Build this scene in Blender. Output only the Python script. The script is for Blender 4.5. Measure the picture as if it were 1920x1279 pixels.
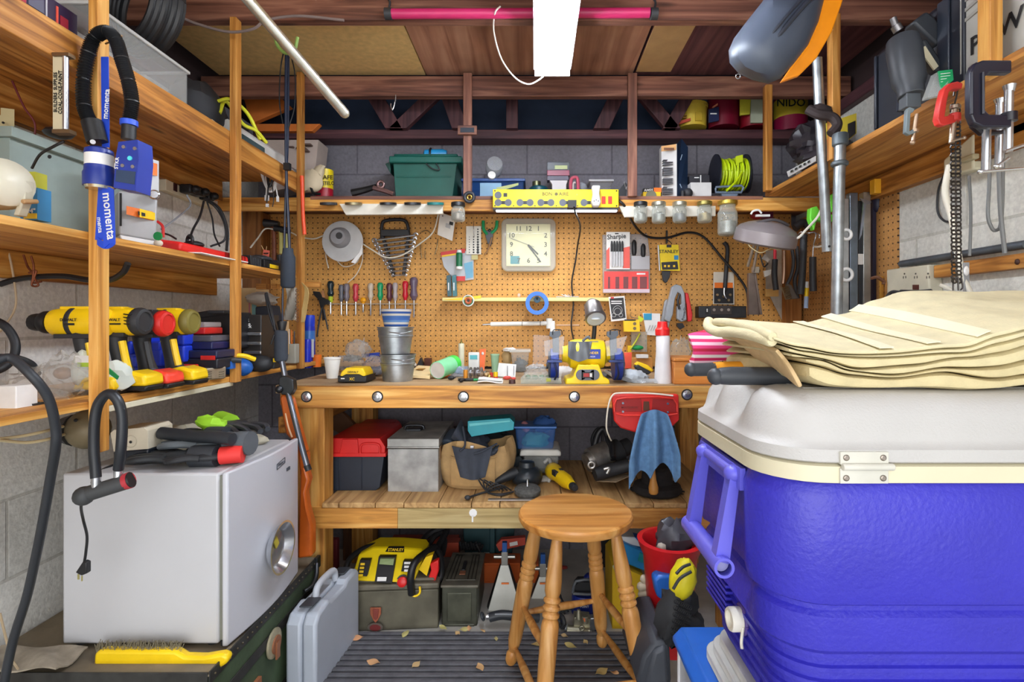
import bpy, math, random
from mathutils import Vector, Matrix, noise
V=Vector; PI=math.pi
for o in list(bpy.data.objects): bpy.data.objects.remove(o)
SC=bpy.context.scene; COL=SC.collection
# ---------------------------------------------------------------- camera
EYE=1.15
cam=bpy.data.cameras.new('camera'); camo=bpy.data.objects.new('camera',cam); COL.objects.link(camo)
camo.location=(0,0,EYE); camo.rotation_euler=(PI/2,0,0)
cam.sensor_width=36; cam.lens=18.75; cam.shift_x=-43/1920; cam.shift_y=-35.5/1920; cam.clip_start=.05
SC.camera=camo
# ---------------------------------------------------------------- world, exposure
w=bpy.data.worlds.new('world'); SC.world=w; w.use_nodes=True
w.node_tree.nodes['Background'].inputs[0].default_value=(.93,.96,1,1)
w.node_tree.nodes['Background'].inputs[1].default_value=1.2
SC.view_settings.view_transform='Standard'; SC.view_settings.look='None'
SC.view_settings.exposure=0.55; SC.view_settings.gamma=1; SC.view_settings.use_curve_mapping=False
def area(name,loc,rot,sx,sy,e,col=(1,1,1)):
    l=bpy.data.lights.new(name,'AREA'); l.shape='RECTANGLE'; l.size=sx; l.size_y=sy; l.energy=e; l.color=col
    o=bpy.data.objects.new(name,l); COL.objects.link(o); o.location=loc; o.rotation_euler=rot; return o
# broad fill lamp added behind the camera to brighten the whole room
area('fill_light',(0,-2.6,1.3),(PI/2,0,0),3.4,2.6,50,(1,.98,.95))
# ---------------------------------------------------------------- helpers
def lin(c):
    def f(u):
        u/=255.; return u/12.92 if u<=.04045 else ((u+.055)/1.055)**2.4
    return (f(c[0]),f(c[1]),f(c[2]),1)
MATS={}
def nt(name):
    m=bpy.data.materials.new(name); m.use_nodes=True; n=m.node_tree; return m,n,n.nodes['Principled BSDF']
def vary(n,b,c,amt,scale,stretch=(1,1,1),detail=6):
    tc=n.nodes.new('ShaderNodeTexCoord'); mp=n.nodes.new('ShaderNodeMapping'); mp.inputs['Scale'].default_value=stretch
    no=n.nodes.new('ShaderNodeTexNoise'); no.inputs['Scale'].default_value=scale; no.inputs['Detail'].default_value=detail
    n.links.new(tc.outputs['Object'],mp.inputs[0]); n.links.new(mp.outputs[0],no.inputs[0])
    r=n.nodes.new('ShaderNodeValToRGB'); e=r.color_ramp.elements
    e[0].position=.3; e[1].position=.7
    e[0].color=tuple(x*(1-amt) for x in c[:3])+(1,); e[1].color=tuple(min(1,x*(1+amt*.6)) for x in c[:3])+(1,)
    n.links.new(no.outputs['Fac'],r.inputs[0]); n.links.new(r.outputs[0],b.inputs['Base Color'])
    return tc,mp,no,r
def bump(n,b,src,st,dist=.002):
    bp=n.nodes.new('ShaderNodeBump'); bp.inputs['Strength'].default_value=st; bp.inputs['Distance'].default_value=dist
    n.links.new(src,bp.inputs['Height']); n.links.new(bp.outputs[0],b.inputs['Normal'])
def C(r,g,b,rough=.5,metal=0,amt=.12,sc=14,bm=0,bs=None):
    k=(r,g,b,rough,metal,amt,sc,bm)
    if k in MATS: return MATS[k]
    m,n,B=nt('mat_%d_%d_%d'%(r,g,b)); B.inputs['Roughness'].default_value=rough; B.inputs['Metallic'].default_value=metal
    c=lin((r,g,b)); tc,mp,no,rr=vary(n,B,c,amt,sc)
    if bm:
        n2=n.nodes.new('ShaderNodeTexNoise'); n2.inputs['Scale'].default_value=bs or sc*8; n2.inputs['Detail'].default_value=3
        n.links.new(tc.outputs['Object'],n2.inputs[0]); bump(n,B,n2.outputs['Fac'],bm)
    MATS[k]=m; return m
def METAL(r,g,b,rough=.3,amt=.2): return C(r,g,b,rough,.85,amt,25)
def WOOD(dark,mid,light,axis='X',s=1.0,rough=.55,knots=True):
    k=('w',dark,mid,light,axis,s)
    if k in MATS: return MATS[k]
    m,n,B=nt('wood_'+axis.lower()); B.inputs['Roughness'].default_value=rough
    st={'X':(1.3,22,22),'Y':(22,1.3,22),'Z':(22,22,1.3)}[axis]
    tc,mp,no,r=vary(n,B,lin(mid),.2,1.6*s,st,8); no.inputs['Distortion'].default_value=1.2
    e=r.color_ramp.elements; e[0].position=.28; e[0].color=lin(dark); e[1].position=.72; e[1].color=lin(light)
    x=e.new(.5); x.color=lin(mid)
    # broad colour drift along the board
    n2=n.nodes.new('ShaderNodeTexNoise'); n2.inputs['Scale'].default_value=3; n2.inputs['Detail'].default_value=3
    n.links.new(tc.outputs['Object'],n2.inputs[0])
    hs=n.nodes.new('ShaderNodeHueSaturation'); mr=n.nodes.new('ShaderNodeMapRange')
    mr.inputs[1].default_value=.3; mr.inputs[2].default_value=.7; mr.inputs[3].default_value=.72; mr.inputs[4].default_value=1.18
    n.links.new(n2.outputs['Fac'],mr.inputs[0]); n.links.new(mr.outputs[0],hs.inputs['Value']); n.links.new(r.outputs[0],hs.inputs['Color'])
    out=hs.outputs[0]
    if knots:
        mp2=n.nodes.new('ShaderNodeMapping'); mp2.inputs['Scale'].default_value={'X':(2.2,9,9),'Y':(9,2.2,9),'Z':(9,9,2.2)}[axis]
        vo=n.nodes.new('ShaderNodeTexVoronoi'); vo.inputs['Scale'].default_value=1.0
        n.links.new(tc.outputs['Object'],mp2.inputs[0]); n.links.new(mp2.outputs[0],vo.inputs[0])
        m2=n.nodes.new('ShaderNodeMapRange'); m2.inputs[1].default_value=.05; m2.inputs[2].default_value=.12; m2.inputs[3].default_value=.75; m2.inputs[4].default_value=0
        n.links.new(vo.outputs['Distance'],m2.inputs[0])
        mx=n.nodes.new('ShaderNodeMixRGB'); mx.inputs[2].default_value=lin(tuple(int(q*.45) for q in dark))
        n.links.new(m2.outputs[0],mx.inputs[0]); n.links.new(out,mx.inputs[1]); out=mx.outputs[0]
    n.links.new(out,B.inputs['Base Color']); bump(n,B,no.outputs['Fac'],.25,.001)
    MATS[k]=m; return m
def CLEAR(r,g,b,alpha=.3,rough=.15):
    k=('c',r,g,b,alpha)
    if k in MATS: return MATS[k]
    m,n,B=nt('clear_%d_%d_%d'%(r,g,b)); B.inputs['Base Color'].default_value=lin((r,g,b)); B.inputs['Roughness'].default_value=rough
    t=n.nodes.new('ShaderNodeBsdfTransparent'); mx=n.nodes.new('ShaderNodeMixShader')
    fr=n.nodes.new('ShaderNodeLayerWeight'); fr.inputs[0].default_value=.35
    mr=n.nodes.new('ShaderNodeMapRange'); mr.inputs[3].default_value=alpha*.75; mr.inputs[4].default_value=min(1,alpha*.8+.35)
    n.links.new(fr.outputs['Facing'],mr.inputs[0]); n.links.new(mr.outputs[0],mx.inputs[0])
    n.links.new(t.outputs[0],mx.inputs[1]); n.links.new(B.outputs[0],mx.inputs[2])
    n.links.new(mx.outputs[0],n.nodes['Material Output'].inputs[0]); MATS[k]=m; return m
def GLOW(r,g,b,s):
    k=('g',r,g,b,s)
    if k in MATS: return MATS[k]
    m,n,B=nt('glow'); B.inputs['Base Color'].default_value=lin((r,g,b)); B.inputs['Emission Color'].default_value=lin((r,g,b)); B.inputs['Emission Strength'].default_value=s
    MATS[k]=m; return m
def BLOCK(c,mortar,ax,off=0.0,speck=.25,bh=.213):
    m,n,B=nt('block_wall'); B.inputs['Roughness'].default_value=.9
    tc=n.nodes.new('ShaderNodeTexCoord'); sp=n.nodes.new('ShaderNodeSeparateXYZ'); cb=n.nodes.new('ShaderNodeCombineXYZ')
    n.links.new(tc.outputs['Object'],sp.inputs[0]); n.links.new(sp.outputs[ax],cb.inputs[0])
    ad=n.nodes.new('ShaderNodeMath'); ad.inputs[1].default_value=off; n.links.new(sp.outputs['Z'],ad.inputs[0]); n.links.new(ad.outputs[0],cb.inputs[1])
    br=n.nodes.new('ShaderNodeTexBrick'); br.inputs['Scale'].default_value=1; br.inputs['Brick Width'].default_value=.43; br.inputs['Row Height'].default_value=bh
    br.inputs['Mortar Size'].default_value=.005; br.inputs['Mortar Smooth'].default_value=.4
    br.inputs['Color1'].default_value=lin(c); br.inputs['Color2'].default_value=lin(tuple(int(q*.9) for q in c)); br.inputs['Mortar'].default_value=lin(mortar)
    n.links.new(cb.outputs[0],br.inputs[0])
    no=n.nodes.new('ShaderNodeTexNoise'); no.inputs['Scale'].default_value=90; no.inputs['Detail'].default_value=5; n.links.new(tc.outputs['Object'],no.inputs[0])
    n3=n.nodes.new('ShaderNodeTexNoise'); n3.inputs['Scale'].default_value=2.5; n3.inputs['Detail'].default_value=5; n.links.new(tc.outputs['Object'],n3.inputs[0])
    mr=n.nodes.new('ShaderNodeMapRange'); mr.inputs[1].default_value=.3; mr.inputs[2].default_value=.7; mr.inputs[3].default_value=1-speck*.7; mr.inputs[4].default_value=1+speck*.3
    n.links.new(no.outputs['Fac'],mr.inputs[0])
    m4=n.nodes.new('ShaderNodeMapRange'); m4.inputs[1].default_value=.3; m4.inputs[2].default_value=.7; m4.inputs[3].default_value=.86; m4.inputs[4].default_value=1.06
    n.links.new(n3.outputs['Fac'],m4.inputs[0]); mm=n.nodes.new('ShaderNodeMath'); mm.operation='MULTIPLY'
    n.links.new(mr.outputs[0],mm.inputs[0]); n.links.new(m4.outputs[0],mm.inputs[1])
    hs=n.nodes.new('ShaderNodeHueSaturation'); n.links.new(br.outputs[0],hs.inputs['Color']); n.links.new(mm.outputs[0],hs.inputs['Value'])
    n.links.new(hs.outputs[0],B.inputs['Base Color'])
    sb=n.nodes.new('ShaderNodeMath'); sb.operation='SUBTRACT'; n.links.new(no.outputs['Fac'],sb.inputs[0]); n.links.new(br.outputs['Fac'],sb.inputs[1])
    bump(n,B,sb.outputs[0],.5,.004); return m
def PEG(c,ax1='X',ax2='Z'):
    m,n,B=nt('perforated_hardboard'); B.inputs['Roughness'].default_value=.6
    tc=n.nodes.new('ShaderNodeTexCoord'); sp=n.nodes.new('ShaderNodeSeparateXYZ'); n.links.new(tc.outputs['Object'],sp.inputs[0])
    def cell(a):
        d=n.nodes.new('ShaderNodeMath'); d.operation='PINGPONG'; d.inputs[1].default_value=.0127; n.links.new(sp.outputs[a],d.inputs[0])
        p=n.nodes.new('ShaderNodeMath'); p.operation='POWER'; p.inputs[1].default_value=2; n.links.new(d.outputs[0],p.inputs[0]); return p
    a,b=cell(ax1),cell(ax2); s=n.nodes.new('ShaderNodeMath'); n.links.new(a.outputs[0],s.inputs[0]); n.links.new(b.outputs[0],s.inputs[1])
    q=n.nodes.new('ShaderNodeMath'); q.operation='SQRT'; n.links.new(s.outputs[0],q.inputs[0])
    mr=n.nodes.new('ShaderNodeMapRange'); mr.inputs[1].default_value=.0026; mr.inputs[2].default_value=.0036; n.links.new(q.outputs[0],mr.inputs[0])
    tcc,mp,no,r=vary(n,B,lin(c),.16,6); n4=n.nodes.new('ShaderNodeTexNoise'); n4.inputs['Scale'].default_value=160; n.links.new(tc.outputs['Object'],n4.inputs[0])
    m4=n.nodes.new('ShaderNodeMapRange'); m4.inputs[1].default_value=.3; m4.inputs[2].default_value=.7; m4.inputs[3].default_value=.8; m4.inputs[4].default_value=1.12; n.links.new(n4.outputs['Fac'],m4.inputs[0])
    hs=n.nodes.new('ShaderNodeHueSaturation'); n.links.new(r.outputs[0],hs.inputs['Color']); n.links.new(m4.outputs[0],hs.inputs['Value'])
    mx=n.nodes.new('ShaderNodeMixRGB'); mx.inputs[1].default_value=lin((50,25,10)); n.links.new(mr.outputs[0],mx.inputs[0]); n.links.new(hs.outputs[0],mx.inputs[2])
    n.links.new(mx.outputs[0],B.inputs['Base Color']); bump(n,B,mr.outputs[0],.6,.003); return m
def STRIPE(cols,ax,period,rough=.8):
    k=('s',tuple(cols),ax,period)
    if k in MATS: return MATS[k]
    m,n,B=nt('striped'); B.inputs['Roughness'].default_value=rough
    tc=n.nodes.new('ShaderNodeTexCoord'); sp=n.nodes.new('ShaderNodeSeparateXYZ'); n.links.new(tc.outputs['Object'],sp.inputs[0])
    d=n.nodes.new('ShaderNodeMath'); d.operation='MULTIPLY'; d.inputs[1].default_value=1/period; n.links.new(sp.outputs[ax],d.inputs[0])
    f=n.nodes.new('ShaderNodeMath'); f.operation='FRACT'; n.links.new(d.outputs[0],f.inputs[0])
    r=n.nodes.new('ShaderNodeValToRGB'); r.color_ramp.interpolation='CONSTANT'; e=r.color_ramp.elements
    e[0].color=lin(cols[0]); e[1].position=1/len(cols); e[1].color=lin(cols[1])
    for i in range(2,len(cols)): q=e.new(i/len(cols)); q.color=lin(cols[i])
    n.links.new(f.outputs[0],r.inputs[0]); n.links.new(r.outputs[0],B.inputs['Base Color']); MATS[k]=m; return m
def P(x,y,Y): return V(((x-1003)*Y/1000,Y,EYE-(y-604)*Y/1000))
def spline(pts,n=6):
    p=[V(q) for q in pts]
    if len(p)<3: return p
    out=[]; q=[p[0]*2-p[1]]+p+[p[-1]*2-p[-2]]
    for i in range(1,len(q)-2):
        for k in range(n):
            t=k/n; a,b,c,d=q[i-1],q[i],q[i+1],q[i+2]
            out.append(.5*((2*b)+(c-a)*t+(2*a-5*b+4*c-d)*t*t+(3*b-a-3*c+d)*t*t*t))
    out.append(p[-1]); return out
def frame(d):
    d=d.normalized(); u=V((0,0,1)) if abs(d.z)<.9 else V((1,0,0))
    a=d.cross(u).normalized(); return a,d.cross(a).normalized()
class MB:
    def __init__(s,mat=None): s.v=[];s.f=[];s.mi=[];s.mats=[];s.T=None;s.cur=0; mat and s.m(mat)
    def m(s,mat):
        if mat not in s.mats: s.mats.append(mat)
        s.cur=s.mats.index(mat); return s
    def add(s,vs,fs):
        o=len(s.v); s.v+=[(s.T@V(v)) if s.T else V(v) for v in vs]; s.f+=[tuple(i+o for i in f) for f in fs]; s.mi+=[s.cur]*len(fs); return s
    def box(s,c,d,R=None,tx=1,ty=1):
        c=V(c); vs=[]
        for z in (-.5,.5):
            k=(1,1) if z<0 else (tx,ty)
            for x,y in ((-.5,-.5),(.5,-.5),(.5,.5),(-.5,.5)):
                p=V((x*d[0]*k[0],y*d[1]*k[1],z*d[2])); vs.append(c+(R@p if R else p))
        return s.add(vs,[(3,2,1,0),(4,5,6,7),(0,1,5,4),(1,2,6,5),(2,3,7,6),(3,0,4,7)])
    def b2(s,x0,x1,y0,y1,z0,z1): return s.box(((x0+x1)/2,(y0+y1)/2,(z0+z1)/2),(abs(x1-x0),abs(y1-y0),abs(z1-z0)))
    def pr(s,x0,y0,x1,y1,Y,d):
        a=P(x0,y1,Y); b=P(x1,y0,Y); return s.b2(a.x,b.x,Y,Y+d,a.z,b.z)
    def prism(s,pts,d):      # pts: 3D loop, d: extrusion vector
        n=len(pts); vs=[V(p) for p in pts]+[V(p)+V(d) for p in pts]
        return s.add(vs,[tuple(range(n)),tuple(range(2*n-1,n-1,-1))]+[(i,i+n,(i+1)%n+n,(i+1)%n) for i in range(n)])
    def pp(s,pts,Y,d): return s.prism([P(x,y,Y) for x,y in pts],(0,d,0))
    def rings(s,R,cap=True,closed=True):
        n=len(R[0]); vs=[p for r in R for p in r]; fs=[]
        for j in range(len(R)-1):
            for i in range(n if closed else n-1):
                k=(i+1)%n; fs.append((j*n+i,j*n+k,(j+1)*n+k,(j+1)*n+i))
        if cap and closed: fs+= [tuple(range(n-1,-1,-1)),tuple(range((len(R)-1)*n,len(R)*n))]
        return s.add(vs,fs)
    def lathe(s,c,prof,ax=(0,0,1),n=20,sx=1,cap=True):
        c=V(c); d=V(ax).normalized(); a,b=frame(d)
        return s.rings([[c+d*h+(a*math.cos(2*PI*i/n)*sx+b*math.sin(2*PI*i/n))*max(r,1e-5) for i in range(n)] for r,h in prof],cap)
    def cyl(s,a,b,r,r2=None,n=14):
        a=V(a);b=V(b); return s.lathe(a,[(r,0),(r if r2 is None else r2,(b-a).length)],b-a,n)
    def pl(s,x,Y,prof,n=20,cap=True):   # upright lathe, profile in pixels (half width, y)
        c=P(x,604,Y); return s.lathe(V((c.x,Y,0)),[(r*Y/1000,P(x,y,Y).z) for r,y in prof],n=n,cap=cap)
    def tube(s,pts,r,n=8,sm=6,cap=True):
        p=spline(pts,sm) if sm else [V(q) for q in pts]; R=[]; up=None
        for i,q in enumerate(p):
            d=(p[min(i+1,len(p)-1)]-p[max(i-1,0)]); 
            if d.length<1e-9: d=V((0,0,1))
            d.normalize()
            if up is None: a,b=frame(d)
            else:
                a=(up-d*up.dot(d)); a=a.normalized() if a.length>1e-6 else frame(d)[0]; b=d.cross(a)
            up=a; rr=r(i/(len(p)-1)) if callable(r) else r
            R.append([q+(a*math.cos(2*PI*k/n)+b*math.sin(2*PI*k/n))*rr for k in range(n)])
        return s.rings(R,cap)
    def pt(s,pts,r,n=8,sm=6): return s.tube([P(*q) for q in pts],r,n,sm)
    def ball(s,c,r,n=14,R=None,nz=0,nf=20,seed=0,flat=None):
        c=V(c); r=V(r) if hasattr(r,'__len__') else V((r,r,r)); m=max(6,n//2+1); rows=[]
        for j in range(m+1):
            t=PI*j/m; row=[]
            for i in range(n):
                a=2*PI*i/n; u=V((math.sin(t)*math.cos(a),math.sin(t)*math.sin(a),-math.cos(t)))
                k=1+(nz*noise.noise(u*nf*.12+V((seed,seed*.7,0)))*2 if nz else 0)
                p=V((u.x*r.x,u.y*r.y,u.z*r.z))*k
                if flat is not None: p.z=max(p.z,-flat)
                row.append(c+(R@p if R else p))
            rows.append(row)
        return s.rings(rows,False)
    def torus(s,c,R,r,ax=(0,1,0),n=28,k=10,a0=0,a1=2*PI):
        c=V(c); a,b=frame(V(ax)); N=n
        pts=[c+(a*math.cos(a0+(a1-a0)*i/N)+b*math.sin(a0+(a1-a0)*i/N))*R for i in range(N+1)]
        return s.tube(pts,r,k,0)
    def sheet(s,f,nu,nv,th=.002):
        g=[[V(f(i/nu,j/nv)) for i in range(nu+1)] for j in range(nv+1)]; N=(nu+1)*(nv+1)
        nr=[]
        for j in range(nv+1):
            for i in range(nu+1):
                a=g[j][min(i+1,nu)]-g[j][max(i-1,0)]; b=g[min(j+1,nv)][i]-g[max(j-1,0)][i]; q=a.cross(b)
                nr.append(q.normalized() if q.length>1e-12 else V((0,0,1)))
        top=[p for r in g for p in r]; bot=[p-nr[i]*th for i,p in enumerate(top)]; fs=[]
        I=lambda i,j:j*(nu+1)+i
        for j in range(nv):
            for i in range(nu):
                q=(I(i,j),I(i+1,j),I(i+1,j+1),I(i,j+1)); fs.append(q); fs.append(tuple(k+N for k in reversed(q)))
        for i in range(nu): fs+=[(I(i+1,0),I(i,0),I(i,0)+N,I(i+1,0)+N),(I(i,nv),I(i+1,nv),I(i+1,nv)+N,I(i,nv)+N)]
        for j in range(nv): fs+=[(I(0,j),I(0,j+1),I(0,j+1)+N,I(0,j)+N),(I(nu,j+1),I(nu,j),I(nu,j)+N,I(nu,j+1)+N)]
        return s.add(top+bot,fs)
    def text(s,t,pos,h,R=None,sx=1.0,ex=.0004,font=None):
        cu=bpy.data.curves.new('t','FONT'); cu.body=t; cu.size=h*1.4; cu.align_x='CENTER'; cu.align_y='CENTER'; cu.extrude=ex; cu.resolution_u=2
        cu.offset=h*.018
        o=bpy.data.objects.new('t',cu); me=o.to_mesh(); R0=Matrix.Rotation(PI/2,3,'X'); R=(R@R0) if R else R0
        s.add([V(pos)+R@V((v.co.x*sx,v.co.y,v.co.z)) for v in me.vertices],[tuple(f.vertices) for f in me.polygons])
        o.to_mesh_clear(); bpy.data.objects.remove(o); bpy.data.curves.remove(cu); return s
    def ptx(s,t,x,y,Y,hp,R=None,sx=1.0): return s.text(t,P(x,y,Y)-V((0,.0006,0)),hp*Y/1000,R,sx)
    def build(s,name,origin,parent=None,bev=0,smooth=True,sub=0,seg=2):
        me=bpy.data.meshes.new(name); me.from_pydata([tuple(v-origin) for v in s.v],[],s.f)
        for m in s.mats: me.materials.append(m)
        me.polygons.foreach_set('material_index',s.mi)
        import bmesh
        bm=bmesh.new(); bm.from_mesh(me); bmesh.ops.recalc_face_normals(bm,faces=bm.faces); bm.to_mesh(me); bm.free()
        if smooth:
            me.polygons.foreach_set('use_smooth',[True]*len(me.polygons)); me.set_sharp_from_angle(angle=math.radians(38))
        me.update(); o=bpy.data.objects.new(name,me); COL.objects.link(o)
        if bev:
            b=o.modifiers.new('bevel','BEVEL'); b.width=bev; b.segments=seg; b.limit_method='ANGLE'; b.angle_limit=math.radians(40)
        if sub:
            b=o.modifiers.new('sub','SUBSURF'); b.levels=sub; b.render_levels=sub
        if parent: o.parent=parent
        else: o.location=origin
        return o
def base(mb):
    xs=[v.x for v in mb.v]; ys=[v.y for v in mb.v]; zs=[v.z for v in mb.v]
    return V(((min(xs)+max(xs))/2,(min(ys)+max(ys))/2,min(zs)))
def tag(o,label,cat,group=None,kind=None):
    o['label']=label; o['category']=cat
    if group:o['group']=group
    if kind:o['kind']=kind
    return o
def one(name,label,cat,mb,group=None,bev=0,kind=None,**k):
    return tag(mb.build(name,base(mb),None,bev,**k),label,cat,group,kind)
class Top:
    def __init__(s,name,label,cat,org,group=None):
        s.o=bpy.data.objects.new(name,None); COL.objects.link(s.o); s.o.empty_display_size=.02; s.org=V(org); s.o.location=s.org
        tag(s.o,label,cat,group)
    def p(s,name,mb,bev=0,par=None,label=None,kind=None,**k):
        o=mb.build(name,s.org,par or s.o,bev,**k)
        if label:o['label']=label
        if kind:o['kind']=kind
        return o
def kids(o): return [c for c in bpy.data.objects if c.parent==o]
def clone(T,loc,label,group=None,rz=0):
    def cp(o,par):
        c=o.copy(); COL.objects.link(c); c.parent=par
        for k in kids(o): cp(k,c)
        return c
    o=T.o if isinstance(T,Top) else T
    c=cp(o,None); c.location=loc; c.rotation_euler=(0,0,rz); c['label']=label
    if group:c['group']=group
    return c
def struct(name,mb,bev=0,**k):
    o=mb.build(name,base(mb),None,bev,**k); o['kind']='structure'; return o
RZ=lambda a:Matrix.Rotation(math.radians(a),3,'Z')
RY=lambda a:Matrix.Rotation(math.radians(a),3,'Y')
RX=lambda a:Matrix.Rotation(math.radians(a),3,'X')
# common materials
def pine(ax): return WOOD((138,80,26),(206,144,62),(236,188,108),ax)
def pine2(ax): return WOOD((112,62,20),(182,120,48),(216,160,84),ax)
def redwood(ax): return WOOD((70,38,32),(122,78,62),(158,112,90),ax)
def darkw(ax): return WOOD((58,32,40),(84,50,56),(108,68,70),ax)
BLK=C(26,27,30,.45); BLK2=C(44,46,50,.55); RUB=C(30,32,36,.7); WHT=C(232,232,230,.5); YEL=C(248,206,20,.4); RED=C(206,38,34,.4)
CHR=METAL(200,202,206,.22); STL=METAL(150,152,156,.35); GREY=C(140,144,148,.5); IVO=C(228,222,196,.5); BLU=C(30,60,190,.4)
DKM=METAL(70,72,76,.4); GALV=METAL(168,174,178,.38,.3); PAPER=C(238,238,236,.8); CARD=C(196,164,118,.85); ORG=C(240,120,30,.5); GRN=C(20,150,80,.45)
random.seed(7)
def cord(name,label,pts,r,mat,cat='cable',group=None,n=7,sm=6):
    return one(name,label,cat,MB(mat).pt(pts,r,n,sm),group)
# ================================================================ SETTING
XL,XR=-1.40,1.32; YB=2.70
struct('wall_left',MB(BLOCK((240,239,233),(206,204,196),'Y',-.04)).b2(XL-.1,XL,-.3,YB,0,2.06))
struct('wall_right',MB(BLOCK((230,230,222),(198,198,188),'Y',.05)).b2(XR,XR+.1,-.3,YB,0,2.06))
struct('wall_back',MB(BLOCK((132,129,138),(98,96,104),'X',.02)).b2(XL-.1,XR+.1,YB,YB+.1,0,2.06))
struct('floor',MB(C(186,184,178,.85,0,.2,9,.3)).b2(XL-.1,XR+.1,-1.5,YB+.1,-.1,0))
# top plates on the block walls
struct('trim_1',MB(darkw('X')).b2(XL,XR,2.6,2.72,2.045,2.09),.003)
struct('trim_2',MB(darkw('Y')).b2(XL-.1,XL+.03,-.3,2.6,2.04,2.09),.003)
struct('trim_3',MB(darkw('Y')).b2(XR-.03,XR+.1,-.3,2.6,2.04,2.09),.003)
# roof deck above the joists
rf=MB(C(40,52,74,.9)); rf.prism([V((XL-.1,2.80,2.05)),V((XL-.1,2.83,2.05)),V((XL-.1,2.83,2.42)),V((XL-.1,1.6,2.68)),V((XL-.1,-.3,2.68)),V((XL-.1,-.3,2.65)),V((XL-.1,1.6,2.65)),V((XL-.1,2.80,2.39))],(XR-XL+.2,0,0))
struct('ceiling',rf)
struct('trim_4',MB(C(60,44,44,.9)).b2(XL-.12,XL-.1,-.3,2.83,2.04,2.68)); struct('trim_5',MB(C(60,44,44,.9)).b2(XR+.1,XR+.12,-.3,2.83,2.04,2.68))
# joists
for i,(y,z) in enumerate(((2.36,2.15),(1.80,2.17),(1.2,2.17),(.6,2.17))):
    struct('trim_%d'%(6+i),MB(redwood('X')).b2(XL-.08,XR+.08,y,y+.038,z,z+.09),.003)
# ceiling boards lying on the joists
struct('trim_10',MB(C(230,194,128,.85,0,.14,40,.2)).b2(XL-.02,-.492,.1,2.40,2.262,2.28))
struct('trim_11',MB(WOOD((132,84,66),(172,122,96),(196,150,122),'Y',.5,.7,False)).b2(-.487,.437,.1,2.40,2.262,2.28))
struct('trim_12',MB(WOOD((70,36,42),(98,56,60),(124,78,74),'Y',.6,.7,False)).b2(.447,XR+.02,.1,2.40,2.262,2.28))
struct('trim_13',MB(C(196,156,104,.85)).b2(.447,.60,1.84,2.359,2.257,2.2615))
# roof truss webs behind the front joist
k=14
for x0,y0,x1,y1,w_ in ((700,176,738,236,32),(812,176,745,236,34),(840,176,862,236,30),(1158,176,1128,236,30),(1208,176,1262,236,30),(1292,176,1256,236,26),(960,176,960,236,22)):
    b=MB(darkw('Z')); b.pp([(x0-w_/2,y0),(x0+w_/2,y0),(x1+w_/2,y1+4),(x1-w_/2,y1+4)],2.56,.035); struct('trim_%d'%k,b,.002); k+=1
# left eave lumber, warm light leaking in is put into its orange colour
for pts in ([(455,178),(520,178),(545,200),(470,232)],[(470,232),(600,232),(585,246),(482,246)]):
    b=MB(C(232,128,52,.7)); b.pp(pts,2.57,.03); struct('trim_%d'%k,b,.002); k+=1
b=MB(pine2('Y')); b.b2(XL,XL+.05,.9,2.6,.2,.26); struct('trim_%d'%k,b,.003); k+=1
# vertical board in the left rear corner
struct('trim_%d'%k,MB(WOOD((100,58,24),(140,88,40),(160,108,56),'Z')).b2(XL,XL+.09,2.55,2.65,.93,1.68),.003); k+=1
# pegboards
one('pegboard','large brown perforated hardboard on the back wall above the bench','pegboard',MB(PEG((212,156,80))).b2(XL+.01,1.27,2.644,2.65,.93,1.685))
one('pegboard','brown perforated hardboard on the right wall beside the levels','pegboard',MB(PEG((190,138,78),'Y','Z')).b2(XR-.008,XR-.001,1.93,2.64,.93,1.66))
# ribbed mat
b=MB(C(92,92,98,.8,0,.3,30)); b.b2(-.78,.34,.9,1.955,.001,.010)
for i in range(36):
    y=.93+i*.0288; b.b2(-.77,.33,y,y+.016,.010,.017)
one('rubber_mat','black ribbed rubber mat on the floor in front of the bench','mat',b,None,.002)
# ================================================================ LEFT SHELVING
T=Top('storage_shelving','three tier golden pine shelving along the left block wall','shelving',(-1.2,1.4,.95))
b=MB(pine2('Y')); b.b2(XL,-1.042,.1,2.34,1.765,1.785); b.b2(-1.042,-1.02,.1,2.34,1.713,1.79); T.p('upper_shelf',b,.002)
b=MB(pine2('Y')); b.b2(XL,XL+.03,.1,2.34,1.68,1.765); T.p('upper_ledger',b,.002)
b=MB(pine('Y')); b.b2(XL,-1.02,.1,2.30,1.338,1.356); T.p('middle_shelf',b,.0015)
b=MB(pine('Y')); b.b2(XL,XL+.03,.1,2.30,1.265,1.338); T.p('middle_ledger',b,.002)
b=MB(pine('Y')); b.b2(XL,-1.02,.1,2.63,.950,.968); b.m(IVO).b2(-1.03,-1.018,1.26,1.80,.935,.9495); T.p('lower_shelf',b,.0015)
for y,z0,z1 in ((1.217,.85,2.26),(1.78,.948,2.17),(2.28,.95,2.22)):
    b=MB(pine('Z') if y<1.5 else pine2('Z')); b.b2(-1.0195,-.998,y,y+.034,z0,z1); T.p('post',b,.0015)
b=MB(pine2('X')); b.b2(-1.0,-.935,2.315,2.335,1.30,1.325); T.p('cleat',b,.002)
# ================================================================ RIGHT SHELVING
T=Top('storage_shelving','long pine shelf high on the right wall with three hanging posts','shelving',(1.15,1.4,1.69))
b=MB(pine2('Y')); b.b2(1.01,XR,.1,2.34,1.70,1.72); T.p('shelf_board',b,.0015)
b=MB(pine2('Y')); b.b2(XR-.035,XR,.1,2.34,1.62,1.70); T.p('ledger',b,.002)
for y,z0,z1 in ((1.15,1.685,2.26),(1.76,1.69,2.17),(2.265,1.71,2.16)):
    b=MB(pine('Z') if y<1.5 else pine2('Z')); b.b2(.982,1.0095,y,y+.034,z0,z1); T.p('post',b,.0015)
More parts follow.
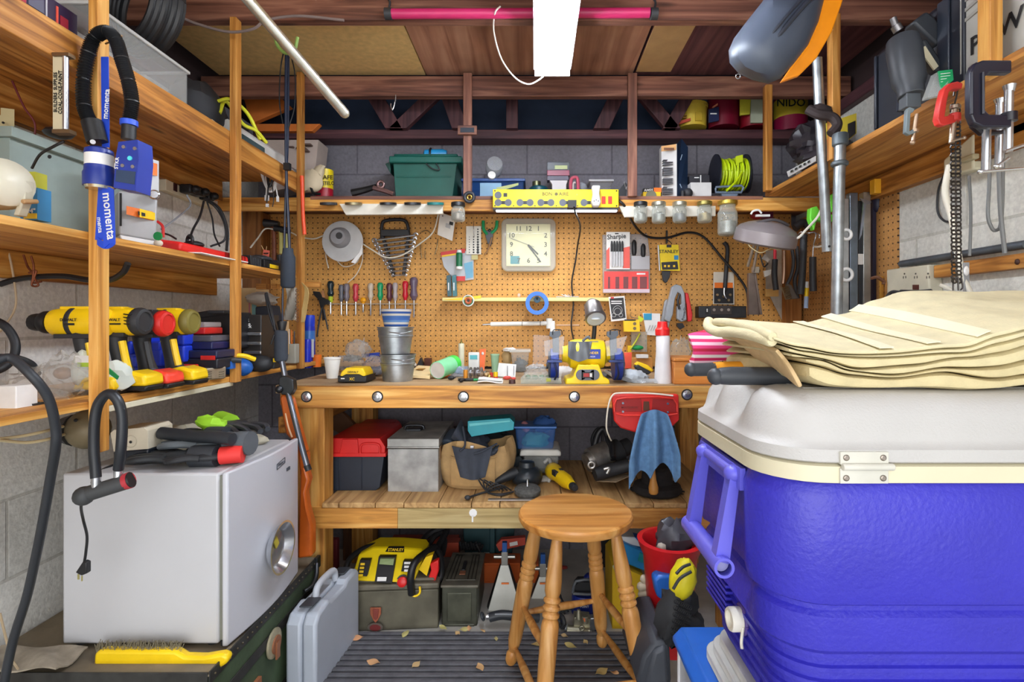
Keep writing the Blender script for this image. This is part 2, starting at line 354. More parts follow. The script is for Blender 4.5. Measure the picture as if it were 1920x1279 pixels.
# ================================================================ BACK SHELF
T=Top('storage_shelf','pine shelf above the pegboard with two reddish posts up to the roof','shelf',(0,2.5,1.64)); BS=T
b=MB(redwood('X')); b.b2(XL,XR,2.372,2.698,1.687,1.705); T.p('shelf_board',b,.001)
b=MB(pine('X')); b.b2(XL,XR,2.352,2.371,1.641,1.700); T.p('front_rail',b,.002)
b=MB(redwood('X')); b.b2(-.99,1.005,2.350,2.3715,1.690,1.7055); T.p('top_edge',b,.001)
for x0,x1 in ((869,885),(1177,1194)):
    b=MB(redwood('Z')); a=P(x0,0,2.34).x; c=P(x1,0,2.34).x; b.b2(a,c,2.330,2.3495,1.70,2.24); T.p('post',b,.002)
for x0,x1,y0,y1 in ((636,830,382,403),(1160,1342,386,407)):
    b=MB(C(226,222,210,.6)); b.pp([(x0,y0),(x1,y0),(x1,y1-2),(x0+12,y1)],2.332,.017); T.p('white_batten',b,.002,label='white painted batten with screws')
b=MB(redwood('X')); b.pr(858,235,894,252,2.315,.012); b.m(C(30,40,52,.6)).pr(863,239,889,248,2.313,.004)
one('wooden_plaque','small framed plaque fixed to the left reddish post of the back shelf','plaque',b,None,.001)
# ================================================================ WORKBENCH
T=Top('workbench','heavy golden pine workbench with plank top and lower shelf','workbench',(0.1,2.3,0))
X0,X1=P(515,0,1.95).x,.80
b=MB(WOOD((120,92,66),(166,136,100),(196,170,130),'X',1,.7)); b.b2(X0,X1,1.955,2.643,.888,.918); T.p('bench_top',b,.003)
b=MB(pine('X')); b.b2(P(553,0,1.95).x,X1,1.93,1.9545,.838,.917)
fr=T.p('front_rail',b,.003)
for x,y in ((575,744),(708,744),(869,744),(1077,744),(1288,740)):
    c=P(x,y,1.93); b=MB(C(40,34,28,.8)); b.lathe(c+V((0,.003,0)),[(.0205,0),(.0205,.0045)],(0,-1,0),24); b.m(CHR).lathe(c,[(.016,0),(.016,.004),(.008,.006),(.0075,.011),(0,.012)],(0,-1,0),20); T.p('bolt',b,0,fr)
for xa,xb,za,zb in ((555,607,.62,.838),(555,600,0,.40)):
    pass
lx0,lx1=P(555,0,1.95).x,P(607,0,1.95).x
b=MB(pine('Z')); b.b2(lx0,lx1,1.956,2.045,0,.888); T.p('leg',b,.003)
b=MB(pine('Z')); b.b2(.69,.78,1.956,2.045,0,.888); T.p('leg',b,.003)
b=MB(pine('Z')); b.b2(lx0,lx1,2.54,2.63,0,.888); T.p('leg',b,.003)
b=MB(pine('Z')); b.b2(.69,.78,2.54,2.63,0,.888); T.p('leg',b,.003)
b=MB(pine2('Y')); b.b2(X0,lx0-.001,1.99,2.6,.84,.887); T.p('side_rail',b,.003)
b=MB(pine2('Y')); b.b2(X0+.005,lx0-.001,1.965,2.6,.74,.80); T.p('side_brace',b,.003)
b=MB(WOOD((150,112,66),(192,152,98),(214,176,122),'Y',1,.7))
xs=[lx0-.06]; 
while xs[-1]<.76: xs.append(xs[-1]+random.uniform(.10,.15))
for i in range(len(xs)-1):
    if xs[i+1]<lx1+.01 or xs[i]>.67: continue
    else: b.b2(max(xs[i],lx1+.001),min(xs[i+1],.689)-.003,1.932,2.535,.476,.495+random.uniform(-.002,.001))
T.p('lower_shelf',b,.002)
b=MB(pine('X')); b.b2(P(573,0,1.95).x,P(748,0,1.95).x,1.93,1.955,.403,.475); b.m(WOOD((140,120,70),(182,158,104),(204,184,132),'X')).b2(P(748.5,0,1.95).x,P(1045,0,1.95).x,1.93,1.955,.403,.475)
b.m(pine2('X')).b2(P(1046,0,1.95).x,.79,1.93,1.955,.403,.475)
b.m(C(244,244,244,.7)); c=P(887,962,1.93); b.lathe(c,[(.016,-.001),(.014,.001)],(0,-1,0),9); b.box(c+V((-.002,-.0005,-.02)),(.006,.001,.026))
T.p('shelf_rail',b,.003)
b=MB(pine('Z')); b.pr(622,700,626,702,2.5,.01)
# diagonal brace under the bench
b=MB(C(120,84,60,.8)); b.pp([(612,770),(636,768),(668,800),(650,820),(612,800)],2.5,.03); T.p('gusset',b,.002)
b=MB(WOOD((80,50,34),(110,70,44),(134,92,60),'Z')); b.b2(P(640,0,2.55).x,P(680,0,2.55).x,2.57,2.61,0,.475); T.p('rear_stud',b,.003)
# ================================================================ LEFT: TOP SHELF
b=MB(C(38,22,60,.4)); b.b2(-1.36,-1.06,1.0,1.235,1.791,1.86)
for i,(y0,y1,z0,z1,c) in enumerate(((1.02,1.06,1.80,1.85,(120,40,170)),(1.065,1.068,1.79,1.86,(190,190,200)),(1.08,1.11,1.80,1.845,(170,30,60)),(1.115,1.15,1.815,1.85,(90,90,110)),(1.13,1.15,1.797,1.81,(60,150,190)),(1.155,1.158,1.79,1.86,(190,190,200)),(1.18,1.185,1.80,1.85,(220,80,60)),(1.19,1.21,1.80,1.835,(150,30,50)),(1.04,1.05,1.80,1.85,(210,90,200)))):
    b.m(C(*c,.4)).b2(-1.0601,-1.0585,y0,y1,z0,z1)
one('printed_box','dark box with purple and red artwork at the near end of the top left shelf','box',b)
b=MB(WHT); b.tube([V((-1.2,.95,1.885)),V((-1.14,1.08,1.88)),V((-1.12,1.17,1.879)),V((-1.15,1.18,1.879)),V((-1.2,1.08,1.88))],.012,8,5); b.box((-1.19,1.05,1.869),(.08,.2,.016),RZ(-14))
one('plastic_tray','white plastic tray lying on the dark printed box','tray',b,None,.003)
T=Top('storage_bin','clear plastic bin of cables on the top left shelf','bin',(-1.2,1.44,1.791))
K=CLEAR(214,216,214,.12,.1)
b=MB(K); x0,x1,y0,y1,z0,z1=-1.36,-1.063,1.275,1.63,1.791,1.915; t=.003
b.b2(x0,x1,y0,y1,z0,z0+t); b.b2(x0,x0+t,y0,y1,z0+t,z1); b.b2(x1-t,x1,y0,y1,z0+t,z1); b.b2(x0+t,x1-t,y0,y0+t,z0+t,z1); b.b2(x0+t,x1-t,y1-t,y1,z0+t,z1); T.p('body',b)
b=MB(CLEAR(236,236,234,.55)); 
for a in ((x0-.006,x0,y0-.006,y1+.006),(x1,x1+.006,y0-.006,y1+.006),(x0,x1,y0-.006,y0),(x0,x1,y1,y1+.006)): b.b2(*a,z1-.006,z1+.002)
T.p('rim',b,.001)
for i,(c,r,lb) in enumerate(((C(206,206,196,.5),.006,'white cable coiled inside the clear bin'),(BLK,.005,'black cable coiled inside the clear bin'),(C(120,170,80,.5),.005,'green cable coiled inside the clear bin'))):
    pts=[V((-1.13-.1*abs(math.sin(k*.9))-.02*i,1.36+.07*i+.07*math.cos(k*1.1+i),1.81+.03*math.sin(k*.7+i)+.02*(1-i%2))) for k in range(14)]
    one('coiled_cable',lb,'cable',MB(c).tube(pts,r,7,4))
b=MB(BLK)
for i in range(7): b.torus((-1.16+.006*i,1.50+.011*i,2.06),.125+.004*(i%3),.009,(.35,1,0),36,7)
b.m(WHT).box((-1.08,1.50,2.11),(.012,.02,.012),RZ(30))
one('coiled_hose','thick coil of black hose hanging behind the clear bin','hose',b)
b=MB(C(30,31,36,.7)); b.ball((-1.14,1.80,1.86),(.075,.11,.10),18,None,.12,30,3,flat=.065)
one('fabric_bag','black fabric bag slumped beside the clear bin on the top shelf','bag',b)
b=MB(C(190,190,186,.6)); b.box((-1.075,1.80,1.797),(.06,.16,.006),RZ(-6)); b.box((-1.08,1.79,1.805),(.05,.13,.005),RZ(8))
one('paper_stack','pale papers sticking out from under the black fabric bag','paper',b)
b=MB(C(70,72,78,.5)); b.b2(-1.34,-1.12,1.93,2.12,1.791,1.93); b.m(BLK).b2(-1.33,-1.1195,1.96,2.09,1.80,1.92)
b.m(WHT).tube([(-1.118,1.955,1.84),(-1.105,1.96,1.90),(-1.118,1.99,1.925)],.004,6)
one('equipment_case','dark grey equipment case behind the second shelf post','case',b,None,.006)
for i,(pts,lb) in enumerate((([(408,190,1.80),(430,186,1.8),(452,200,1.84),(470,222,1.88),(488,262,1.90)],'yellow strap draped from the top shelf toward the grey case'),([(412,212,1.8),(424,190,1.83),(455,232,1.86),(480,245,1.88),(500,268,1.92)],'second yellow strap crossing behind the shelf post'))):
    one('yellow_strap',lb,'strap',MB(C(206,206,40,.6)).pt(pts,.006,6))
b=MB(C(206,204,200,.5)); b.prism([V((-1.10,1.84,1.791)),V((-1.045,1.84,1.791)),V((-1.045,1.84,1.835)),V((-1.06,1.84,1.852)),V((-1.10,1.84,1.84))],(0,.42,0))
b.m(C(60,80,84,.5)).b2(-1.0455,-1.043,1.90,2.06,1.80,1.822); b.m(C(120,130,160,.4)).b2(-1.0455,-1.0435,1.85,1.885,1.797,1.82)
one('gutter_section','long pale plastic housing along the top shelf edge','housing',b,None,.003)
b=MB(C(186,170,160,.85)); b.prism([P(497,262,2.45),P(597,262,2.52),P(588,345,2.52),P(500,360,2.45)],(0,.12,0)); b.m(C(110,88,80,.8))
for x,y,w_ in ((575,270,14),(545,275,10),(563,277,18),(572,281,9)): b.pr(x-w_/2,y-1.6,x+w_/2,y+1.6,2.475,.03)
one('cardboard_box','worn cardboard box standing in the corner of the back shelf','box',b,None,.002)
b=MB(C(206,190,160,.7)); b.ball(P(580,342,2.42),(.06,.03,.055),16,None,.18,40,9,flat=.045)
b.ball(P(594,330,2.44),(.03,.02,.06),10,RY(30),.1,40,4); one('paper_bag','crumpled cream paper bag leaning by the yellow coffee can','bag',b)
b=MB(CLEAR(200,200,205,.6)); b.ball(P(550,322,2.28)+V((-.03,.04,0)),(.035,.03,.03),14,None,.25,50,12)
one('plastic_bag','crumpled clear plastic bag at the corner of the top left shelf','bag',b)
# coffee can
b=MB(C(238,212,20,.35)); b.pl(608,2.5,[(15,319),(16.5,320),(16,355)]); b.m(C(160,16,40,.4)).pl(608,2.5,[(16.1,355),(15.8,382)]); b.m(BLK)
b.ptx('CAFE',611,333,2.46,8); b.ptx('BUSTELO',611,344,2.46,7,None,.8)
one('coffee_can','yellow and dark red coffee can on the back shelf','can',b)
b=MB(BLK); b.pt([(583,352,2.4),(588,362,2.39),(600,364,2.38)],.006,6); one('small_clamp','small black clip lying in front of the yellow coffee can','clip',b)
b=MB(BLK); b.pt([(660,362,2.45),(685,356,2.45),(705,350,2.44)],lambda t:.018-.006*t,8); b.m(METAL(150,120,120,.4)).pt([(700,352,2.43),(722,358,2.43),(738,364,2.43)],.011,8); b.torus(P(714,346,2.43),.014,.007)
one('pipe_wrench','dark wrench with ring end lying on the back shelf by the green tote','wrench',b)
# ---------------------------------------------------------------- hanging from top shelf
b=MB(C(196,184,152,.7)); b.prism([P(99,103,1.13),P(118,103,1.13),P(118,244,1.13),P(99,244,1.13)],(0,.006,0)); b.m(CHR).cyl(P(123,104,1.13),P(123,243,1.13),.0055)
b.m(METAL(120,96,70,.5)).pr(97,98,128,104,1.124,.018); b.pr(97,242,130,249,1.124,.018); b.m(BLK)
b.text('BUILDERS  SUPPLIES',P(104,173,1.129),.0075,RY(-90),.92); b.text('COAL-COKE-PAINT',P(113,173,1.129),.0075,RY(-90),1.0)
one('advertising_thermometer','old beige advertising thermometer hanging below the top left shelf','thermometer',b)
b=MB(BLK); b.ball(P(110,250,1.25),(.03,.03,.012),10); b.pt([(120,265,1.2),(100,275,1.2),(75,290,1.22),(60,315,1.25)],.003,6)
one('desk_fan_cord','thin black cord behind the old thermometer','cable',b)
cord('red_wire','thin dark red wire drooping on the left wall',[(22,150,1.36),(45,200,1.37),(66,235,1.38),(55,280,1.38),(20,298,1.37),(0,302,1.37)],.0025,C(110,30,36,.5))
b=MB(C(214,200,150,.5)); b.prism([P(0,200,1.36)+V((-.02,0,0)),P(27,205,1.38),P(27,258,1.38),P(0,250,1.36)+V((-.02,0,0))],(-.02,.004,0)); b.m(BLK).ball(P(6,230,1.36),.003,8)
one('cover_plate','beige blank cover plate on the left block wall','wall plate',b)
# flexible torch
T=Top('flex_torch','blue and white torch on a black corrugated hose looped over the front post','torch',P(205,55,1.19))
Y=1.19
pts=[P(172,235,Y),P(158,200,Y),P(157,150,Y),P(166,100,Y),P(178,70,Y),P(200,60,Y),P(217,75,Y),P(228,110,Y),P(240,150,Y),P(247,190,Y),P(243,226,Y)]
sp=spline(pts,20); b=MB(BLK); R=[]
b.tube(sp,lambda t:.0125+.0022*(1 if int(t*190)%2 else -.6),12,0); T.p('corrugated_hose',b)
b=MB(BLK); b.pt([(172,228,Y),(178,250,Y),(183,268,Y)],.02,14,4); b.m(C(200,200,200,.5)).cyl(P(174,266,Y-.021),P(174,266,Y-.0215),.005); T.p('swivel_neck',b)
b=MB(C(34,54,140,.35)); c=P(186,604,Y); 
def L(prof): return [(r*Y/1000,P(0,y,Y).z) for r,y in prof]
b.lathe((c.x,Y,0),L([(16,278),(22,282),(23,291)]),n=24); b.lathe((c.x,Y,0),L([(22.5,312),(23,322),(25,326),(25,350)]),n=24)
b.m(WHT).lathe((c.x,Y,0),L([(22.4,291),(22.4,312)]),n=24); b.m(METAL(220,215,190,.25)).lathe((c.x,Y,0),L([(23,350),(21,355)]),n=24); T.p('torch_head',b)
b=MB(C(40,80,200,.4)); b.cyl(P(242,226,Y),P(242,236,Y),.017); b.m(BLK).cyl(P(242,236,Y),P(241,262,Y),.014); T.p('hose_collar',b)
b=MB(C(36,56,150,.4)); b.pp([(222,266),(258,262),(260,300),(254,358),(213,352),(216,300)],Y-.02,.045); b.m(C(40,60,90,.5)).pp([(218,318),(254,322),(252,346),(216,340)],Y-.021,.002)
b.m(WHT).text('STKR',P(219,306,Y-.0206),.008,RY(-84)); b.m(C(90,220,230,.3)).lathe(P(244,297,Y-.02),[(.005,0),(.005,.002)],(0,-1,0),14)
b.m(CHR); [b.lathe(P(x,y,Y-.02),[(.004,0),(.004,.003)],(0,-1,0),10) for x,y in ((233,276),(254,279),(231,311),(250,313))]
T.p('battery_pack',b,.004)
b=MB(C(120,90,50,.5)); b.pt([(198,82,1.22),(215,75,1.205),(229,67,1.19)],.002,6); one('nail','bent nail in the front post carrying the corrugated hose','nail',b)
# lanyard
b=MB(C(28,70,196,.55)); Y=1.2
b.sheet(lambda u,v:P(190+14*u+ (2*v),107+v*170,Y+.012-.01*v),2,8,.0015)
b.sheet(lambda u,v:P(185+8*u*(1+v)-(6*v),355+v*95,1.195),3,8,.0015)
b.sheet(lambda u,v:P(192+22*u+3*v,350+v*112-10*u*v+10*abs(u-.5),1.186),4,10,.0015)
b.sheet(lambda u,v:P(183+33*u,445+ (1-(2*u-1)**2)*8+14*v,1.19-.004*u),8,3,.0015)
b.m(WHT); b.text('momenta',P(204,405,1.184),.020,RY(84),.98,.0003); b.text('momenta',P(199,195,1.194),.0125,RY(-86),1,.0003); b.text('menta',P(187,422,1.193),.010,RY(84),1,.0003)
one('lanyard','blue lanyard with white lettering hanging down the front post','lanyard',b)
# ================================================================ LEFT: MIDDLE SHELF
b=MB(C(150,166,160,.45)); b.b2(XL+.001,XL+.12,1.30,1.72,1.40,1.60); b.b2(XL+.001,XL+.135,1.29,1.73,1.6,1.625); b.m(BLK).lathe(P(102,297,1.31)+V((0,-.012,0)),[(.005,0),(.005,.002)],(0,-1,0),10)
one('metal_cabinet','grey green metal cabinet standing against the wall on the middle shelf','cabinet',b,None,.004)
T=Top('clamp_lamp','round cream work lamp at the near end of the middle shelf','lamp',P(15,400,1.15))
b=MB(C(216,212,192,.35)); b.lathe(P(-6,352,1.13),[(.0,-.02),(.03,-.018),(.047,-.005),(.052,.02),(.05,.05),(.03,.065),(0,.07)],(.8,-.5,.1),26); T.p('housing',b)
b=MB(C(206,202,180,.4)); b.prism([P(34,335,1.12),P(48,338,1.12),P(46,372,1.12),P(34,404,1.12),P(24,404,1.12),P(36,370,1.12)],(0,.02,0)); b.m(C(176,140,96,.6)).cyl(P(42,378,1.11),P(70,378,1.14),.005); T.p('bracket',b,.002)
b=MB(C(206,206,60,.5)); b.pr(38,322,66,352,1.22,.03); b.m(C(60,150,210,.5)).pr(38,352,70,412,1.21,.035); b.m(YEL).pr(44,400,68,410,1.208,.002); b.m(WHT).ptx('10x4"',52,396,1.207,9)
b.m(RED).ptx('o',44,402,1.206,8); one('boxed_screws','blue and yellow hardware box marked 10x4 behind the cream lamp','box',b,None,.001)
b=MB(WHT); b.pl(101,1.3,[(20,444),(20,437),(18,435)],20); 
o=one('plastic_dish','white plastic lid on the middle shelf edge','lid',b); o.location=(-1.16,1.32,1.357)
cord('lamp_cable','black cord behind the blue and yellow box',[(70,392,1.3),(78,405,1.3),(82,415,1.32)],.003,BLK)
T=Top('battery_charger','grey upright battery charger with orange label on the middle shelf','charger',P(258,460,1.5))
b=MB(C(176,178,180,.35)); b.prism([P(222,357,1.47),P(296,368,1.53),P(293,452,1.53),P(222,440,1.47)],(-.05,.05,0)); T.p('body',b,.005)
b=MB(C(196,198,200,.35)); b.prism([P(258,290,1.49),P(298,302,1.53),P(298,372,1.53),P(258,356,1.49)],(-.05,.04,0))
b.m(ORG).prism([P(260,298,1.487),P(294,307,1.522),P(294,330,1.522),P(260,322,1.487)],(0,.002,0)); b.m(YEL)
for i in range(2): b.prism([P(264+i*9,302,1.486),P(270+i*9,304,1.49),P(270+i*9,316,1.49),P(264+i*9,314,1.486)],(0,.001,0))
b.m(BLK); 
for x in (269,276): b.prism([P(x,354,1.486),P(x+5,355,1.49),P(x+5,366,1.49),P(x,365,1.486)],(0,.001,0))
b.m(CHR).lathe(P(290,366,1.51),[(.014,0),(.014,.008),(.01,.012)],(.5,-1,0),18)
b.m(WHT); [b.lathe(P(x,y,1.485),[(.0025,0),(.0025,.003)],(0,-1,0),8) for x in (262,270,278) for y in (329,333)]
T.p('control_panel',b,.002)
b=MB(ORG); b.prism([P(237,386,1.468),P(291,398,1.528),P(291,415,1.528),P(237,402,1.468)],(0,.002,0)); b.m(YEL).prism([P(262,391,1.486),P(290,399,1.525),P(290,413,1.525),P(262,407,1.486)],(0,.002,0))
b.m(BLK).prism([P(259,396,1.486),P(272,400,1.495),P(272,406,1.495),P(259,403,1.486)],(0,.001,0)); T.p('orange_label',b)
b=MB(C(230,230,230,.4)); b.prism([P(224,440,1.468),P(293,452,1.53),P(300,463,1.535),P(228,451,1.468)],(-.05,.05,0)); T.p('base',b,.003)
b=MB(BLK2); b.prism([P(224,362,1.466),P(228,362,1.466),P(228,424,1.466),P(224,424,1.466)],(0,.001,0)); T.p('trim_line',b)
b=MB(GRN); b.lathe(P(297,443,1.50),[(.012,0),(.012,.004)],(0,-1,0),16); b.m(C(236,230,216,.6)).ball(P(297,456,1.52),(.012,.01,.01),10)
one('warning_tag','small green tag by the grey charger','tag',b)
cord('red_wire','short red wire behind the grey charger',[(295,415,1.57),(305,425,1.57),(306,445,1.57)],.004,RED)
# power strip on wall
T=Top('power_strip','beige outlet strip screwed to the left block wall','power strip',P(340,360,1.95))
pr_=lambda x,y:V((XL+.002,XL*1000/(x-1003),EYE-(y-604)*XL/(x-1003)))
b=MB(IVO); b.prism([pr_(295,335),pr_(385,378),pr_(385,392),pr_(295,357)],(.03,0,0)); T.p('body',b,.003)
b=MB(C(60,20,24,.4)); b.prism([pr_(309,343),pr_(315,346),pr_(315,360),pr_(309,357)],(.034,0,0)); T.p('switch',b)
for k,(x,y) in enumerate(((325,355),(344,360),(362,368))):
    q=pr_(x,y)+V((.03,0,0)); b=MB(BLK); b.box(q+V((.025,0,0)),(.045,.04,.035)); b.ball(q+V((.055,0,0)),(.018,.016,.016),10)
    one('plug','%s black plug on the beige wall outlet strip'%('nearest','middle','farthest')[k],'plug',b,'plugs in the beige outlet strip',.006)
for k,(pts,lb,r) in enumerate((([(350,365,1.9),(357,385,1.9),(330,410,1.75),(303,430,1.6)],'grey cord looping down from the nearest plug',.003),([(382,378,2.0),(375,405,1.95),(362,430,1.9),(356,447,1.85)],'black cord dropping into the red charger',.004),([(382,372,2.0),(405,390,2.05),(421,420,2.05),(421,450,2.05),(395,462,2.0)],'black cord arching over the red charger',.004),([(385,372,2.0),(412,392,2.0),(426,430,2.0),(425,470,1.98)],'black cord bundled toward the second post',.005),([(388,378,2.0),(398,410,2.0),(402,440,1.98),(412,462,1.96)],'thin black cord beside the red charger',.003),([(305,437,1.6),(318,441,1.65),(330,448,1.7)],'thin cord behind the grey charger base',.003))):
    cord('extension_cord',lb,pts,r,BLK if k else GREY)
T=Top('red_charger','red slotted battery charger lying on the middle shelf','charger',P(365,470,1.75))
b=MB(C(214,36,34,.35)); A,B_,D,E_=V((-1.17,1.56,1.357)),V((-1.035,1.56,1.357)),V((-1.035,1.93,1.357)),V((-1.17,1.93,1.357))
b.prism([A,B_,B_+V((0,0,.028)),A+V((0,0,.045))],(0,.37,0)); T.p('body',b,.008)
b=MB(C(150,20,22,.4))
for i in range(7): b.b2(-1.0351,-1.033,1.78+i*.02,1.787+i*.02,1.363,1.383)
T.p('slots',b)
b=MB(BLK); b.torus((-1.10,1.70,1.41),.016,.005,(.6,1,0)); b.ball((-1.10,1.72,1.40),(.03,.03,.012),12); T.p('cord_grip',b)
b=MB(PAPER); b.prism([V((-1.13,1.58,1.3575)),V((-1.0,1.60,1.3575)),V((-1.0,1.86,1.3575)),V((-1.05,1.86,1.3575))],(0,0,.003)); one('paper_sheet','white sheet under the red charger at the shelf edge','paper',b).location.z-=.0008
b=MB(BLK); b.b2(-1.14,-1.04,1.95,2.03,1.3565,1.395); b.m(BLK2); [b.b2(-1.0401,-1.038,1.955+i*.012,1.961+i*.012,1.36,1.39) for i in range(6)]
one('black_adapter','black ribbed adapter behind the red charger','adapter',b,None,.004)
b=MB(BLK); b.b2(-1.16,-1.04,2.05,2.20,1.3565,1.39); b.m(YEL).b2(-1.04,-1.037,2.09,2.16,1.363,1.378); b.m(BLK2).ball((-1.09,2.12,1.40),(.04,.06,.016),12)
one('tool_battery','black tool battery with yellow label behind the second post','battery',b,None,.005)
b=MB(BLK2); b.ball((-1.1,2.25,1.385),(.045,.035,.027),14,flat=.026); b.m(CHR).ball((-1.06,2.25,1.40),(.01,.02,.008),8); one('black_grinder','black round tool body at the end of the middle shelf','tool',b)
b=MB(C(226,110,90,.6)); b.prism([P(494,468,2.25),P(505,470,2.25),P(502,487,2.25),P(491,484,2.25)],(0,.006,0)); b.m(BLK).pr(494,474,503,476,2.246,.002); b.m(CARD).pt([(494,468,2.25),(490,460,2.25)],.0015); b.pt([(499,469,2.25),(500,462,2.25)],.0015)
one('inspection_tag','small salmon tag propped on the black tool battery','tag',b)
cord('extension_cord','black cord sagging under the middle shelf',[(0,533,1.39),(30,524,1.39),(70,519,1.385),(120,518,1.385),(165,525,1.38),(205,525,1.37),(230,512,1.36),(240,494,1.35)],.0075,BLK)
b=MB(METAL(140,84,60,.6,.4)); b.pt([(44,478,1.375),(52,500,1.372),(62,515,1.37),(60,535,1.37),(72,535,1.37),(64,520,1.37),(63,497,1.37),(58,480,1.37)],.0025,6); b.pt([(54,512,1.37),(68,508,1.37),(62,530,1.37),(78,528,1.37)],.0025,6)
one('rusty_hook','rusty twisted wire hook under the middle shelf','hook',b)
cord('string','old string hanging down the left wall beside the rusty hook',[(10,455,1.39),(22,500,1.39),(30,570,1.39),(10,610,1.39),(0,622,1.39)],.0025,C(190,170,140,.8))
b=MB(METAL(60,50,46,.5)); b.pt([(392,243,1.70),(396,260,1.69),(398,268,1.69),(392,270,1.69),(389,264,1.69)],.002,6); one('cup_hook','small dark hook screwed under the top left shelf','hook',b)
# ================================================================ LEFT: LOWER SHELF drills
def drill(lb,x,yb,Y,s,body,base_c,nose,flip=1,tail=None,u0=-.42):
    # side view drill: x = centre of grip (px), yb = base (px), s = px height
    T=Top('cordless_drill',lb,'drill',P(x,yb,Y),'cordless drills on the lower left shelf')
    q=lambda u,v:(x+u*flip*s,yb-v*s)
    b=MB(body); z=P(*q(0,.86),Y); k=s*Y/1000
    e=.26-u0; b.lathe(P(*q(u0,.86),Y),[(.10*k,.02*k),(.15*k,.06*k),(.168*k,.16*k),(.176*k,e*.8*k),(.16*k,e*k)],(flip,0,0),24,.9); b.m(BLK2); b.lathe(P(*q(u0,.86),Y),[(.172*k,e*.42*k),(.179*k,e*.44*k),(.179*k,e*.5*k),(.172*k,e*.52*k)],(flip,0,0),24,.9); b.box(P(*q((u0+.26)/2+.02,.70),Y)+V((0,0,.0)),(e*.62*k,.24*k,.05*k)); b.m(body).box(P(*q((u0+.26)/2,1.02),Y),(e*.5*k,.12*k,.05*k)); T.p('motor_housing',b,.003)
    b=MB(nose); b.lathe(P(*q(u0+.03,.86),Y),[(.125*k,0),(.135*k,.04*k),(.13*k,.08*k),(.10*k,.12*k),(.105*k,.16*k),(.095*k,.22*k),(.05*k,.24*k)],(-flip,0,0),14); T.p('chuck',b)
    if tail: b=MB(tail); b.lathe(P(*q(.24,.86),Y),[(.15*k,-.03*k),(.172*k,.0),(.174*k,.05*k),(.155*k,.09*k),(.12*k,.10*k),(.115*k,.085*k),(.02*k,.085*k)],(flip,0,0),20); T.p('end_cap',b)
    b=MB(BLK2); b.tube([P(*q(-.02,.80),Y),P(*q(-.01,.6),Y),P(*q(.03,.4),Y),P(*q(.07,.24),Y),P(*q(.08,.19),Y)],lambda t:k*(.12-.035*math.sin(t*PI)+.03*t*t),14,5); b.m(body).tube([P(*q(.045,.62),Y-.024),P(*q(.085,.42),Y-.026),P(*q(.12,.27),Y-.024)],.010*k*4,6); T.p('grip',b)
    b=MB(body); b.prism([P(*q(-.16,.76),Y-.018),P(*q(-.02,.76),Y-.018),P(*q(-.05,.6),Y-.018),P(*q(-.14,.58),Y-.018),P(*q(-.10,.66),Y-.018)],(0,.036,0)); T.p('trigger_guard',b,.003)
    b=MB(base_c); 
    b.prism([P(*q(-.18,.06),Y-.036),P(*q(.34,.06),Y-.036),P(*q(.32,.2),Y-.036),P(*q(.14,.25),Y-.036),P(*q(-.10,.2),Y-.036)],(0,.072,0)); bt=T.p('battery',b,.008)
    b=MB(BLK); b.prism([P(*q(-.15,0),Y-.034),P(*q(.33,0),Y-.034),P(*q(.35,.065),Y-.034),P(*q(-.18,.065),Y-.034)],(0,.068,0)); T.p('battery_base',b,.004,bt)
    return T,q,k
T,q,k=drill('yellow and black drill at the near end of the row, partly behind the front post',160,742,1.36,160,YEL,YEL,BLK)
b=MB(BLK); b.ptx('DEWALT',128,600,1.323,5.5); b.m(BLK).pr(119,606,138,610,1.324,.004); T.p('lettering',b)
T,q,k=drill('yellow drill with dark grey end cap right behind the front post',222,734,1.40,152,YEL,YEL,YEL,1,BLK2)
b=MB(BLK); b.ptx('DEWALT',210,600,1.362,5.5); b.pr(205,606,224,609,1.363,.004); [b.pt([(232,y,1.37),(240,y+1,1.364),(248,y,1.37)],.0018,6) for y in (589,595,601,607)]; T.p('lettering',b)
T,q,k=drill('dark grey drill with a red battery, third in the row',268,729,1.475,142,BLK2,C(236,66,46,.4),BLK2,1,RED,-.12)
T,q,k=drill('yellow impact driver with yellow battery, farthest of the row',318,722,1.565,138,YEL,YEL,BLK2,1,C(120,110,50,.5),-.27)
b=MB(BLK); b.pr(290,601,308,605,1.527,.003); b.pt([(292,588,1.534),(298,583,1.534),(308,583,1.534)],.002,6); T.p('lettering',b)
# bags in front
b=MB(C(214,222,214,.6)); b.ball(P(205,710,1.36),(.055,.04,.045),16,None,.18,30,5,flat=.032); b.ball(P(152,690,1.33),(.02,.02,.045),12,RY(8),.1,30,8); b.m(GRN).prism([P(203,690,1.315),P(222,706,1.315),P(219,712,1.315),P(200,698,1.315)],(0,.003,0)); b.m(WHT).pr(141,667,166,680,1.305,.004); b.m(C(170,200,60,.5)).pr(145,680,166,688,1.305,.004)
one('seed_bag','white and green paper bag slumped at the foot of the first drills','bag',b)
b=MB(CLEAR(214,212,206,.2)); b.ball(P(95,722,1.30),(.10,.06,.05),22,RY(-10),.22,60,2,flat=.05); b.ball(P(130,700,1.32),(.05,.04,.05),18,None,.25,60,6); b.ball(P(70,745,1.25),(.07,.05,.022),14,None,.2,60,9,flat=.018)
o=one('plastic_bag','large crumpled clear plastic bag of sockets on the lower left shelf','bag',b)
b=MB(C(150,110,80,.6)); b.ball(P(118,700,1.33),(.022,.015,.016),10); one('wooden_ball','brown knob inside the clear bag on the lower left shelf','knob',b)
for i,x in enumerate((38,48,58)): 
    b=MB(DKM); c=P(x,764,1.16); b.cyl(c,c+V((0,.03,0)),.008); b.m(BLK).cyl(c+V((0,-.001,0)),c,.005)
    one('socket','%s black socket at the front of the lower left shelf'%('leftmost','middle','rightmost')[i],'socket',b,'black sockets on the shelf edge')
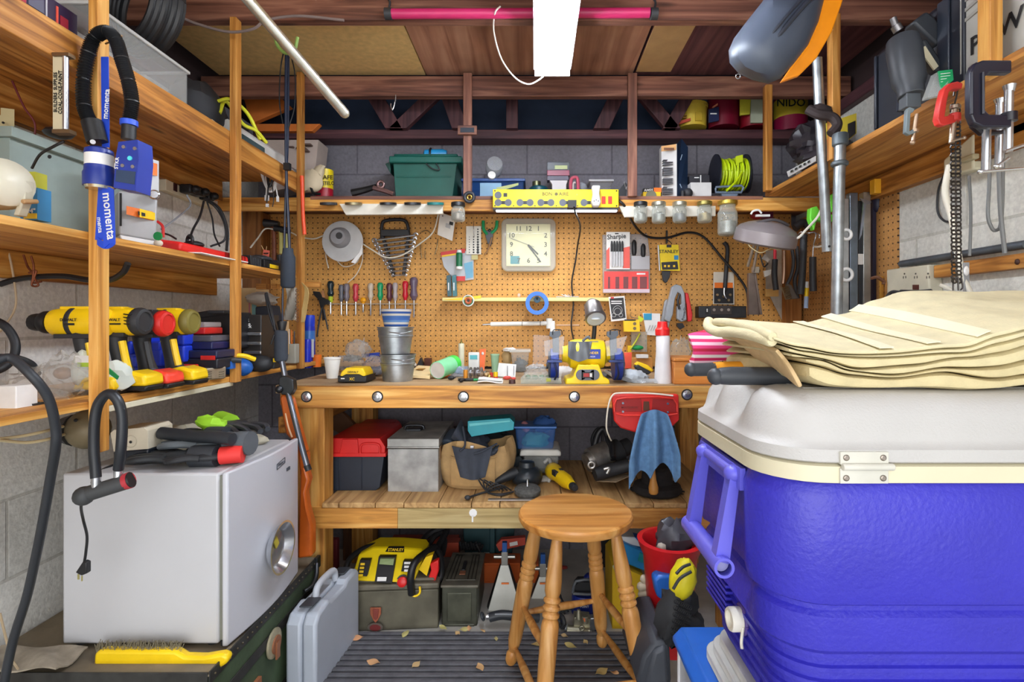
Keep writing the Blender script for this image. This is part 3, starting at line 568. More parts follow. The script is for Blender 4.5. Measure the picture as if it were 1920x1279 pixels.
b=MB(WHT); b.prism([P(-12,724,1.14),P(30,724,1.14),P(30,775,1.12),P(-12,783,1.12)],(0,.05,0)); one('white_box','small white box at the near edge of the lower left shelf','box',b,None,.002)
# blue clamp set behind the drills
b=MB(C(30,64,214,.4))
for x0,y0,x1,y1 in ((270,625,283,650),(258,640,300,660),(245,668,258,690),(282,655,302,688),(330,620,345,648),(330,648,345,680),(236,640,246,665)): b.pr(x0,y0,x1,y1,1.66,.05)
b.pr(236,640,346,688,1.69,.03); b.pr(232,686,340,703,1.70,.04)
one('blue_toolbox','bright blue plastic case behind the drills','case',b,None,.006)
def tray(lb,x0,y0,x1,y1,Y,d,col,extra=None):
    T=Top('parts_organizer',lb,'organizer',P((x0+x1)/2,y1,Y))
    b=MB(col); b.pr(x0,y0+(y1-y0)*.45,x1,y1,Y,d); T.p('base',b,.004)
    b=MB(extra or CLEAR(220,210,210,.45)); b.pr(x0+1,y0,x1-1,y0+(y1-y0)*.44,Y+.002,d-.004); T.p('lid',b,.004); return T
tray('small box with clear lid and red base, topmost of the organizer stack',336,604,384,627,1.72,.10,RED)
tray('dark blue organizer in the middle of the stack behind the last drill',334,629,398,656,1.70,.12,C(24,30,80,.4),CLEAR(110,110,120,.75))
tray('black and blue organizer with a red stripe at the bottom of the stack',336,657,408,692,1.68,.12,C(30,32,42,.4),C(28,34,70,.4))
b=MB(RED); b.pr(376,667,403,675,1.678,.002); b.pr(340,672,350,678,1.678,.002); one('label_strip','red label on the bottom organizer of the stack','label',b)
b=MB(RED); b.pr(334,684,362,692,1.645,.03); one('red_case','small red case beneath the bottom organizer','case',b,None,.003)
T=Top('radio_box','silver box with black knob and two grilles on the lower shelf edge','box',P(388,716,1.62))
b=MB(METAL(196,188,168,.45)); b.prism([P(350,695,1.60),P(424,687,1.72),P(424,709,1.72),P(348,719,1.60)],(-.06,.06,0)); T.p('body',b,.004)
b=MB(BLK); b.prism([P(368,693,1.61),P(382,692,1.63),P(382,716,1.63),P(368,718,1.61)],(0,.004,0)); T.p('knob_plate',b,.003)
b=MB(C(90,80,60,.6)); [b.pt([(x,y,1.66),(x+9,y-1,1.675)],.0015,5,0) for x in (388,411) for y in (698,702,706,710)]; T.p('grille',b)
b=MB(C(28,28,32,.5)); b.pr(352,585,432,655,1.86,.14); b.pp([(352,600),(430,590),(428,586),(392,582),(352,588)],1.858,.13); b.m(BLK2).pr(388,582,420,588,1.80,.08)
one('black_toolbox','large black plastic toolbox against the wall behind the organizers','toolbox',b,None,.006)
b=MB(C(90,92,90,.5)); b.b2(-1.30,-1.12,1.88,2.0,.969,1.005); one('grey_case','grey case under the large black toolbox','case',b,None,.003)
T=Top('tool_chest','black tool chest with three silver drawer fronts by the second post','tool chest',P(472,690,2.0))
b=MB(C(44,40,38,.5)); b.pr(446,590,490,674,1.98,.14); T.p('body',b,.004)
for y in (623,641,658): b=MB(CHR); b.pr(456,y,489,y+6,1.972,.007); T.p('drawer_pull',b,.002)
b=MB(PAPER); b.ptx('&',463,599,1.978,9); b.ptx('S&',465,611,1.978,9); T.p('logo',b)
b=MB(CARD); b.pr(492,602,516,668,2.12,.12); b.m(YEL).pr(493,631,505,634,2.118,.002); one('cardboard_carton','tan carton beside the tool chest under the middle shelf','carton',b,None,.002)
b=MB(CARD); b.pr(448,540,480,590,2.42,.12); b.m(C(120,170,170,.6)).pr(472,570,481,590,2.418,.002); b.m(C(190,110,120,.6)).pr(466,560,469,590,2.418,.002); one('kraft_box','tan box with a pink stripe in the corner behind the shelf','box',b,None,.002)
b=MB(C(36,40,50,.6)); b.prism([P(478,575,2.2),P(508,572,2.2),P(514,602,2.2),P(490,604,2.2),P(478,590,2.2)],(0,.08,0)); one('black_pouch','black pouch on top of the tan carton','pouch',b,None,.006)
b=MB(C(196,190,180,.6)); b.ball(P(490,560,2.38),(.07,.05,.03),16,None,.2,40,11); one('cloth_bundle','pale bundled cloth under the end of the middle shelf','cloth',b)
b=MB(C(200,196,184,.75)); b.sheet(lambda u,v:P(535+42*u-18*v*u,540+60*v,2.42)+V((0,.02*math.sin(u*9+v*4),0)),12,12,.004); one('rag','grey rag hanging beside the foam handle in the corner','rag',b)
for i,(x0,x1) in enumerate(((480,499),(509,517))): b=MB(pine2('X')); b.pr(x0,532,x1,542,2.2,.04); one('wood_block','small pine block %s under the middle shelf end'%('on the left','on the right')[i],'block',b)
# yellow tools
b=MB(YEL); b.pr(397,645,434,661,1.80,.06); one('yellow_tool_case','yellow plastic case behind the second post','case',b,None,.005)
b=MB(YEL); b.pt([(405,676,1.75),(430,669,1.78),(455,667,1.8),(478,674,1.83)],.008,8); b.m(BLK2).pt([(405,684,1.75),(430,676,1.76),(452,676,1.78)],.009,8)
o=one('pry_bar','yellow and black handled tool lying behind the second post','tool',b)
b=MB(C(30,100,190,.4)); b.ball(P(446,690,1.87),(.05,.04,.035),14,None,.05,flat=.03); b.pr(408,678,432,692,1.75,.04); one('blue_tool','blue plastic tool on the lower shelf around the second post','tool',b)
T=Top('tape_tool','black and yellow power tool on the lower shelf by the foam handle','tool',P(500,690,1.98))
b=MB(BLK2); b.ball(P(488,682,1.98),(.05,.035,.032),16,flat=.03); b.pr(470,672,515,692,1.98,.05); T.p('body',b,.006)
b=MB(YEL); b.pr(495,677,501,689,1.975,.004); b.pr(512,672,517,679,1.975,.004); b.pr(474,662,482,667,1.99,.01); T.p('yellow_accents',b)
for i,(x,c) in enumerate(((539,C(230,190,140,.5)),(543,PAPER),(547,ORG),(551,C(60,60,70,.5)),(536,C(90,110,150,.5)))):
    one('pen',('tan','white','orange','black','grey blue')[i]+' pencil standing in the cup beside the third post','pencil',MB(c).cyl(P(x,668,2.25),P(x-2+i,615+i*2,2.25),.0035,.002,8),'pencils beside the third post')
b=MB(C(160,160,150,.5)); b.pr(534,645,554,682,2.24,.04); one('pencil_cup','grey cup of pencils beside the third post','cup',b,None,.004)
b=MB(C(190,160,100,.8))
for i in range(6): b.pt([(566,530,2.27),(572+i*1.2,545,2.262-i*.002),(568+i*1.5,575,2.262),(565+i,604,2.268),(567,577,2.262)],.0022,5)
one('raffia_bundle','bundle of straw coloured fibre hung on the third post','bundle',b)
b=MB(C(120,86,66,.8))
for i in range(9): b.torus(P(557,545+i*7,2.262),.006,.0015,(0,1,i%2),10,5)
one('small_chain','thin rusty chain hanging on the third post','chain',b)
# loose items right of third post
T=Top('spray_can','blue aerosol can on the corner of the lower left shelf','spray can',P(580,685,2.45))
b=MB(C(24,50,180,.3)); b.pl(580,2.5,[(10.5,688),(10.5,618),(10,612)]); b.m(C(60,120,200,.3)).pl(580,2.5,[(10.6,640),(10.6,620)]); b.m(WHT).pr(584,636,588,670,2.473,.003); T.p('body',b)
b=MB(C(22,60,200,.35)); b.pl(580,2.5,[(9.5,612),(10,608),(10,593),(9,591)]); T.p('cap',b)
b=MB(C(20,44,190,.3)); b.pl(576,2.44,[(7,690),(7,640),(5,636)]); one('lighter','slim bright blue can in front of the blue aerosol','can',b)
b=MB(ORG); b.pl(594,2.50,[(7.5,688),(8,674),(8.5,666),(7,665)]); one('orange_cap','orange plastic cap beside the blue aerosol','cap',b)  # loose orange plastic cap
# ---------------------------------------------------------------- hung around third post
b=MB(WHT)
for k,(dx,w_) in enumerate(((0,12),(2,9),(-1,14))): b.pt([(505+dx,308,2.2),(505-w_+dx,322,2.2),(499+dx,350,2.2),(508+dx,360,2.2),(516+dx,345,2.2),(514+dx,320,2.2),(506+dx,308,2.2)],.0028,6)
b.pt([(500,352,2.2),(499,370,2.2)],.003); b.pr(496,366,503,376,2.195,.008); b.pt([(516,345,2.2),(521,370,2.2)],.0025); b.pr(518,368,522,378,2.195,.006); b.pr(498,382,503,388,2.195,.006)
one('charging_cable','white charging cables coiled on the edge of the top left shelf','cable',b)
b=MB(BLK); b.pt([(506,306,2.19),(502,325,2.19),(505,350,2.19),(511,335,2.19),(508,312,2.19)],.005,7); b.pt([(503,350,2.19),(500,380,2.19)],.003); b.pt([(510,345,2.19),(513,372,2.19),(511,388,2.19)],.002)
one('black_cable','black cable coiled inside the white charging cables','cable',b)
T=Top('rod_bundle','tall black landing rod with foam grip hanging beside the third post','rod',P(540,590,2.16))
b=MB(C(34,44,66,.35)); b.pt([(537,90,2.12),(536,200,2.13),(537,330,2.14),(541,420,2.15),(543,470,2.16)],.006,8); b.pt([(541,92,2.13),(540,250,2.14),(536,350,2.15),(533,470,2.16)],.0045,8); b.pt([(534,420,2.15),(530,560,2.16),(529,660,2.17)],.004,8); T.p('shafts',b)
b=MB(C(52,60,72,.85)); c=P(540,604,2.15); b.lathe((c.x,2.15,0),[(r*2.15/1000,P(0,y,2.15).z) for r,y in ((10,540),(13,536),(13,482),(10,476),(9,466))],n=18); T.p('foam_grip',b)
b=MB(BLK); b.pt([(533,92,2.12),(526,130,2.12),(524,190,2.12),(530,232,2.12)],.0025); b.pt([(543,95,2.12),(553,140,2.12),(552,200,2.12),(541,240,2.12)],.0025); b.ball(P(538,92,2.12),(.015,.01,.014),10); b.pr(531,305,542,318,2.12,.02); T.p('cord_loops',b)
T=Top('steadying_pole','black pole with a fat grey foam grip standing at the bench corner','pole',P(527,680,2.0))
b=MB(C(54,60,70,.85)); Yq=1.98; b.lathe((P(527,0,Yq).x,Yq,0),[(r*Yq/1000,P(0,y,Yq).z) for r,y in ((5,681),(11,676),(12,668),(12,626),(11,621),(6,619))],n=18); T.p('foam_grip',b)
b=MB(BLK); b.lathe((P(529,0,Yq).x,Yq,0),[(r*Yq/1000,P(0,y,Yq).z) for r,y in ((6,619),(9,604),(8,602))],n=14); b.m(DKM).pt([(518,625,1.98),(508,585,2.0),(499,550,2.03)],.006,8); b.pt([(514,620,1.975),(504,588,1.99),(497,552,2.02)],.003,6); T.p('pole',b)
cord('thin_string','short black cord tied to the foam gripped pole',[(514,628,1.96),(510,640,1.96),(508,646,1.96)],.003,BLK)
b=MB(C(226,76,34,.4)); b.pt([(566,330,2.27),(568,400,2.27),(571,440,2.27)],.008,10); one('orange_rod','orange plastic rod hanging beside the third post','rod',b)
# hammers on the left rear
for i,(x,y0,y1,hw,c,lb) in enumerate(((513,410,496,17,C(120,62,34,.5),'club hammer with brown wooden handle hanging in the left rear corner'),(526,420,476,11,C(196,190,110,.5),'hammer with pale yellow handle next to the club hammer'),(537,424,470,11,C(206,206,130,.5),'hammer with pale green handle beside the third post'))):
    T=Top('hammer',lb,'hammer',P(x,y1,2.5),'hammers in the left rear corner')
    b=MB(DKM); b.cyl(P(x-hw,y0+8,2.50),P(x+hw*.6,y0+10,2.50),.02-.005*i,.012); T.p('head',b)
    b=MB(c); b.pt([(x,y0+12,2.51),(x+1,(y0+y1)/2,2.51),(x+1,y1,2.51)],.011-.002*i,10); T.p('handle',b)
b=MB(BLK); b.cyl(P(524,478,2.51),P(525,498,2.51),.013,.011); one('rubber_grip','black rubber grip hanging below the pale hammer handles','grip',b)
b=MB(DKM); b.pt([(496,428,2.53),(545,427,2.53)],.003,6,0); one('hanging_rail','thin dark rail carrying the hammers','rail',b)
cord('white_cable','thin white cord strung along the pegboard through the white reel',[(470,464,2.3),(484,446,2.45),(498,429,2.5),(520,432,2.5),(545,436,2.55),(562,444,2.6),(588,448,2.6),(606,442,2.61)],.0035,C(226,222,206,.6))
cord('white_cable','thin white cord draped in a swag over the wrenches up to the batten',[(678,456,2.58),(700,470,2.58),(725,483,2.57),(755,478,2.57),(790,455,2.57),(812,435,2.57),(821,405,2.57),(824,385,2.50)],.0035,C(226,222,206,.6))
# ================================================================ BACK SHELF ITEMS
T=Top('storage_tote','dark green lidded tote on the back shelf','tote',P(800,372,2.47))
b=MB(C(22,84,74,.45)); b.pp([(737,303),(857,303),(848,376),(742,376)],2.45,.22); b.pr(742,330,846,333,2.447,.004); T.p('body',b,.008)
b=MB(C(20,90,80,.45)); b.pr(729,292,866,305,2.43,.255); b.pr(738,288,858,293,2.45,.22); T.p('lid',b,.006)
b=MB(C(18,66,60,.5)); b.pp([(722,307),(732,303),(732,325)],2.46,.1); T.p('latch',b,.002)
T=Top('blue_bottle','light blue bottle lying on the green tote','bottle',P(816,297,2.5))
b=MB(C(40,150,214,.3)); b.lathe(P(794,289,2.5),[(.008,0),(.02,.008),(.022,.03),(.023,.09),(.017,.11)],(1,0,0),18); T.p('body',b)
b=MB(BLK); b.torus(P(808,289,2.5),.0245,.005,(1,0,0)); b.pt([(808,292,2.45),(798,303,2.44),(810,316,2.44),(824,318,2.44),(816,304,2.44),(808,293,2.45)],.003,6); T.p('strap',b)
T=Top('clear_bin','long translucent blue bin on the back shelf behind the power strip','bin',P(935,372,2.5))
b=MB(CLEAR(40,84,150,.6)); b.pr(866,338,982,376,2.5,.17); T.p('body',b,.006)
b=MB(C(34,70,130,.4)); b.pr(864,334,985,340,2.49,.19); T.p('lid',b,.004)
b=MB(C(130,170,200,.5)); b.pr(900,343,940,368,2.499,.01); b.m(C(180,190,120,.5)).pp([(930,352),(972,343),(972,347),(935,360)],2.498,.01); T.p('contents',b)
T=Top('jar','tipped clear plastic jar with white lid on the blue bin','jar',P(925,338,2.5))
b=MB(CLEAR(200,205,210,.4)); b.lathe(P(925,325,2.6),[(.022,0),(.04,.03),(.042,.08),(.036,.1)],(.15,-1,.2),22); T.p('body',b)
b=MB(WHT); b.lathe(P(922,330,2.49),[(.018,0),(.018,.012),(.01,.014)],(.1,-1,.2),18); T.p('lid',b)
for i,(x0,y0,x1,y1,Y,c,lb) in enumerate(((992,351,1028,374,2.5,C(14,70,84,.35),'dark teal jar behind the power strip'),)):
    b=MB(c); b.pl((x0+x1)/2,Y,[((x1-x0)/2,y1),((x1-x0)/2,y0+3),((x1-x0)/2-3,y0)]); b.m(METAL(120,120,90,.4)).pl(1006,2.55,[(8,352),(8,341),(6,340)]); one('dark_jar',lb,'jar',b)
b=MB(C(20,26,40,.4)); b.pr(1026,304,1068,319,2.5,.05); b.m(C(130,20,60,.4)).pr(1026,319,1068,329,2.5,.05); b.m(C(44,26,60,.4)).pr(1026,329,1066,338,2.505,.05); b.m(C(190,200,150,.6)).pr(1040,310,1064,317,2.498,.002)
b.m(C(60,66,80,.5)).pr(1036,338,1062,344,2.5,.05); one('grout_package','black and crimson retail pack, tallest behind the power strip','package',b,None,.002)
b=MB(C(206,202,206,.6)); b.pp([(1030,338),(1065,338),(1062,345),(1062,370),(1035,370),(1035,345)],2.46,.035); one('white_package','white packet in front of the crimson retail pack','package',b,None,.003)
b=MB(C(176,76,96,.4)); b.pt([(1071,368,2.45),(1070,345,2.45),(1073,334,2.45),(1082,334,2.45),(1084,350,2.45),(1083,368,2.45)],.008,8); b.m(C(200,190,190,.4)).pt([(1075,368,2.44),(1075,345,2.44),(1079,342,2.44)],.004,6)
one('pink_clamp','pink plastic clamp standing behind the power strip','clamp',b)
b=MB(CLEAR(190,196,206,.5)); b.ball(P(1092,350,2.5),(.022,.02,.02),10,None,.2); one('crumpled_wrapper','small crumpled wrapper next to the pink clamp','wrapper',b)
b=MB(CLEAR(170,170,176,.45)); b.pp([(1106,338),(1149,338),(1142,368),(1110,368)],2.5,.1); b.m(C(180,180,184,.5)).pr(1104,336,1151,340,2.49,.12); one('clear_box','small clear plastic box behind the white night light','box',b,None,.002)
b=MB(BLK2); b.pp([(1158,360),(1172,342),(1176,345),(1174,372),(1158,372)],2.46,.02); b.m(CHR).pt([(1170,340,2.45),(1174,355,2.45),(1176,349,2.45)],.002,6); one('pliers','dark pliers leaning on the right reddish post','pliers',b,None,.002)
b=MB(YEL); b.pr(1206,360,1239,374,2.42,.05); b.m(ORG).pr(1226,352,1240,361,2.43,.04); b.m(BLK).pr(1207,353,1226,361,2.43,.03); b.m(C(120,120,100,.5)).lathe(P(1221,367,2.418),[(.024,0),(.024,.001)],(0,-1,0),16,1); b.m(WHT).ptx('AMES',1216,357,2.428,5)
one('blade_box','yellow and orange hardware packet with black header on the back shelf','packet',b,None,.001)
T=Top('tall_box','tall narrow white and dark blue printed box on the back shelf','box',P(1262,370,2.42))
b=MB(C(216,214,212,.7)); b.prism([P(1240,274,2.44),P(1269,270,2.40),P(1269,374,2.40),P(1241,374,2.44)],(.002,.05,0)); T.p('white_face',b)
b=MB(C(28,50,80,.5)); b.prism([P(1269.5,269,2.40),P(1278,260,2.44),P(1290,276,2.46),P(1289,372,2.46),P(1269.5,374,2.40)],(0,.05,0)); b.m(C(150,170,190,.5)); b.pt([(1276,300,2.41),(1279,290,2.42)],.002,5,0); b.pt([(1275,345,2.41),(1278,352,2.42)],.002,5,0); T.p('blue_face',b)
b=MB(C(224,170,110,.6)); b.prism([P(1240,274,2.438),P(1268,270,2.398),P(1268,281,2.398),P(1240,284,2.438)],(0,.001,0)); b.m(C(120,80,60,.6)).pr(1245,277,1264,281,2.396,.002); b.m(C(130,130,136,.7))
for y in (299,303,307,314,317,320,323,326,334,337,340,343,350,353,356,359,362): b.pr(1244,y,1262 if y not in (299,350) else 1252,y+1.1,2.399,.03)
T.p('printing',b)
b=MB(BLK2); b.ball(P(1290,362,2.40),(.022,.02,.022),12); b.cyl(P(1280,370,2.39),P(1280,358,2.39),.008); one('hose_fitting','black round fitting in front of the tall printed box','fitting',b)
b=MB(C(40,40,48,.6)); b.pp([(1292,330),(1330,328),(1331,345),(1293,346)],2.45,.08); b.m(C(214,214,214,.7)).pr(1295,342,1334,374,2.41,.12); b.m(WHT).pr(1313,328,1315,343,2.448,.002); b.pr(1302,332,1311,334,2.448,.002)
one('white_carton','white carton with a black printed top beside the hose reel','box',b,None,.002)
T=Top('hose_reel','reel of lime green hose on the back shelf','reel',P(1372,370,2.42))
b=MB(C(200,226,20,.4))
for i in range(15):
    a=P(1344+i*3.5,328,2.48); b.torus(a,.062+.004*(i%3),.0052,(1,.02*(i%3),.14*((i*7)%5-2)*.3),26,7)
b.pt([(1392,322,2.40),(1380,340,2.39),(1362,358,2.38)],.005,7); T.p('wound_hose',b)
b=MB(C(24,28,40,.45)); 
for x in (1339,1394): b=MB(C(24,28,40,.45)); c=P(x,326,2.48); b.lathe(c,[(.088,0),(.088,.006)],(1,0,0),30); x==1394 and b.ball(P(1402,332,2.48),(.016,.05,.075),12); T.p('flange',b)
b=MB(C(104,120,140,.4)); b.tube([P(1342,353,2.39),P(1342,361,2.39),P(1390,361,2.39),P(1394,352,2.39),P(1390,348,2.39),P(1342,351,2.39)],.0055,7,0); b.pp([(1352,362),(1384,362),(1380,374),(1356,374)],2.39,.02); T.p('handle',b)
b=MB(C(206,230,30,.5)); b.pp([(1380,293),(1393,290),(1393,303),(1386,305),(1386,312),(1381,310)],2.41,.01); T.p('tag',b)
# cans up on the top plate
for x,w_,y0,y1,c,lb,band in ((1297,28,199,242,C(226,196,70,.4),'short yellow coffee tub on the wall plate',C(200,80,60,.5)),(1356,29,176,242,C(120,20,44,.35),'dark red coffee tub in the middle on the wall plate',C(30,40,80,.5)),(1411,25,176,242,C(140,20,36,.35),'red tub with yellow top beside the right post on the wall plate',C(206,200,60,.5))):
    T=Top('coffee_tub',lb,'tub',P(x,y1,2.62),'coffee tubs on the wall plate')
    b=MB(c); b.pl(x,2.655,[(w_*.95,y1),(w_,y0+8),(w_,y0+4)]); T.p('body',b)
    b=MB(c if x!=1411 else band); b.pl(x,2.655,[(w_*1.04,y0+6),(w_*1.05,y0),(w_*.9,y0-1)]); T.p('lid',b)
    b=MB(band)
    if x==1297: b.pp([(1270,228),(1295,221),(1295,226),(1270,234)],2.579,.01); b.m(C(150,110,40,.6)).pr(1274,215,1288,217,2.579,.01); b.pr(1274,219,1288,221,2.579,.01); b.m(C(190,160,50,.4)).pr(1304,210,1316,226,2.576,.01)
    elif x==1356: b.pp([(1329,205),(1348,200),(1348,226),(1329,230)],2.575,.01); b.m(PAPER).pr(1332,212,1344,214,2.573,.01); b.m(C(200,120,90,.5)).pp([(1336,200),(1346,193),(1346,197),(1338,202)],2.575,.01)
    else: b.pp([(1388,182),(1408,182),(1406,214),(1388,216)],2.578,.01); b.m(C(190,196,170,.6)).pr(1408,182,1430,230,2.58,.01)
    T.p('printed_label',b)
# ================================================================ POWER STRIP with shop light
T=Top('power_strip','long yellow outlet strip mounted on the back shelf edge','power strip',P(1042,392,2.33))
Y=2.30
b=MB(C(250,220,10,.35)); b.pr(924,355,1160,389,Y,.048); T.p('housing',b,.002)
def rnd(x,y,r): b.lathe(P(x,y,Y),[(r*Y/1000,0),(r*Y/1000,.0018)],(0,-1,0),20)
for x in (943,983,1023,1063,1103): 
    pass
out=[(934,366),(934,380),(953,380),(975,380),(994,380),(1014,380),(1033,380),(1055,380),(1095,380)]
for x,y in out: b=MB(C(86,90,100,.5)); rnd(x,y,6.6); T.p('outlet',b)
b=MB(C(30,32,36,.5))
for x0,x1 in ((934,953),(975,994),(1014,1033),(1055,1075),(1095,1112)): b.pr((x0+x1)/2-4,377,(x0+x1)/2+4,383,Y-.0012,.002)
for x in (1003,1043,1083,963): rnd(x,386,1.2)
for x,y in ((928,358),(928,386),(1156,358),(1156,386)): rnd(x,y,1.4)
b.pr(944,362,951,369,Y-.001,.002); b.m(C(96,84,20,.5)); b.ptx('BON',1026,364,Y-.0003,6.5); b.ptx('AIRE',1057,364,Y-.0003,6.5); b.lathe(P(1043,364,Y),[(.008,0),(.008,.001)],(0,-1,0),5); b.ptx('J',1112,364,Y,.1)
T.p('face_details',b)
for x in (1132,1144): b=MB(GLOW(220,40,30,.5)); b.pr(x-3.5,368,x+3.5,382,Y-.004,.005); T.p('switch',b,.001)
b=MB(GLOW(150,230,60,.8)); b.lathe(P(1082,365,Y),[(.004,0),(.003,.003)],(0,-1,0),12); T.p('pilot_light',b)
b=MB(BLK2); b.pr(924,389.2,1160,393,Y+.002,.045); T.p('base',b)
b=MB(GLOW(225,235,255,4)); b.pr(930,393.2,1157,396,Y+.012,.022); T.p('light_tube',b)
area('strip_light_glow',P(1042,397,Y+.024)+V((0,0,-.004)),(0,0,0),.52,.02,1.6,(.95,.97,1))
T=Top('plug_in_device','white plug-in night light on the yellow outlet strip','night light',P(1118,385,2.27))
b=MB(WHT); b.prism([P(1110,347,2.255),P(1126,347,2.255),P(1124,362,2.255),P(1127,378,2.255),P(1124,386,2.255),P(1112,386,2.255),P(1109,378,2.255),P(1112,362,2.255)],(0,.04,0)); T.p('body',b,.006)
b=MB(BLK2); [b.lathe(P(x,y,2.255),[(.0025,0),(.0025,.001)],(0,-1,0),8) for x,y in ((1114,377),(1118,375),(1122,377))]; T.p('sensor',b)
b=MB(BLK); b.pr(1065,375,1081,387,2.26,.038); b.pt([(1076,386,2.275),(1079,400,2.28),(1088,425,2.4),(1083,460,2.55),(1079,490,2.58),(1072,530,2.60),(1075,570,2.6),(1071,610,2.55),(1076,640,2.4)],.004,7)
one('lamp_plug','black plug and cord running from the yellow strip down to the bench grinder lamp','cable',b)
cord('extension_cord','heavy black cord draped from the yellow strip across the pegboard to the metal outlets',[(1160,376,2.32),(1172,388,2.34),(1188,420,2.5),(1212,443,2.59),(1250,446,2.6),(1290,436,2.6),(1320,445,2.6),(1355,485,2.6),(1385,520,2.6),(1400,545,2.6),(1403,574,2.6)],.006,BLK)
# jars under the shelf
def jar(lb,x,w_,y0,y1,Y,fillc,lid,grp='screw jars under the back shelf',fill=.45):
    T=Top('glass_jar',lb,'jar',P(x,y1,Y),grp)
    h=y1-y0
    b=MB(CLEAR(216,222,214,.32,.05)); b.pl(x,Y,[(w_*.7,y1),(w_*.92,y1-2),(w_,y1-5),(w_,y0+h*.32),(w_*.8,y0+h*.2),(w_*.8,y0+4)],22); T.p('glass',b)
    b=MB(fillc); b.pl(x,Y,[(w_*.7,y1-2),(w_*.86,y1-5),(w_*.86,y1-h*fill)],12)
    rs=random.Random(int(x))
    for i in range(12):
        c=P(x+rs.uniform(-.6,.6)*w_,y1-h*fill+rs.uniform(-4,5),Y+rs.uniform(-.5,.3)*w_*Y/1000); d=V((rs.uniform(-1,1),rs.uniform(-1,1),rs.uniform(-.6,1))).normalized()*.008
        b.cyl(c-d,c+d,.0022,n=6)
    T.p('screws',b)
    b=MB(lid); b.pl(x,Y,[(w_*.95,y0+5),(w_*1.02,y0+4),(w_*1.02,y0-2),(w_*.9,y0-3)],24); T.p('lid',b)
G1=METAL(170,172,166,.4,.5)
LZ=METAL(206,206,190,.3)
jar('small jar of dark screws hanging farthest left on the shelf edge',859,13,383,416,2.30,METAL(150,140,130,.4,.5),DKM)
jar('jar of long screws, first right of the yellow strip',1201,12.5,382,418,2.30,G1,DKM)
jar('jar of grey screws, second right of the yellow strip',1235,13,382,419,2.30,G1,LZ)
jar('jar of nails, third right of the yellow strip',1274,13,382,418,2.30,METAL(130,132,136,.4,.5),LZ)
jar('jar of brass screws, fourth right of the yellow strip',1321,13.5,381,418,2.30,METAL(170,150,96,.4,.5),METAL(150,140,80,.4))
jar('largest jar with a gold lid hanging farthest right',1364,18,380,442,2.30,G1,METAL(206,178,80,.3),'screw jars under the back shelf',.42)
for i,(x,c,lb) in enumerate(((615,BLK2,'black jar lid nailed farthest left under the back shelf'),(662,METAL(150,140,110,.4),'brass toned jar lid nailed second under the back shelf'),(727,DKM,'dark jar lid with a tag nailed third under the back shelf'),(773,DKM,'dark jar lid with teal tape nailed fourth under the back shelf'),(816,C(30,120,120,.4),'teal jar lid nailed beside the small hanging jar'))):
    b=MB(c); Yj=2.40; z=P(0,383,2.40).z
    cx=P(x,0,2.40).x; b.lathe((P(x,0,2.31).x,2.318,P(0,384,2.31).z),[(.034,0),(.036,.001),(.036,.011),(.03,.012)],(0,-.18,1),24)
    if i==2: b.m(C(190,120,70,.6)).pp([(722,386),(735,382),(730,395),(718,400)],2.345,.004)
    if i==3: b.m(C(20,130,120,.6)).pp([(762,392),(772,386),(770,394),(765,396)],2.345,.004)
    BS.p('jar_lid',b,label=lb)
b=MB(C(44,46,54,.5)); b.torus(P(880,370,2.33),.020,.0075,(0,1,0),26,10); b.m(METAL(170,140,70,.4)).torus(P(880,370,2.326),.009,.004,(0,1,0),20,8)
one('tape_roll','small roll of black tape hung on the left reddish post','tape',b)
# ================================================================ PEGBOARD ITEMS  (face at 2.644)
YP=2.60
T=Top('cable_reel','large white plastic cable reel hung on the pegboard','reel',P(643,453,2.6))
b=MB(C(190,190,190,.45)); b.lathe(P(643,453,2.56),[(.090,0),(.098,.002),(.098,.006),(.09,.008)],(0,-1,0),40);T.p('flange',b)
b=MB(C(190,190,190,.45)); b.lathe(P(645,455,2.635),[(.092,0),(.092,.004)],(0,-1,0),36); T.p('flange',b)
b=MB(C(226,222,210,.6)); b.lathe(P(645,455,2.632),[(.07,0),(.07,.066)],(0,-1,0),28); T.p('wound_cable',b)
b=MB(C(150,150,154,.45)); b.lathe(P(638,446,2.552),[(.05,0),(.046,.02),(.036,.03),(.034,.034)],(0,-1,0),30); b.m(C(60,60,62,.5)).lathe(P(636,442,2.518),[(.015,0),(.016,.002)],(0,-1,0),20); T.p('hub',b)
b=MB(PAPER); b.prism([P(680,456,2.54),P(674,473,2.54),P(658,492,2.54),P(666,494,2.54),P(679,476,2.54)],(0,.002,0)); T.p('paper_label',b)
b=MB(C(220,214,200,.6)); b.pt([(612,462,2.62),(611,480,2.6),(616,503,2.6)],.003); b.pt([(680,465,2.60),(679,490,2.6),(668,515,2.6),(652,530,2.6)],.0025); b.pt([(626,482,2.6),(645,500,2.6),(668,493,2.6),(675,478,2.6)],.0025); T.p('loose_end',b)
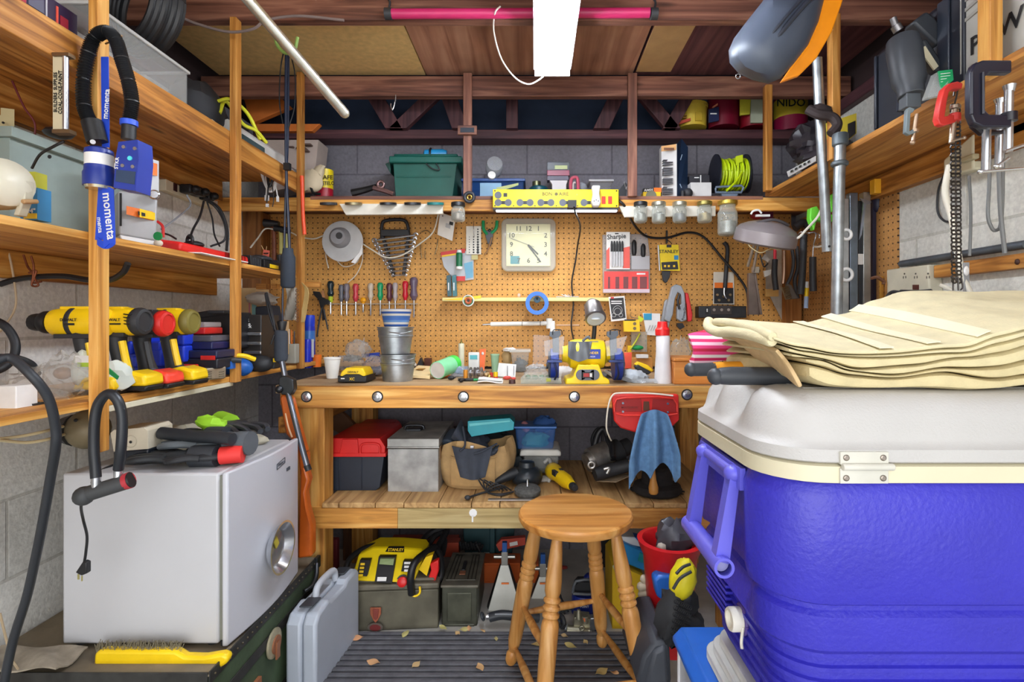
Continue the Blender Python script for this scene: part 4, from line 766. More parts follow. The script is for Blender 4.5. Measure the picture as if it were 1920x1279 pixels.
# wrench rack
T=Top('wrench_set','black rack with ten combination wrenches on the pegboard','wrench set',P(745,520,2.6))
b=MB(C(38,40,44,.45)); b.tube([P(716,450,2.61),P(716,424,2.61),P(722,414,2.61),P(752,412,2.61),P(763,418,2.61),P(766,436,2.61),P(766,450,2.61)],.009,8,3); b.pp([(713,430),(766,430),(768,443),(713,443)],2.60,.02); b.pp([(714,443),(720,443),(741,517),(735,520)],2.60,.02); b.pp([(762,443),(768,443),(759,517),(753,517)],2.60,.02); T.p('rack',b,.003)
for i in range(10):
    t=i/9; y=447+t*69+ (4 if i==0 else 0)*0; hw=38-t*26; xc=740+t*8; a=P(xc-hw,y+4*(1-t),2.585); c=P(xc+hw,y-6*(1-t),2.585)
    b=MB(CHR); b.tube([a,(a+c)/2,c],.0055-.002*t,8,3); b.torus(a,.010-.005*t,.004-.0015*t,(0,1,.3),16,6)
    d=(c-a).normalized(); b.torus(c+d*.004,.010-.005*t,.0045-.002*t,(0,1,.3),14,6,.9,2*PI-.9+.9); T.p('combination_wrench',b)
# screwdrivers
rail=MB(CLEAR(210,200,180,.5)); rail.b2(P(600,0,2.62).x,P(782,0,2.62).x,2.612,2.643,P(0,571,2.62).z,P(0,569,2.62).z); one('tool_rail','thin clear magnetic rail holding the screwdrivers on the pegboard','rail',rail)
sd=[(620,527,559,5.5,(26,44,50),'black and green screwdriver, leftmost of the row',590),(640,534,566,4.5,(96,96,104),'smoky clear screwdriver, second of the row',592),(650,532,565,5,(120,112,120),'grey clear screwdriver, third of the row',592),(667,532,566,5,(190,60,70),'red and clear screwdriver, fourth of the row',592),(681,558,571,5,(232,160,30),'short stubby amber screwdriver in the row',586),(695,531,563,5,(196,180,160),'clear handled screwdriver right of the amber one',592),(713,530,563,5,(20,150,96),'green screwdriver in the row',592),(730,531,565,5,(90,50,60),'dark red and clear screwdriver behind the painted pot',590),(741,530,564,4.5,(170,160,160),'thin clear screwdriver above the painted pot',590),(760,527,563,5,(200,34,50),'bright red screwdriver near the right end of the row',590),(776,520,563,6.5,(104,90,110),'largest purple grey screwdriver, rightmost of the row',596)]
for x,y0,y1,w_,c,lb,yt in sd:
    T=Top('screwdriver',lb,'screwdriver',P(x,y1,2.63),'screwdrivers on the pegboard')
    b=MB(C(*c,.2)); b.pl(x,2.622,[(w_*.6,y0),(w_*1.0,y0+2),(w_*1.2,y0+7),(w_*.8,y0+(y1-y0)*.5),(w_*1.15,y1-8),(w_*.7,y1-3),(w_*.6,y1)],10); T.p('handle',b)
    b=MB(CHR); b.pl(x,2.622,[(1.6,y1),(1.6,yt-4),(.8,yt)],8); T.p('shaft',b)
    if x==620: b=MB(C(180,200,40,.4)); b.pl(x,2.622,[(4,y1-3),(4.5,y1+4),(3,y1+8)],10); T.p('collar',b)
T=Top('tin_snips','dark tin snips hanging left of the screwdrivers','snips',P(605,620,2.62))
b=MB(DKM); b.pp([(586,546),(598,547),(605,558),(618,564),(616,570),(607,572),(605,580),(601,578),(597,562),(588,553)],2.60,.012); b.pp([(603,578),(608,580),(609,600),(604,600)],2.602,.008); b.m(C(170,120,80,.5)).pp([(602,546),(606,545),(609,558),(604,558)],2.60,.012); T.p('blades',b,.001)
b=MB(BLK2); b.pt([(604,576,2.60),(599,600,2.60),(594,632,2.60)],.004); b.pt([(607,580,2.60),(611,600,2.60),(615,618,2.60)],.004); T.p('handles',b)
b=MB(C(234,230,222,.8)); b.prism([P(825,398,2.58),P(854,408,2.58),P(848,452,2.58),P(820,440,2.58)],(0,.002,0)); b.m(C(190,190,190,.7)).prism([P(836,418,2.578),P(845,421,2.578),P(844,429,2.578),P(835,426,2.578)],(0,.001,0)); b.m(BLK).prism([P(843,415,2.578),P(850,417,2.578),P(849,423,2.578),P(842,421,2.578)],(0,.001,0)); b.lathe(P(830,405,2.579),[(.003,0),(.003,.001)],(0,-1,0),8)
one('instruction_card','white tilted card hanging below the batten','card',b)
for i,(p_,lb) in enumerate((([(790,435,2.63),(800,432,2.62),(808,438,2.62)],'bent peg hook left of the white card'),([(788,455,2.63),(790,480,2.62),(792,484,2.62)],'long thin peg hook below the white card'),([(797,470,2.63),(797,484,2.62)],'short peg hook beside the long one'),([(821,448,2.63),(819,465,2.62),(815,478,2.62)],'thin peg hook under the white card'))):
    one('peg_hook',lb,'hook',MB(METAL(190,170,130,.4)).pt(p_,.0025,6),'empty hooks on the pegboard')
# drill gauge
b=MB(C(224,222,212,.5)); b.pr(874,424,902,477,2.62,.003); b.m(BLK2)
for i in range(10):
    for j,(x,r) in enumerate(((880,1.0),(888,1.6),(896,2.4))):
        if i>=(0 if j==2 else 3): b.lathe(P(x,430+i*4.8,2.62),[(r*.0026*(.6+.06*i),0),(r*.0026*(.6+.06*i),.0006)],(0,-1,0),10)
b.m(C(200,190,130,.5)).pr(884,478,896,487,2.622,.004); b.m(CHR).pt([(888,415,2.63),(888,428,2.60),(889,445,2.612)],.0015)
one('drill_gauge','white drill gauge plate full of holes on the pegboard','gauge',b,None,.0005)
T=Top('wire_strippers','wire strippers with green handles hanging open on the pegboard','pliers',P(917,480,2.62))
b=MB(C(20,150,90,.4)); b.pt([(914,440,2.615),(907,430,2.615),(906,414,2.615)],.008,8); b.pt([(921,438,2.615),(930,428,2.615),(932,414,2.615)],.008,8); T.p('handles',b)
b=MB(DKM); b.pp([(911,432),(925,432),(924,445),(920,462),(914,456),(910,442)],2.61,.012); b.ball(P(918,432,2.612),(.008,.006,.008),10); b.m(C(150,110,70,.5)).pt([(922,445,2.61),(914,470,2.61),(908,478,2.61)],.004); T.p('jaws',b,.001)
# Clock
T=Top('clock','square cream wall clock with clear rounded frame on the pegboard','clock',P(991,510,2.62))
b=MB(CLEAR(226,228,216,.45,.08)); q=[]
for cx,cy,a0 in ((1030,421,-90),(1030,497,0),(952,497,90),(952,421,180)):
    for k in range(7): a=math.radians(a0+k*15); q.append((cx+12*math.cos(a),cy+12*math.sin(a)))
b.pp(q,2.605,.035); T.p('frame',b,.006)
b=MB(C(240,236,190,.5)); b.pr(949,420,1032,499,2.600,.006); T.p('dial',b,.002)
b=MB(C(60,60,40,.5))
for i in range(1,13):
    a=math.radians(30*i); m_=max(abs(math.sin(a)),abs(math.cos(a))); b.ptx(str(i),991+32*math.sin(a)/m_,459-30*math.cos(a)/m_,2.5995,9)
b.m(C(60,150,160,.5)).pr(957,480,974,495,2.599,.002); T.p('numerals',b)
b=MB(BLK); b.pp([(989,460),(992,458),(1010,476),(1008,478)],2.597,.001); b.pp([(989,461),(991,459),(1015,491),(1013,492)],2.596,.001); b.m(C(150,150,130,.4)).pp([(957,447),(958,446),(1002,463),(1002,464)],2.5955,.0006); b.m(BLK).lathe(P(991,460,2.597),[(.004,0),(.004,.003)],(0,-1,0),12); T.p('hands',b)
b=MB(CLEAR(230,236,232,.12,.03)); b.pr(948,419,1034,500,2.593,.002); T.p('glass',b)
# drill bit packages at 830-885
T=Top('blister_pack','red and grey blister pack hanging at the left of the small ledge','package',P(856,528,2.63))
b=MB(C(186,190,196,.5)); b.pp([(828,482),(872,470),(888,480),(888,524),(855,528),(832,500)],2.63,.004); T.p('card',b)
b=MB(RED); b.pp([(826,473),(872,466),(872,474),(827,481)],2.627,.004); b.pr(856,518,872,527,2.627,.004); b.m(YEL).pp([(828,479),(855,475),(855,478),(829,482)],2.626,.002); b.m(C(110,170,200,.5)).pp([(870,494),(886,490),(887,520),(874,522)],2.627,.003); T.p('printing',b)
b=MB(C(26,110,70,.4)); b.pl(861,2.60,[(6,500),(6,476),(5,474)]); b.m(WHT).pl(861,2.60,[(6.5,505),(6.5,500)]); b.pl(861,2.60,[(5,474),(4,469)]); one('green_wire_spool','green vial with white ends clipped over the blister pack','spool',b)
for i,(x,c) in enumerate(((841,C(40,84,96,.4)),(851,C(50,110,120,.4)))): b=MB(c); b.pp([(x-4,517),(x+4,515),(x+6,555),(x-2,556)],2.60,.012); b.m(WHT).pr(x-1,530,x+1,545,2.598,.001); one('drill_bit_tube',('left','right')[i]+' teal drill bit tube standing on the small ledge','tube',b,'drill bit tubes on the small ledge',.002)
# ledge
b=MB(C(236,222,150,.6)); b.b2(P(832,0,2.62).x,P(1148,0,2.62).x,2.575,2.643,P(0,565,2.58).z,P(0,558,2.58).z)
one('small_ledge','narrow pale yellow ledge across the middle of the pegboard','ledge',b,None,.002)
LZt=P(0,558,2.58).z
b=MB(YEL); b.pp([(831,562),(858,559),(902,554),(902,559),(860,563)],2.572,.004); one('ruler','yellow ruler lying at the left end of the small ledge','ruler',b)
b=MB(CHR); c=P(1070,0,2.60); b.tube([V((c.x-.07,2.6,LZt+.004)),V((c.x+.04,2.6,LZt+.004))],.003,6,0); [b.tube([V((c.x-.02+i*.008,2.598,LZt+.007)),V((c.x-.045+i*.016,2.60,LZt+.016))],.0015,5,0) for i in range(4)]
one('drill_bits','small pile of steel drill bits on the ledge under the hanging cord','drill bits',b)
b=MB(C(226,190,170,.5)); b.ball(P(973,0,2.6)*V((1,1,0))+V((0,0,LZt+.011)) if False else V((P(973,0,2.6).x,2.6,LZt+.011)),(.009,.009,.011),10,flat=.0105); one('pink_cap','little pink cap on the ledge left of the blue tape','cap',b)  # little pink cap standing on the ledge
T=Top('solder_spool','small green and white spool hung from the ledge','spool',P(878,576,2.56))
b=MB(C(20,130,80,.4)); b.lathe(P(878,564,2.58),[(.028,0),(.028,.006)],(0,-1,0),24); b.m(WHT).torus(P(878,564,2.57),.026,.003,(0,1,0)); T.p('flange',b)
b=MB(C(190,100,60,.5)); b.torus(P(878,564,2.566),.012,.006,(0,1,0),20,8); b.m(BLK).lathe(P(878,564,2.568),[(.007,0),(.007,.002)],(0,-1,0),12); T.p('wound_wire',b)
b=MB(C(60,120,216,.5)); 
b.lathe(P(1007,569,2.57),[(.036,0),(.055,0),(.055,.042),(.036,.042),(.036,0)],(0,-1,0),36,1,False); one('blue_tape','roll of blue masking tape hung below the ledge','tape',b)
b=MB(C(50,90,110,.4)); b.lathe(P(1007,562,2.565),[(.016,0),(.016,.02),(.008,.022)],(0,-1,0),18); b.m(BLK).ball(P(1007,560,2.54),(.006,.004,.006),8); one('small_spool','tiny teal spool on the hook inside the blue tape','spool',b)
b=MB(C(238,238,234,.45)); b.cyl(P(920,608,2.6),P(1040,606,2.6),.011); b.cyl(P(1030,597,2.6),P(1030,616,2.6),.016); b.cyl(P(1036,606,2.6),P(1036,625,2.58),.013); b.m(C(206,170,140,.5)).cyl(P(1043,610,2.6),P(1086,610,2.6),.004); b.m(CHR).cyl(P(920,608,2.6),P(905,609,2.6),.006,.004); b.torus(P(979,607,2.6),.012,.002,(1,0,0)); b.torus(P(1013,607,2.6),.012,.002,(1,0,0))
one('caulk_tube','long white plumbing tube hung level on the pegboard','tube',b)
# sharpie pack and others
T=Top('tool_pack','clear and red hanging pack of punches on the pegboard','package',P(1175,549,2.62))
b=MB(CLEAR(196,200,206,.45)); b.pp([(1130,440),(1214,438),(1219,480),(1219,549),(1131,549)],2.605,.03); T.p('blister',b,.003)
b=MB(C(232,70,66,.5)); b.pr(1133,509,1216,542,2.600,.006); b.m(C(210,190,200,.5)).pr(1131,542,1218,549,2.600,.006)
b.m(C(120,60,64,.5)); [b.pr(x,519,x+w_,541,2.598,.003) for x,w_ in ((1140,4),(1154,7),(1169,9),(1185,10),(1200,13))]; b.m(PAPER).pr(1194,512,1210,515,2.598,.002); T.p('red_card',b)
b=MB(BLK); b.pl(1189,2.60,[(2,450),(4.5,455),(4.5,474),(3,479)],10); b.pl(1206,2.60,[(2,457),(4.5,462),(4.5,478),(3,482)],10); T.p('black_handles',b)
b=MB(CLEAR(214,214,220,.6)); b.pp([(1184,480),(1218,480),(1218,505),(1184,505)],2.598,.006); T.p('pocket',b)
T=Top('marker_pack','pack of five black markers with white and red backing card','marker pack',P(1160,505,2.59))
b=MB(PAPER); b.pr(1137,435,1181,505,2.588,.003); b.m(C(236,96,84,.5)).pp([(1137,470),(1143,463),(1143,504),(1137,504)],2.587,.001); b.pp([(1168,465),(1181,462),(1181,503),(1168,503)],2.587,.001); b.m(BLK).ptx('Sharpie',1156,444,2.586,9,RY(-4),.95); b.pr(1153,437,1160,439,2.5865,.001); T.p('card',b)
for i in range(5):
    b=MB(C(206,206,210,.4)); x=1147+i*5; b.pl(x,2.582,[(1.4,500),(2,497),(2,472)],8); b.m(BLK).pl(x,2.582,[(2.1,472),(2.1,458),(1.2,452)],8); T.p('marker',b)
T=Top('key_tool_pack','yellow carded hex key set hanging on the pegboard','package',P(1255,508,2.6))
b=MB(C(244,214,20,.5)); b.pp([(1235,459),(1272,459),(1275,508),(1238,507)],2.60,.003); b.m(WHT).pp([(1233,460),(1236,459),(1239,507),(1236,508)],2.60,.003); T.p('card',b)
b=MB(BLK); b.ptx('STANLEY',1254,472,2.599,6.2); b.pr(1250,459,1259,464,2.599,.001); b.pp([(1240,492),(1270,490),(1272,505),(1242,506)],2.598,.002); b.m(C(40,140,200,.5)).pr(1264,479,1272,487,2.598,.001); b.m(YEL); [b.pr(x,497,x+4,501,2.597,.001) for x in (1245,1252,1262)]; T.p('printing',b)
b=MB(BLK2); b.pp([(1241,508),(1258,508),(1256,520),(1251,529),(1248,531),(1243,526)],2.595,.014); T.p('hex_keys',b,.003)
b=MB(BLK); b.pr(1249,432,1252,456,2.61,.01); b.pt([(1251,450,2.60),(1258,455,2.59)],.002); T.p('hanger',b)
T=Top('ratchet_pack','orange and black carded hardware pack at the right of the pegboard','package',P(1357,568,2.62))
b=MB(C(216,208,192,.7)); b.pp([(1338,510),(1376,510),(1377,571),(1337,570)],2.63,.003); T.p('card',b)
b=MB(ORG); b.pr(1340,530,1374,540,2.628,.002); b.m(C(30,30,34,.5)).pr(1339,540,1375,569,2.628,.002); b.m(METAL(170,150,120,.3)); [b.lathe(P(x,y,2.626),[(.008,0),(.006,.004)],(0,-1,0),12) for x,y in ((1345,553),(1357,556),(1369,553),(1348,563),(1366,563))]; T.p('contents',b)
b=MB(BLK2); b.pt([(1358,455,2.63),(1364,466,2.62),(1362,500,2.62),(1360,530,2.62),(1359,545,2.62)],.010,10); b.m(CHR).pt([(1358,540,2.61),(1358,552,2.61),(1362,560,2.61)],.004); one('pry_bar','long dark handle hanging under the largest jar','tool',b)
T=Top('outlet_box','dark metal outlet strip at the right end of the pegboard','outlet box',P(1355,595,2.6))
b=MB(DKM); b.pr(1310,574,1400,596,2.58,.06); T.p('box',b,.003)
b=MB(C(56,50,48,.5)); b.pr(1333,573,1372,590,2.575,.006); T.p('outlet_plate',b,.001)
b=MB(C(150,140,130,.4)); [b.lathe(P(x,581,2.574),[(.007,0),(.007,.001)],(0,-1,0),14) for x in (1339,1353,1366)]; b.m(BLK).pr(1323,576,1329,589,2.578,.002); b.m(WHT).pr(1325,579,1327,585,2.576,.002); T.p('receptacles',b)
# staple gun
T=Top('staple_gun','grey and red staple gun hanging above the bench','staple gun',P(1275,610,2.56))
b=MB(C(150,156,164,.35)); Y=2.55
b.prism([P(1255,560,Y),P(1260,538,Y),P(1268,533,Y),P(1278,536,Y),P(1284,550,Y),P(1288,600,Y),P(1278,604,Y),P(1270,598,Y),P(1270,575,Y),P(1278,570,Y),P(1277,552,Y),P(1271,548,Y),P(1266,560,Y),P(1262,590,Y),P(1256,605,Y),P(1248,600,Y),P(1250,580,Y)],(0,.03,0)); T.p('body',b,.004)
b=MB(C(206,40,44,.4)); b.prism([P(1285,548,Y),P(1291,550,Y),P(1299,590,Y),P(1297,603,Y),P(1290,603,Y),P(1289,580,Y)],(0,.028,0)); T.p('red_grip',b,.004)
b=MB(C(30,30,34,.4)); b.pt([(1274,552,Y-.002),(1271,565,Y-.002),(1274,580,Y-.002)],.006); b.ptx('PowerShot',1283,585,Y,5,RY(-80)); b.pp([(1270,606),(1280,606),(1284,613),(1276,618),(1270,612)],Y+.01,.02); T.p('lever_and_marks',b)
b=MB(STL); b.prism([P(1238,610,Y+.03),P(1246,565,Y+.03),P(1251,560,Y+.03),P(1256,606,Y+.03),P(1252,622,Y+.03),P(1248,618,Y+.03)],(0,.012,0)); one('utility_knife','steel folding knife hanging behind the staple gun','knife',b,None,.002)
# filters pack, etc
T=Top('blade_pack','black and white carded sanding pack above the grinder','package',P(1157,600,2.58))
b=MB(PAPER); b.pp([(1141,557),(1171,555),(1175,600),(1146,603)],2.56,.005); T.p('card',b)
b=MB(C(40,40,44,.5)); b.pp([(1143,560),(1169,558),(1173,596),(1148,599)],2.558,.002); b.m(C(190,190,190,.4)); [b.torus(P(x,y,2.556),r,.0012,(0,1,0),20,5) for x,y,r in ((1158,582,.022),(1158,584,.016),(1151,591,.009),(1164,591,.009))]; b.m(PAPER).pr(1146,564,1166,566,2.557,.001); b.pr(1146,568,1166,570,2.557,.001); b.m(RED).pr(1145,557,1151,560,2.557,.001); T.p('printing',b)
T=Top('yellow_pack','small yellow carded pack hanging on a long peg','package',P(1185,625,2.56))
b=MB(YEL); b.pp([(1169,602),(1199,600),(1200,622),(1170,622)],2.54,.02); b.m(BLK); b.pr(1172,599,1192,602,2.54,.02); b.m(C(120,100,70,.4)); [b.lathe(P(x,y,2.54),[(.008,0),(.008,.001)],(0,-1,0),12) for x,y in ((1190,607),(1190,616))]; T.p('box',b,.002)
b=MB(CHR); b.pt([(1183,586,2.63),(1183,594,2.58),(1198,598,2.55)],.002); b.m(C(206,214,40,.5)).pp([(1197,592),(1208,598),(1202,604),(1196,602)],2.55,.004); T.p('hanger',b)
b=MB(WHT); b.pp([(1205,587),(1238,588),(1237,630),(1212,628)],2.60,.003); b.m(C(40,150,190,.5)).pr(1207,588,1222,600,2.598,.002); b.m(C(150,150,150,.4)); [b.pt([(1215+k*5,620,2.597),(1219+k*5,610,2.597)],.0015,5,0) for k in range(4)]; b.m(CARD).pt([(1220,577,2.62),(1221,588,2.6)],.002)
one('hook_card','white and blue card of hooks hanging right of the yellow pack','package',b)
b=MB(CLEAR(190,200,196,.5)); b.pr(1184,622,1213,660,2.575,.02); b.m(GRN).ball(P(1195,652,2.57),(.03,.01,.012),10); b.m(C(206,214,60,.5)).pt([(1200,625,2.56),(1192,640,2.56),(1182,655,2.56)],.004); b.m(YEL).pr(1177,648,1184,660,2.565,.01)
one('green_tie_pack','clear pack of green and yellow ties below the yellow pack','package',b)
# ================================================================ BENCH TOP   (surface z=.918)
ZB=.9185
def YT(y): return 232/(y-604)
T=Top('foam_cup','white foam cup on the left end of the bench','cup',P(623,708,2.19))
b=MB(C(240,240,236,.7)); b.pl(623,2.20,[(10,709.2),(14.5,674),(15.6,673),(15.6,670),(14,670),(9.5,704)],24,False); b.add([P(623,709,2.2)+V((math.cos(a*.52)*.021,math.sin(a*.52)*.021,0)) for a in range(12)],[tuple(range(12))]); T.p('cup_wall',b)
T=Top('tool_battery','yellow and black tool battery at the left front of the bench','battery',P(660,717,2.04))
b=MB(YEL); b.prism([P(636,708,2.03),P(640,697,2.03),P(649,690,2.03),P(679,690,2.03),P(685,700,2.03),P(685,708,2.03)],(0,.10,0)); T.p('housing',b,.004)
b=MB(BLK); b.prism([P(633,717,2.02),P(687,717,2.02),P(687,704,2.02),P(680,706,2.02),P(672,702,2.02),P(648,702,2.02),P(640,706,2.02),P(633,704,2.02)],(0,.12,0)); T.p('base',b,.003)
b=MB(YEL); b.ptx('XC',660,711,2.019,5); b.m(BLK).ptx('DEWALT',662,698,2.029,3.6); b.m(WHT).pr(639,709,646,711,2.019,.001); T.p('lettering',b)
b=MB(CLEAR(206,206,204,.3)); b.ball(P(655,680,2.45)+V((0,0,.0)),(.065,.05,.036),18,None,.16,40,3); b.ball(P(670,655,2.45),(.055,.04,.045),18,None,.2,40,5); b.prism([P(672,655,2.45),P(683,632,2.45),P(684,670,2.45)],(0,.004,0))
b.m(C(130,130,126,.5)).ball(P(660,672,2.45),(.04,.03,.014),12,None,.3,60); one('plastic_bag','bunched clear bag of hardware behind the foam cup','bag',b)
b=MB(CLEAR(190,196,214,.35)); b.ball(P(702,690,2.3),(.05,.045,.048),20,None,.22,50,8,flat=.028); b.m(C(120,126,140,.4)).ball(P(702,698,2.3),(.036,.03,.014),12,None,.3,60)
one('bolt_bag','clear bluish bag of bolts squeezed against the metal pails','bag',b)
b=MB(C(30,60,160,.5)); b.pp([(678,664),(710,661),(712,668),(680,670)],2.5,.02); one('blue_packet','blue packet lying behind the bag of bolts','packet',b)
def pail(lb,x,y0,y1,w0,w1,Y):
    T=Top('metal_pail',lb,'pail',P(x,y1,Y),'galvanized pails stacked on the bench')
    h=y1-y0; b=MB(GALV); b.pl(x,Y,[(w0,y1),(w0+(w1-w0)*.62,y0+h*.38),(w0+(w1-w0)*.66+1.2,y0+h*.36),(w0+(w1-w0)*.7+1.2,y0+h*.32),(w0+(w1-w0)*.7,y0+h*.3),(w1-1,y0+2.5),(w1+.6,y0+2),(w1+.6,y0),(w1-1.5,y0),(w0-1,y1-3)],36,False)
    c=P(x,y1-1,Y); b.lathe(c,[(w0*Y/1000,0),(w0*Y/1000,.001)],(0,0,1),30); T.p('wall',b)
    b=MB(STL); b.tube([P(x-w1-1,y0+5,Y),P(x-w1*.5,y0+9,Y-.06),P(x+w1*.3,y0+12,Y-.07),P(x+w1*.9,y0+8,Y-.03)],.0018,6); T.p('wire_handle',b); return T
pail('lower galvanized pail standing on the bench',746,664,715,27,33,2.115)
pail('upper galvanized pail stacked in the lower one, holding the painted pot',742,613,663,26,33.5,2.115)
b=MB(STRIPE([(60,100,160),(196,190,176),(40,80,150),(206,200,190),(90,130,180),(60,100,170)],'Z',.05,.5)); b.pl(743,2.115,[(19,620),(22,611),(28,583),(29,580),(26,580),(20,608)],30)
one('painted_pot','blue and cream painted pot on top of the stacked pails','pot',b)
b=MB(C(238,212,160,.6)); q=[P(773,709,2.16),P(806,711,2.16),P(812,692,2.35),P(784,690,2.35),P(776,696,2.25)]; b.prism(q,(0,0,.012)); b.m(C(190,140,60,.6)).box(P(789,697,2.27)+V((0,0,.012)),(.03,.05,.002))
one('wood_cutoff','pale wooden offcut with a hole beside the pails','block',b,None,.002)
b=MB(BLK2); b.prism([P(781,686,2.48),P(788,671,2.48),P(794,686,2.48)],(0,.04,0)); one('black_cone','black cone shaped piece right of the pails','cone',b); b=MB(METAL(120,80,70,.4)).pr(795,672,807,686,2.48,.04); b.m(WHT).ball(P(778,684,2.44),(.008,.008,.008),8)
one('brown_block','small brown metal block against the pegboard right of the pails','block',b,None,.002)
T=Top('green_tumbler','light green cylinder lying open end forward on the bench','cylinder',P(826,711,2.15))
b=MB(C(140,226,170,.45)); a=V((P(821,0,2.17).x,2.16,ZB+.036)); d=V((.38,1,.14)).normalized(); 
b.lathe(a,[(.033,.0),(.036,.001),(.036,.11)],d,28,1,False); T.p('sleeve',b)
b=MB(C(70,216,80,.4)); b.lathe(a,[(.0375,.105),(.0375,.135),(.03,.14),(0,.14)],d,28); T.p('lid',b)
b=MB(C(210,206,200,.6)); b.lathe(a,[(.0325,.006),(.0325,.004),(0,.004)],d,28); b.lathe(a,[(.033,.0),(.0325,.004)],d,28,1,False); T.p('inside',b)
b=MB(C(224,222,196,.5)); b.pl(865,2.45,[(5.5,698),(5.6,646),(5,644)]); b.m(METAL(120,110,60,.4)).pl(865,2.45,[(4,644),(1.6,641),(1.2,636)],10); one('glue_tube','tall cream sealant cartridge standing by the pegboard','tube',b)
b=MB(CLEAR(170,190,216,.5)); b.pr(846,688,875,706,2.24,.05); b.m(C(150,170,196,.5)); b.ball(P(860,694,2.26),(.02,.02,.016),10,None,.3,70); one('parts_box','clear blue box of small parts in front of the sealant cartridge','box',b,None,.002)
T=Top('thermostat','white device with a teal display on the bench','thermostat',P(888,700,2.36))
b=MB(WHT); b.pr(878,661,898,701,2.35,.03); T.p('body',b,.004)
b=MB(C(60,170,180,.3)); b.pr(881,666,895,674,2.348,.003); T.p('display',b)
b=MB(C(240,110,50,.5)); b.prism([P(899,655,2.5),P(911,654,2.5),P(908,697,2.46),P(900,697,2.46)],(0,.004,0)); b.m(PAPER).ball(P(905,663,2.49),(.006,.003,.008),8); one('orange_card','orange card leaning on the pegboard next to the white device','card',b)
b=MB(METAL(180,180,184,.25)); c=V((P(882,0,2.2).x,2.2,ZB+.023)); b.lathe(c,[(.023,0),(.023,.003),(.013,.004),(.013,.016),(.023,.017),(.023,.02)],(1,-.2,0),20); c=c+V((.028,0,0)); b.lathe(c,[(.023,0),(.023,.003),(.013,.004),(.013,.016),(.023,.017),(.023,.02)],(1,-.2,0),20)
one('solder_reels','pair of silver solder reels on the bench below the white device','reel',b)
b=MB(C(216,140,40,.4)); b.cyl(V((P(873,0,2.2).x,2.2,ZB)),V((P(873,0,2.2).x,2.2,ZB+.034)),.009); one('amber_bottle','small amber bottle left of the solder reels','bottle',b)
b=MB(C(170,216,180,.4)); b.pl(928,2.42,[(5.5,699),(8,667),(8.8,666),(8.8,664),(7,664),(5,696)],20); one('green_cup','small pale green cup at the back of the bench','cup',b)
b=MB(C(226,226,224,.7)); b.prism([P(931,706,2.25),P(966,708,2.22),P(968,684,2.26),P(935,681,2.29)],(0,.02,0)); b.m(C(120,120,130,.6)); [b.pr(x,686,x+1,706,2.228,.01) for x in (951,963)]; one('white_booklet','white booklet standing on the bench in front of the green cup','booklet',b,None,.001)
b=MB(METAL(190,160,90,.35)); b.ball(V((P(916,0,2.1).x,2.12,ZB+.011)),(.011,.011,.011),10); b.cyl(V((P(916,0,2.1).x,2.12,ZB+.012)),V((P(916,0,2.1).x,2.12,ZB+.028)),.005); one('brass_fitting','small brass fitting on the bench','fitting',b)
b=MB(YEL); c=V((P(929,0,2.12).x,2.13,ZB)); b.cyl(c,c+V((0,0,.032)),.009); b.m(C(200,50,40,.4)).cyl(c,c+V((0,0,.014)),.0093); b.cyl(c+V((-.018,0,0)),c+V((-.018,0,.03)),.007); one('small_canister','tiny red and yellow canister in front of the white booklet','canister',b)
b=MB(BLK2); c=V((P(860,0,2.1).x,2.085,ZB+.006)); b.tube([c,c+V((.035,.0,0)),c+V((.06,0,.001))],.006,8); b.m(GRN).tube([c+V((.06,0,0)),c+V((.105,.01,0))],.005,8,0); one('green_driver','black and green screwdriver lying on the bench','screwdriver',b)
b=MB(PAPER); c=V((P(920,0,2.04).x,2.03,ZB+.001)); b.sheet(lambda u,v:c+V(((u-.5)*.095,(v-.5)*.05,.006+.004*math.sin(u*5)+.006*v)),8,5,.003); b.sheet(lambda u,v:c+V(((u-.5)*.09,(v-.5)*.04,.013+.003*math.sin(u*4+1)+.004*v)),8,5,.002); one('folded_tissue','folded white tissue at the front of the bench','tissue',b)
b=MB(C(70,40,40,.5)); c=V((P(960,0,2.0).x,2.01,ZB)); b.cyl(c,c+V((0,0,.014)),.013,.012); one('brown_disc','little dark brown bottle cap on the bench edge','cap',b)
b=MB(C(216,80,70,.5)); b.ball(V((P(951,0,2.14).x,2.14,ZB+.008)),(.018,.008,.008),10,RZ(15)); b.ball(V((P(963,0,2.13).x,2.13,ZB+.006)),(.01,.008,.006),8); one('fishing_lure','small red lure lying in front of the booklet','lure',b)
rs=random.Random(4)
for i,(x,Y,c,lb) in enumerate(((846,2.13,BLK2,'black scrap by the mouth of the green cylinder'),(835,2.22,ORG,'orange scrap behind the green cylinder'),(902,2.27,METAL(120,100,90,.4),'rusty knob behind the solder reels'),(909,2.32,METAL(150,140,130,.4),'metal ring behind the brass fitting'),(915,2.24,CARD,'tan cork shaped piece behind the brass fitting'),(893,2.42,WHT,'white clip beside the orange card'),(940,2.4,BLK2,'black stopper behind the booklet'),(865,2.05,BLK,'black washer at the front of the bench'))):
    b=MB(c); k=.010+.004*rs.random(); b.ball(V((P(x,0,Y).x,Y,ZB+k*.8)),(k*1.4,k,k*.8),10,RZ(rs.uniform(0,90)),.12,40,i); b.cyl(V((P(x,0,Y).x,Y,ZB+k*.6)),V((P(x,0,Y).x+.018,Y-.008,ZB+k)),.003,n=6); one('bench_scrap',lb,'scrap',b,'small scraps on the bench')
T=Top('clear_bin','small clear bin of grey parts in front of the pegboard','bin',P(975,690,2.5))
b=MB(CLEAR(206,210,206,.35)); b.pp([(958,660),(992,660),(988,697),(962,697)],2.46,.10); T.p('body',b,.002)
b=MB(CLEAR(226,226,220,.6)); b.pr(955,656,995,661,2.45,.12); T.p('rim',b,.002)
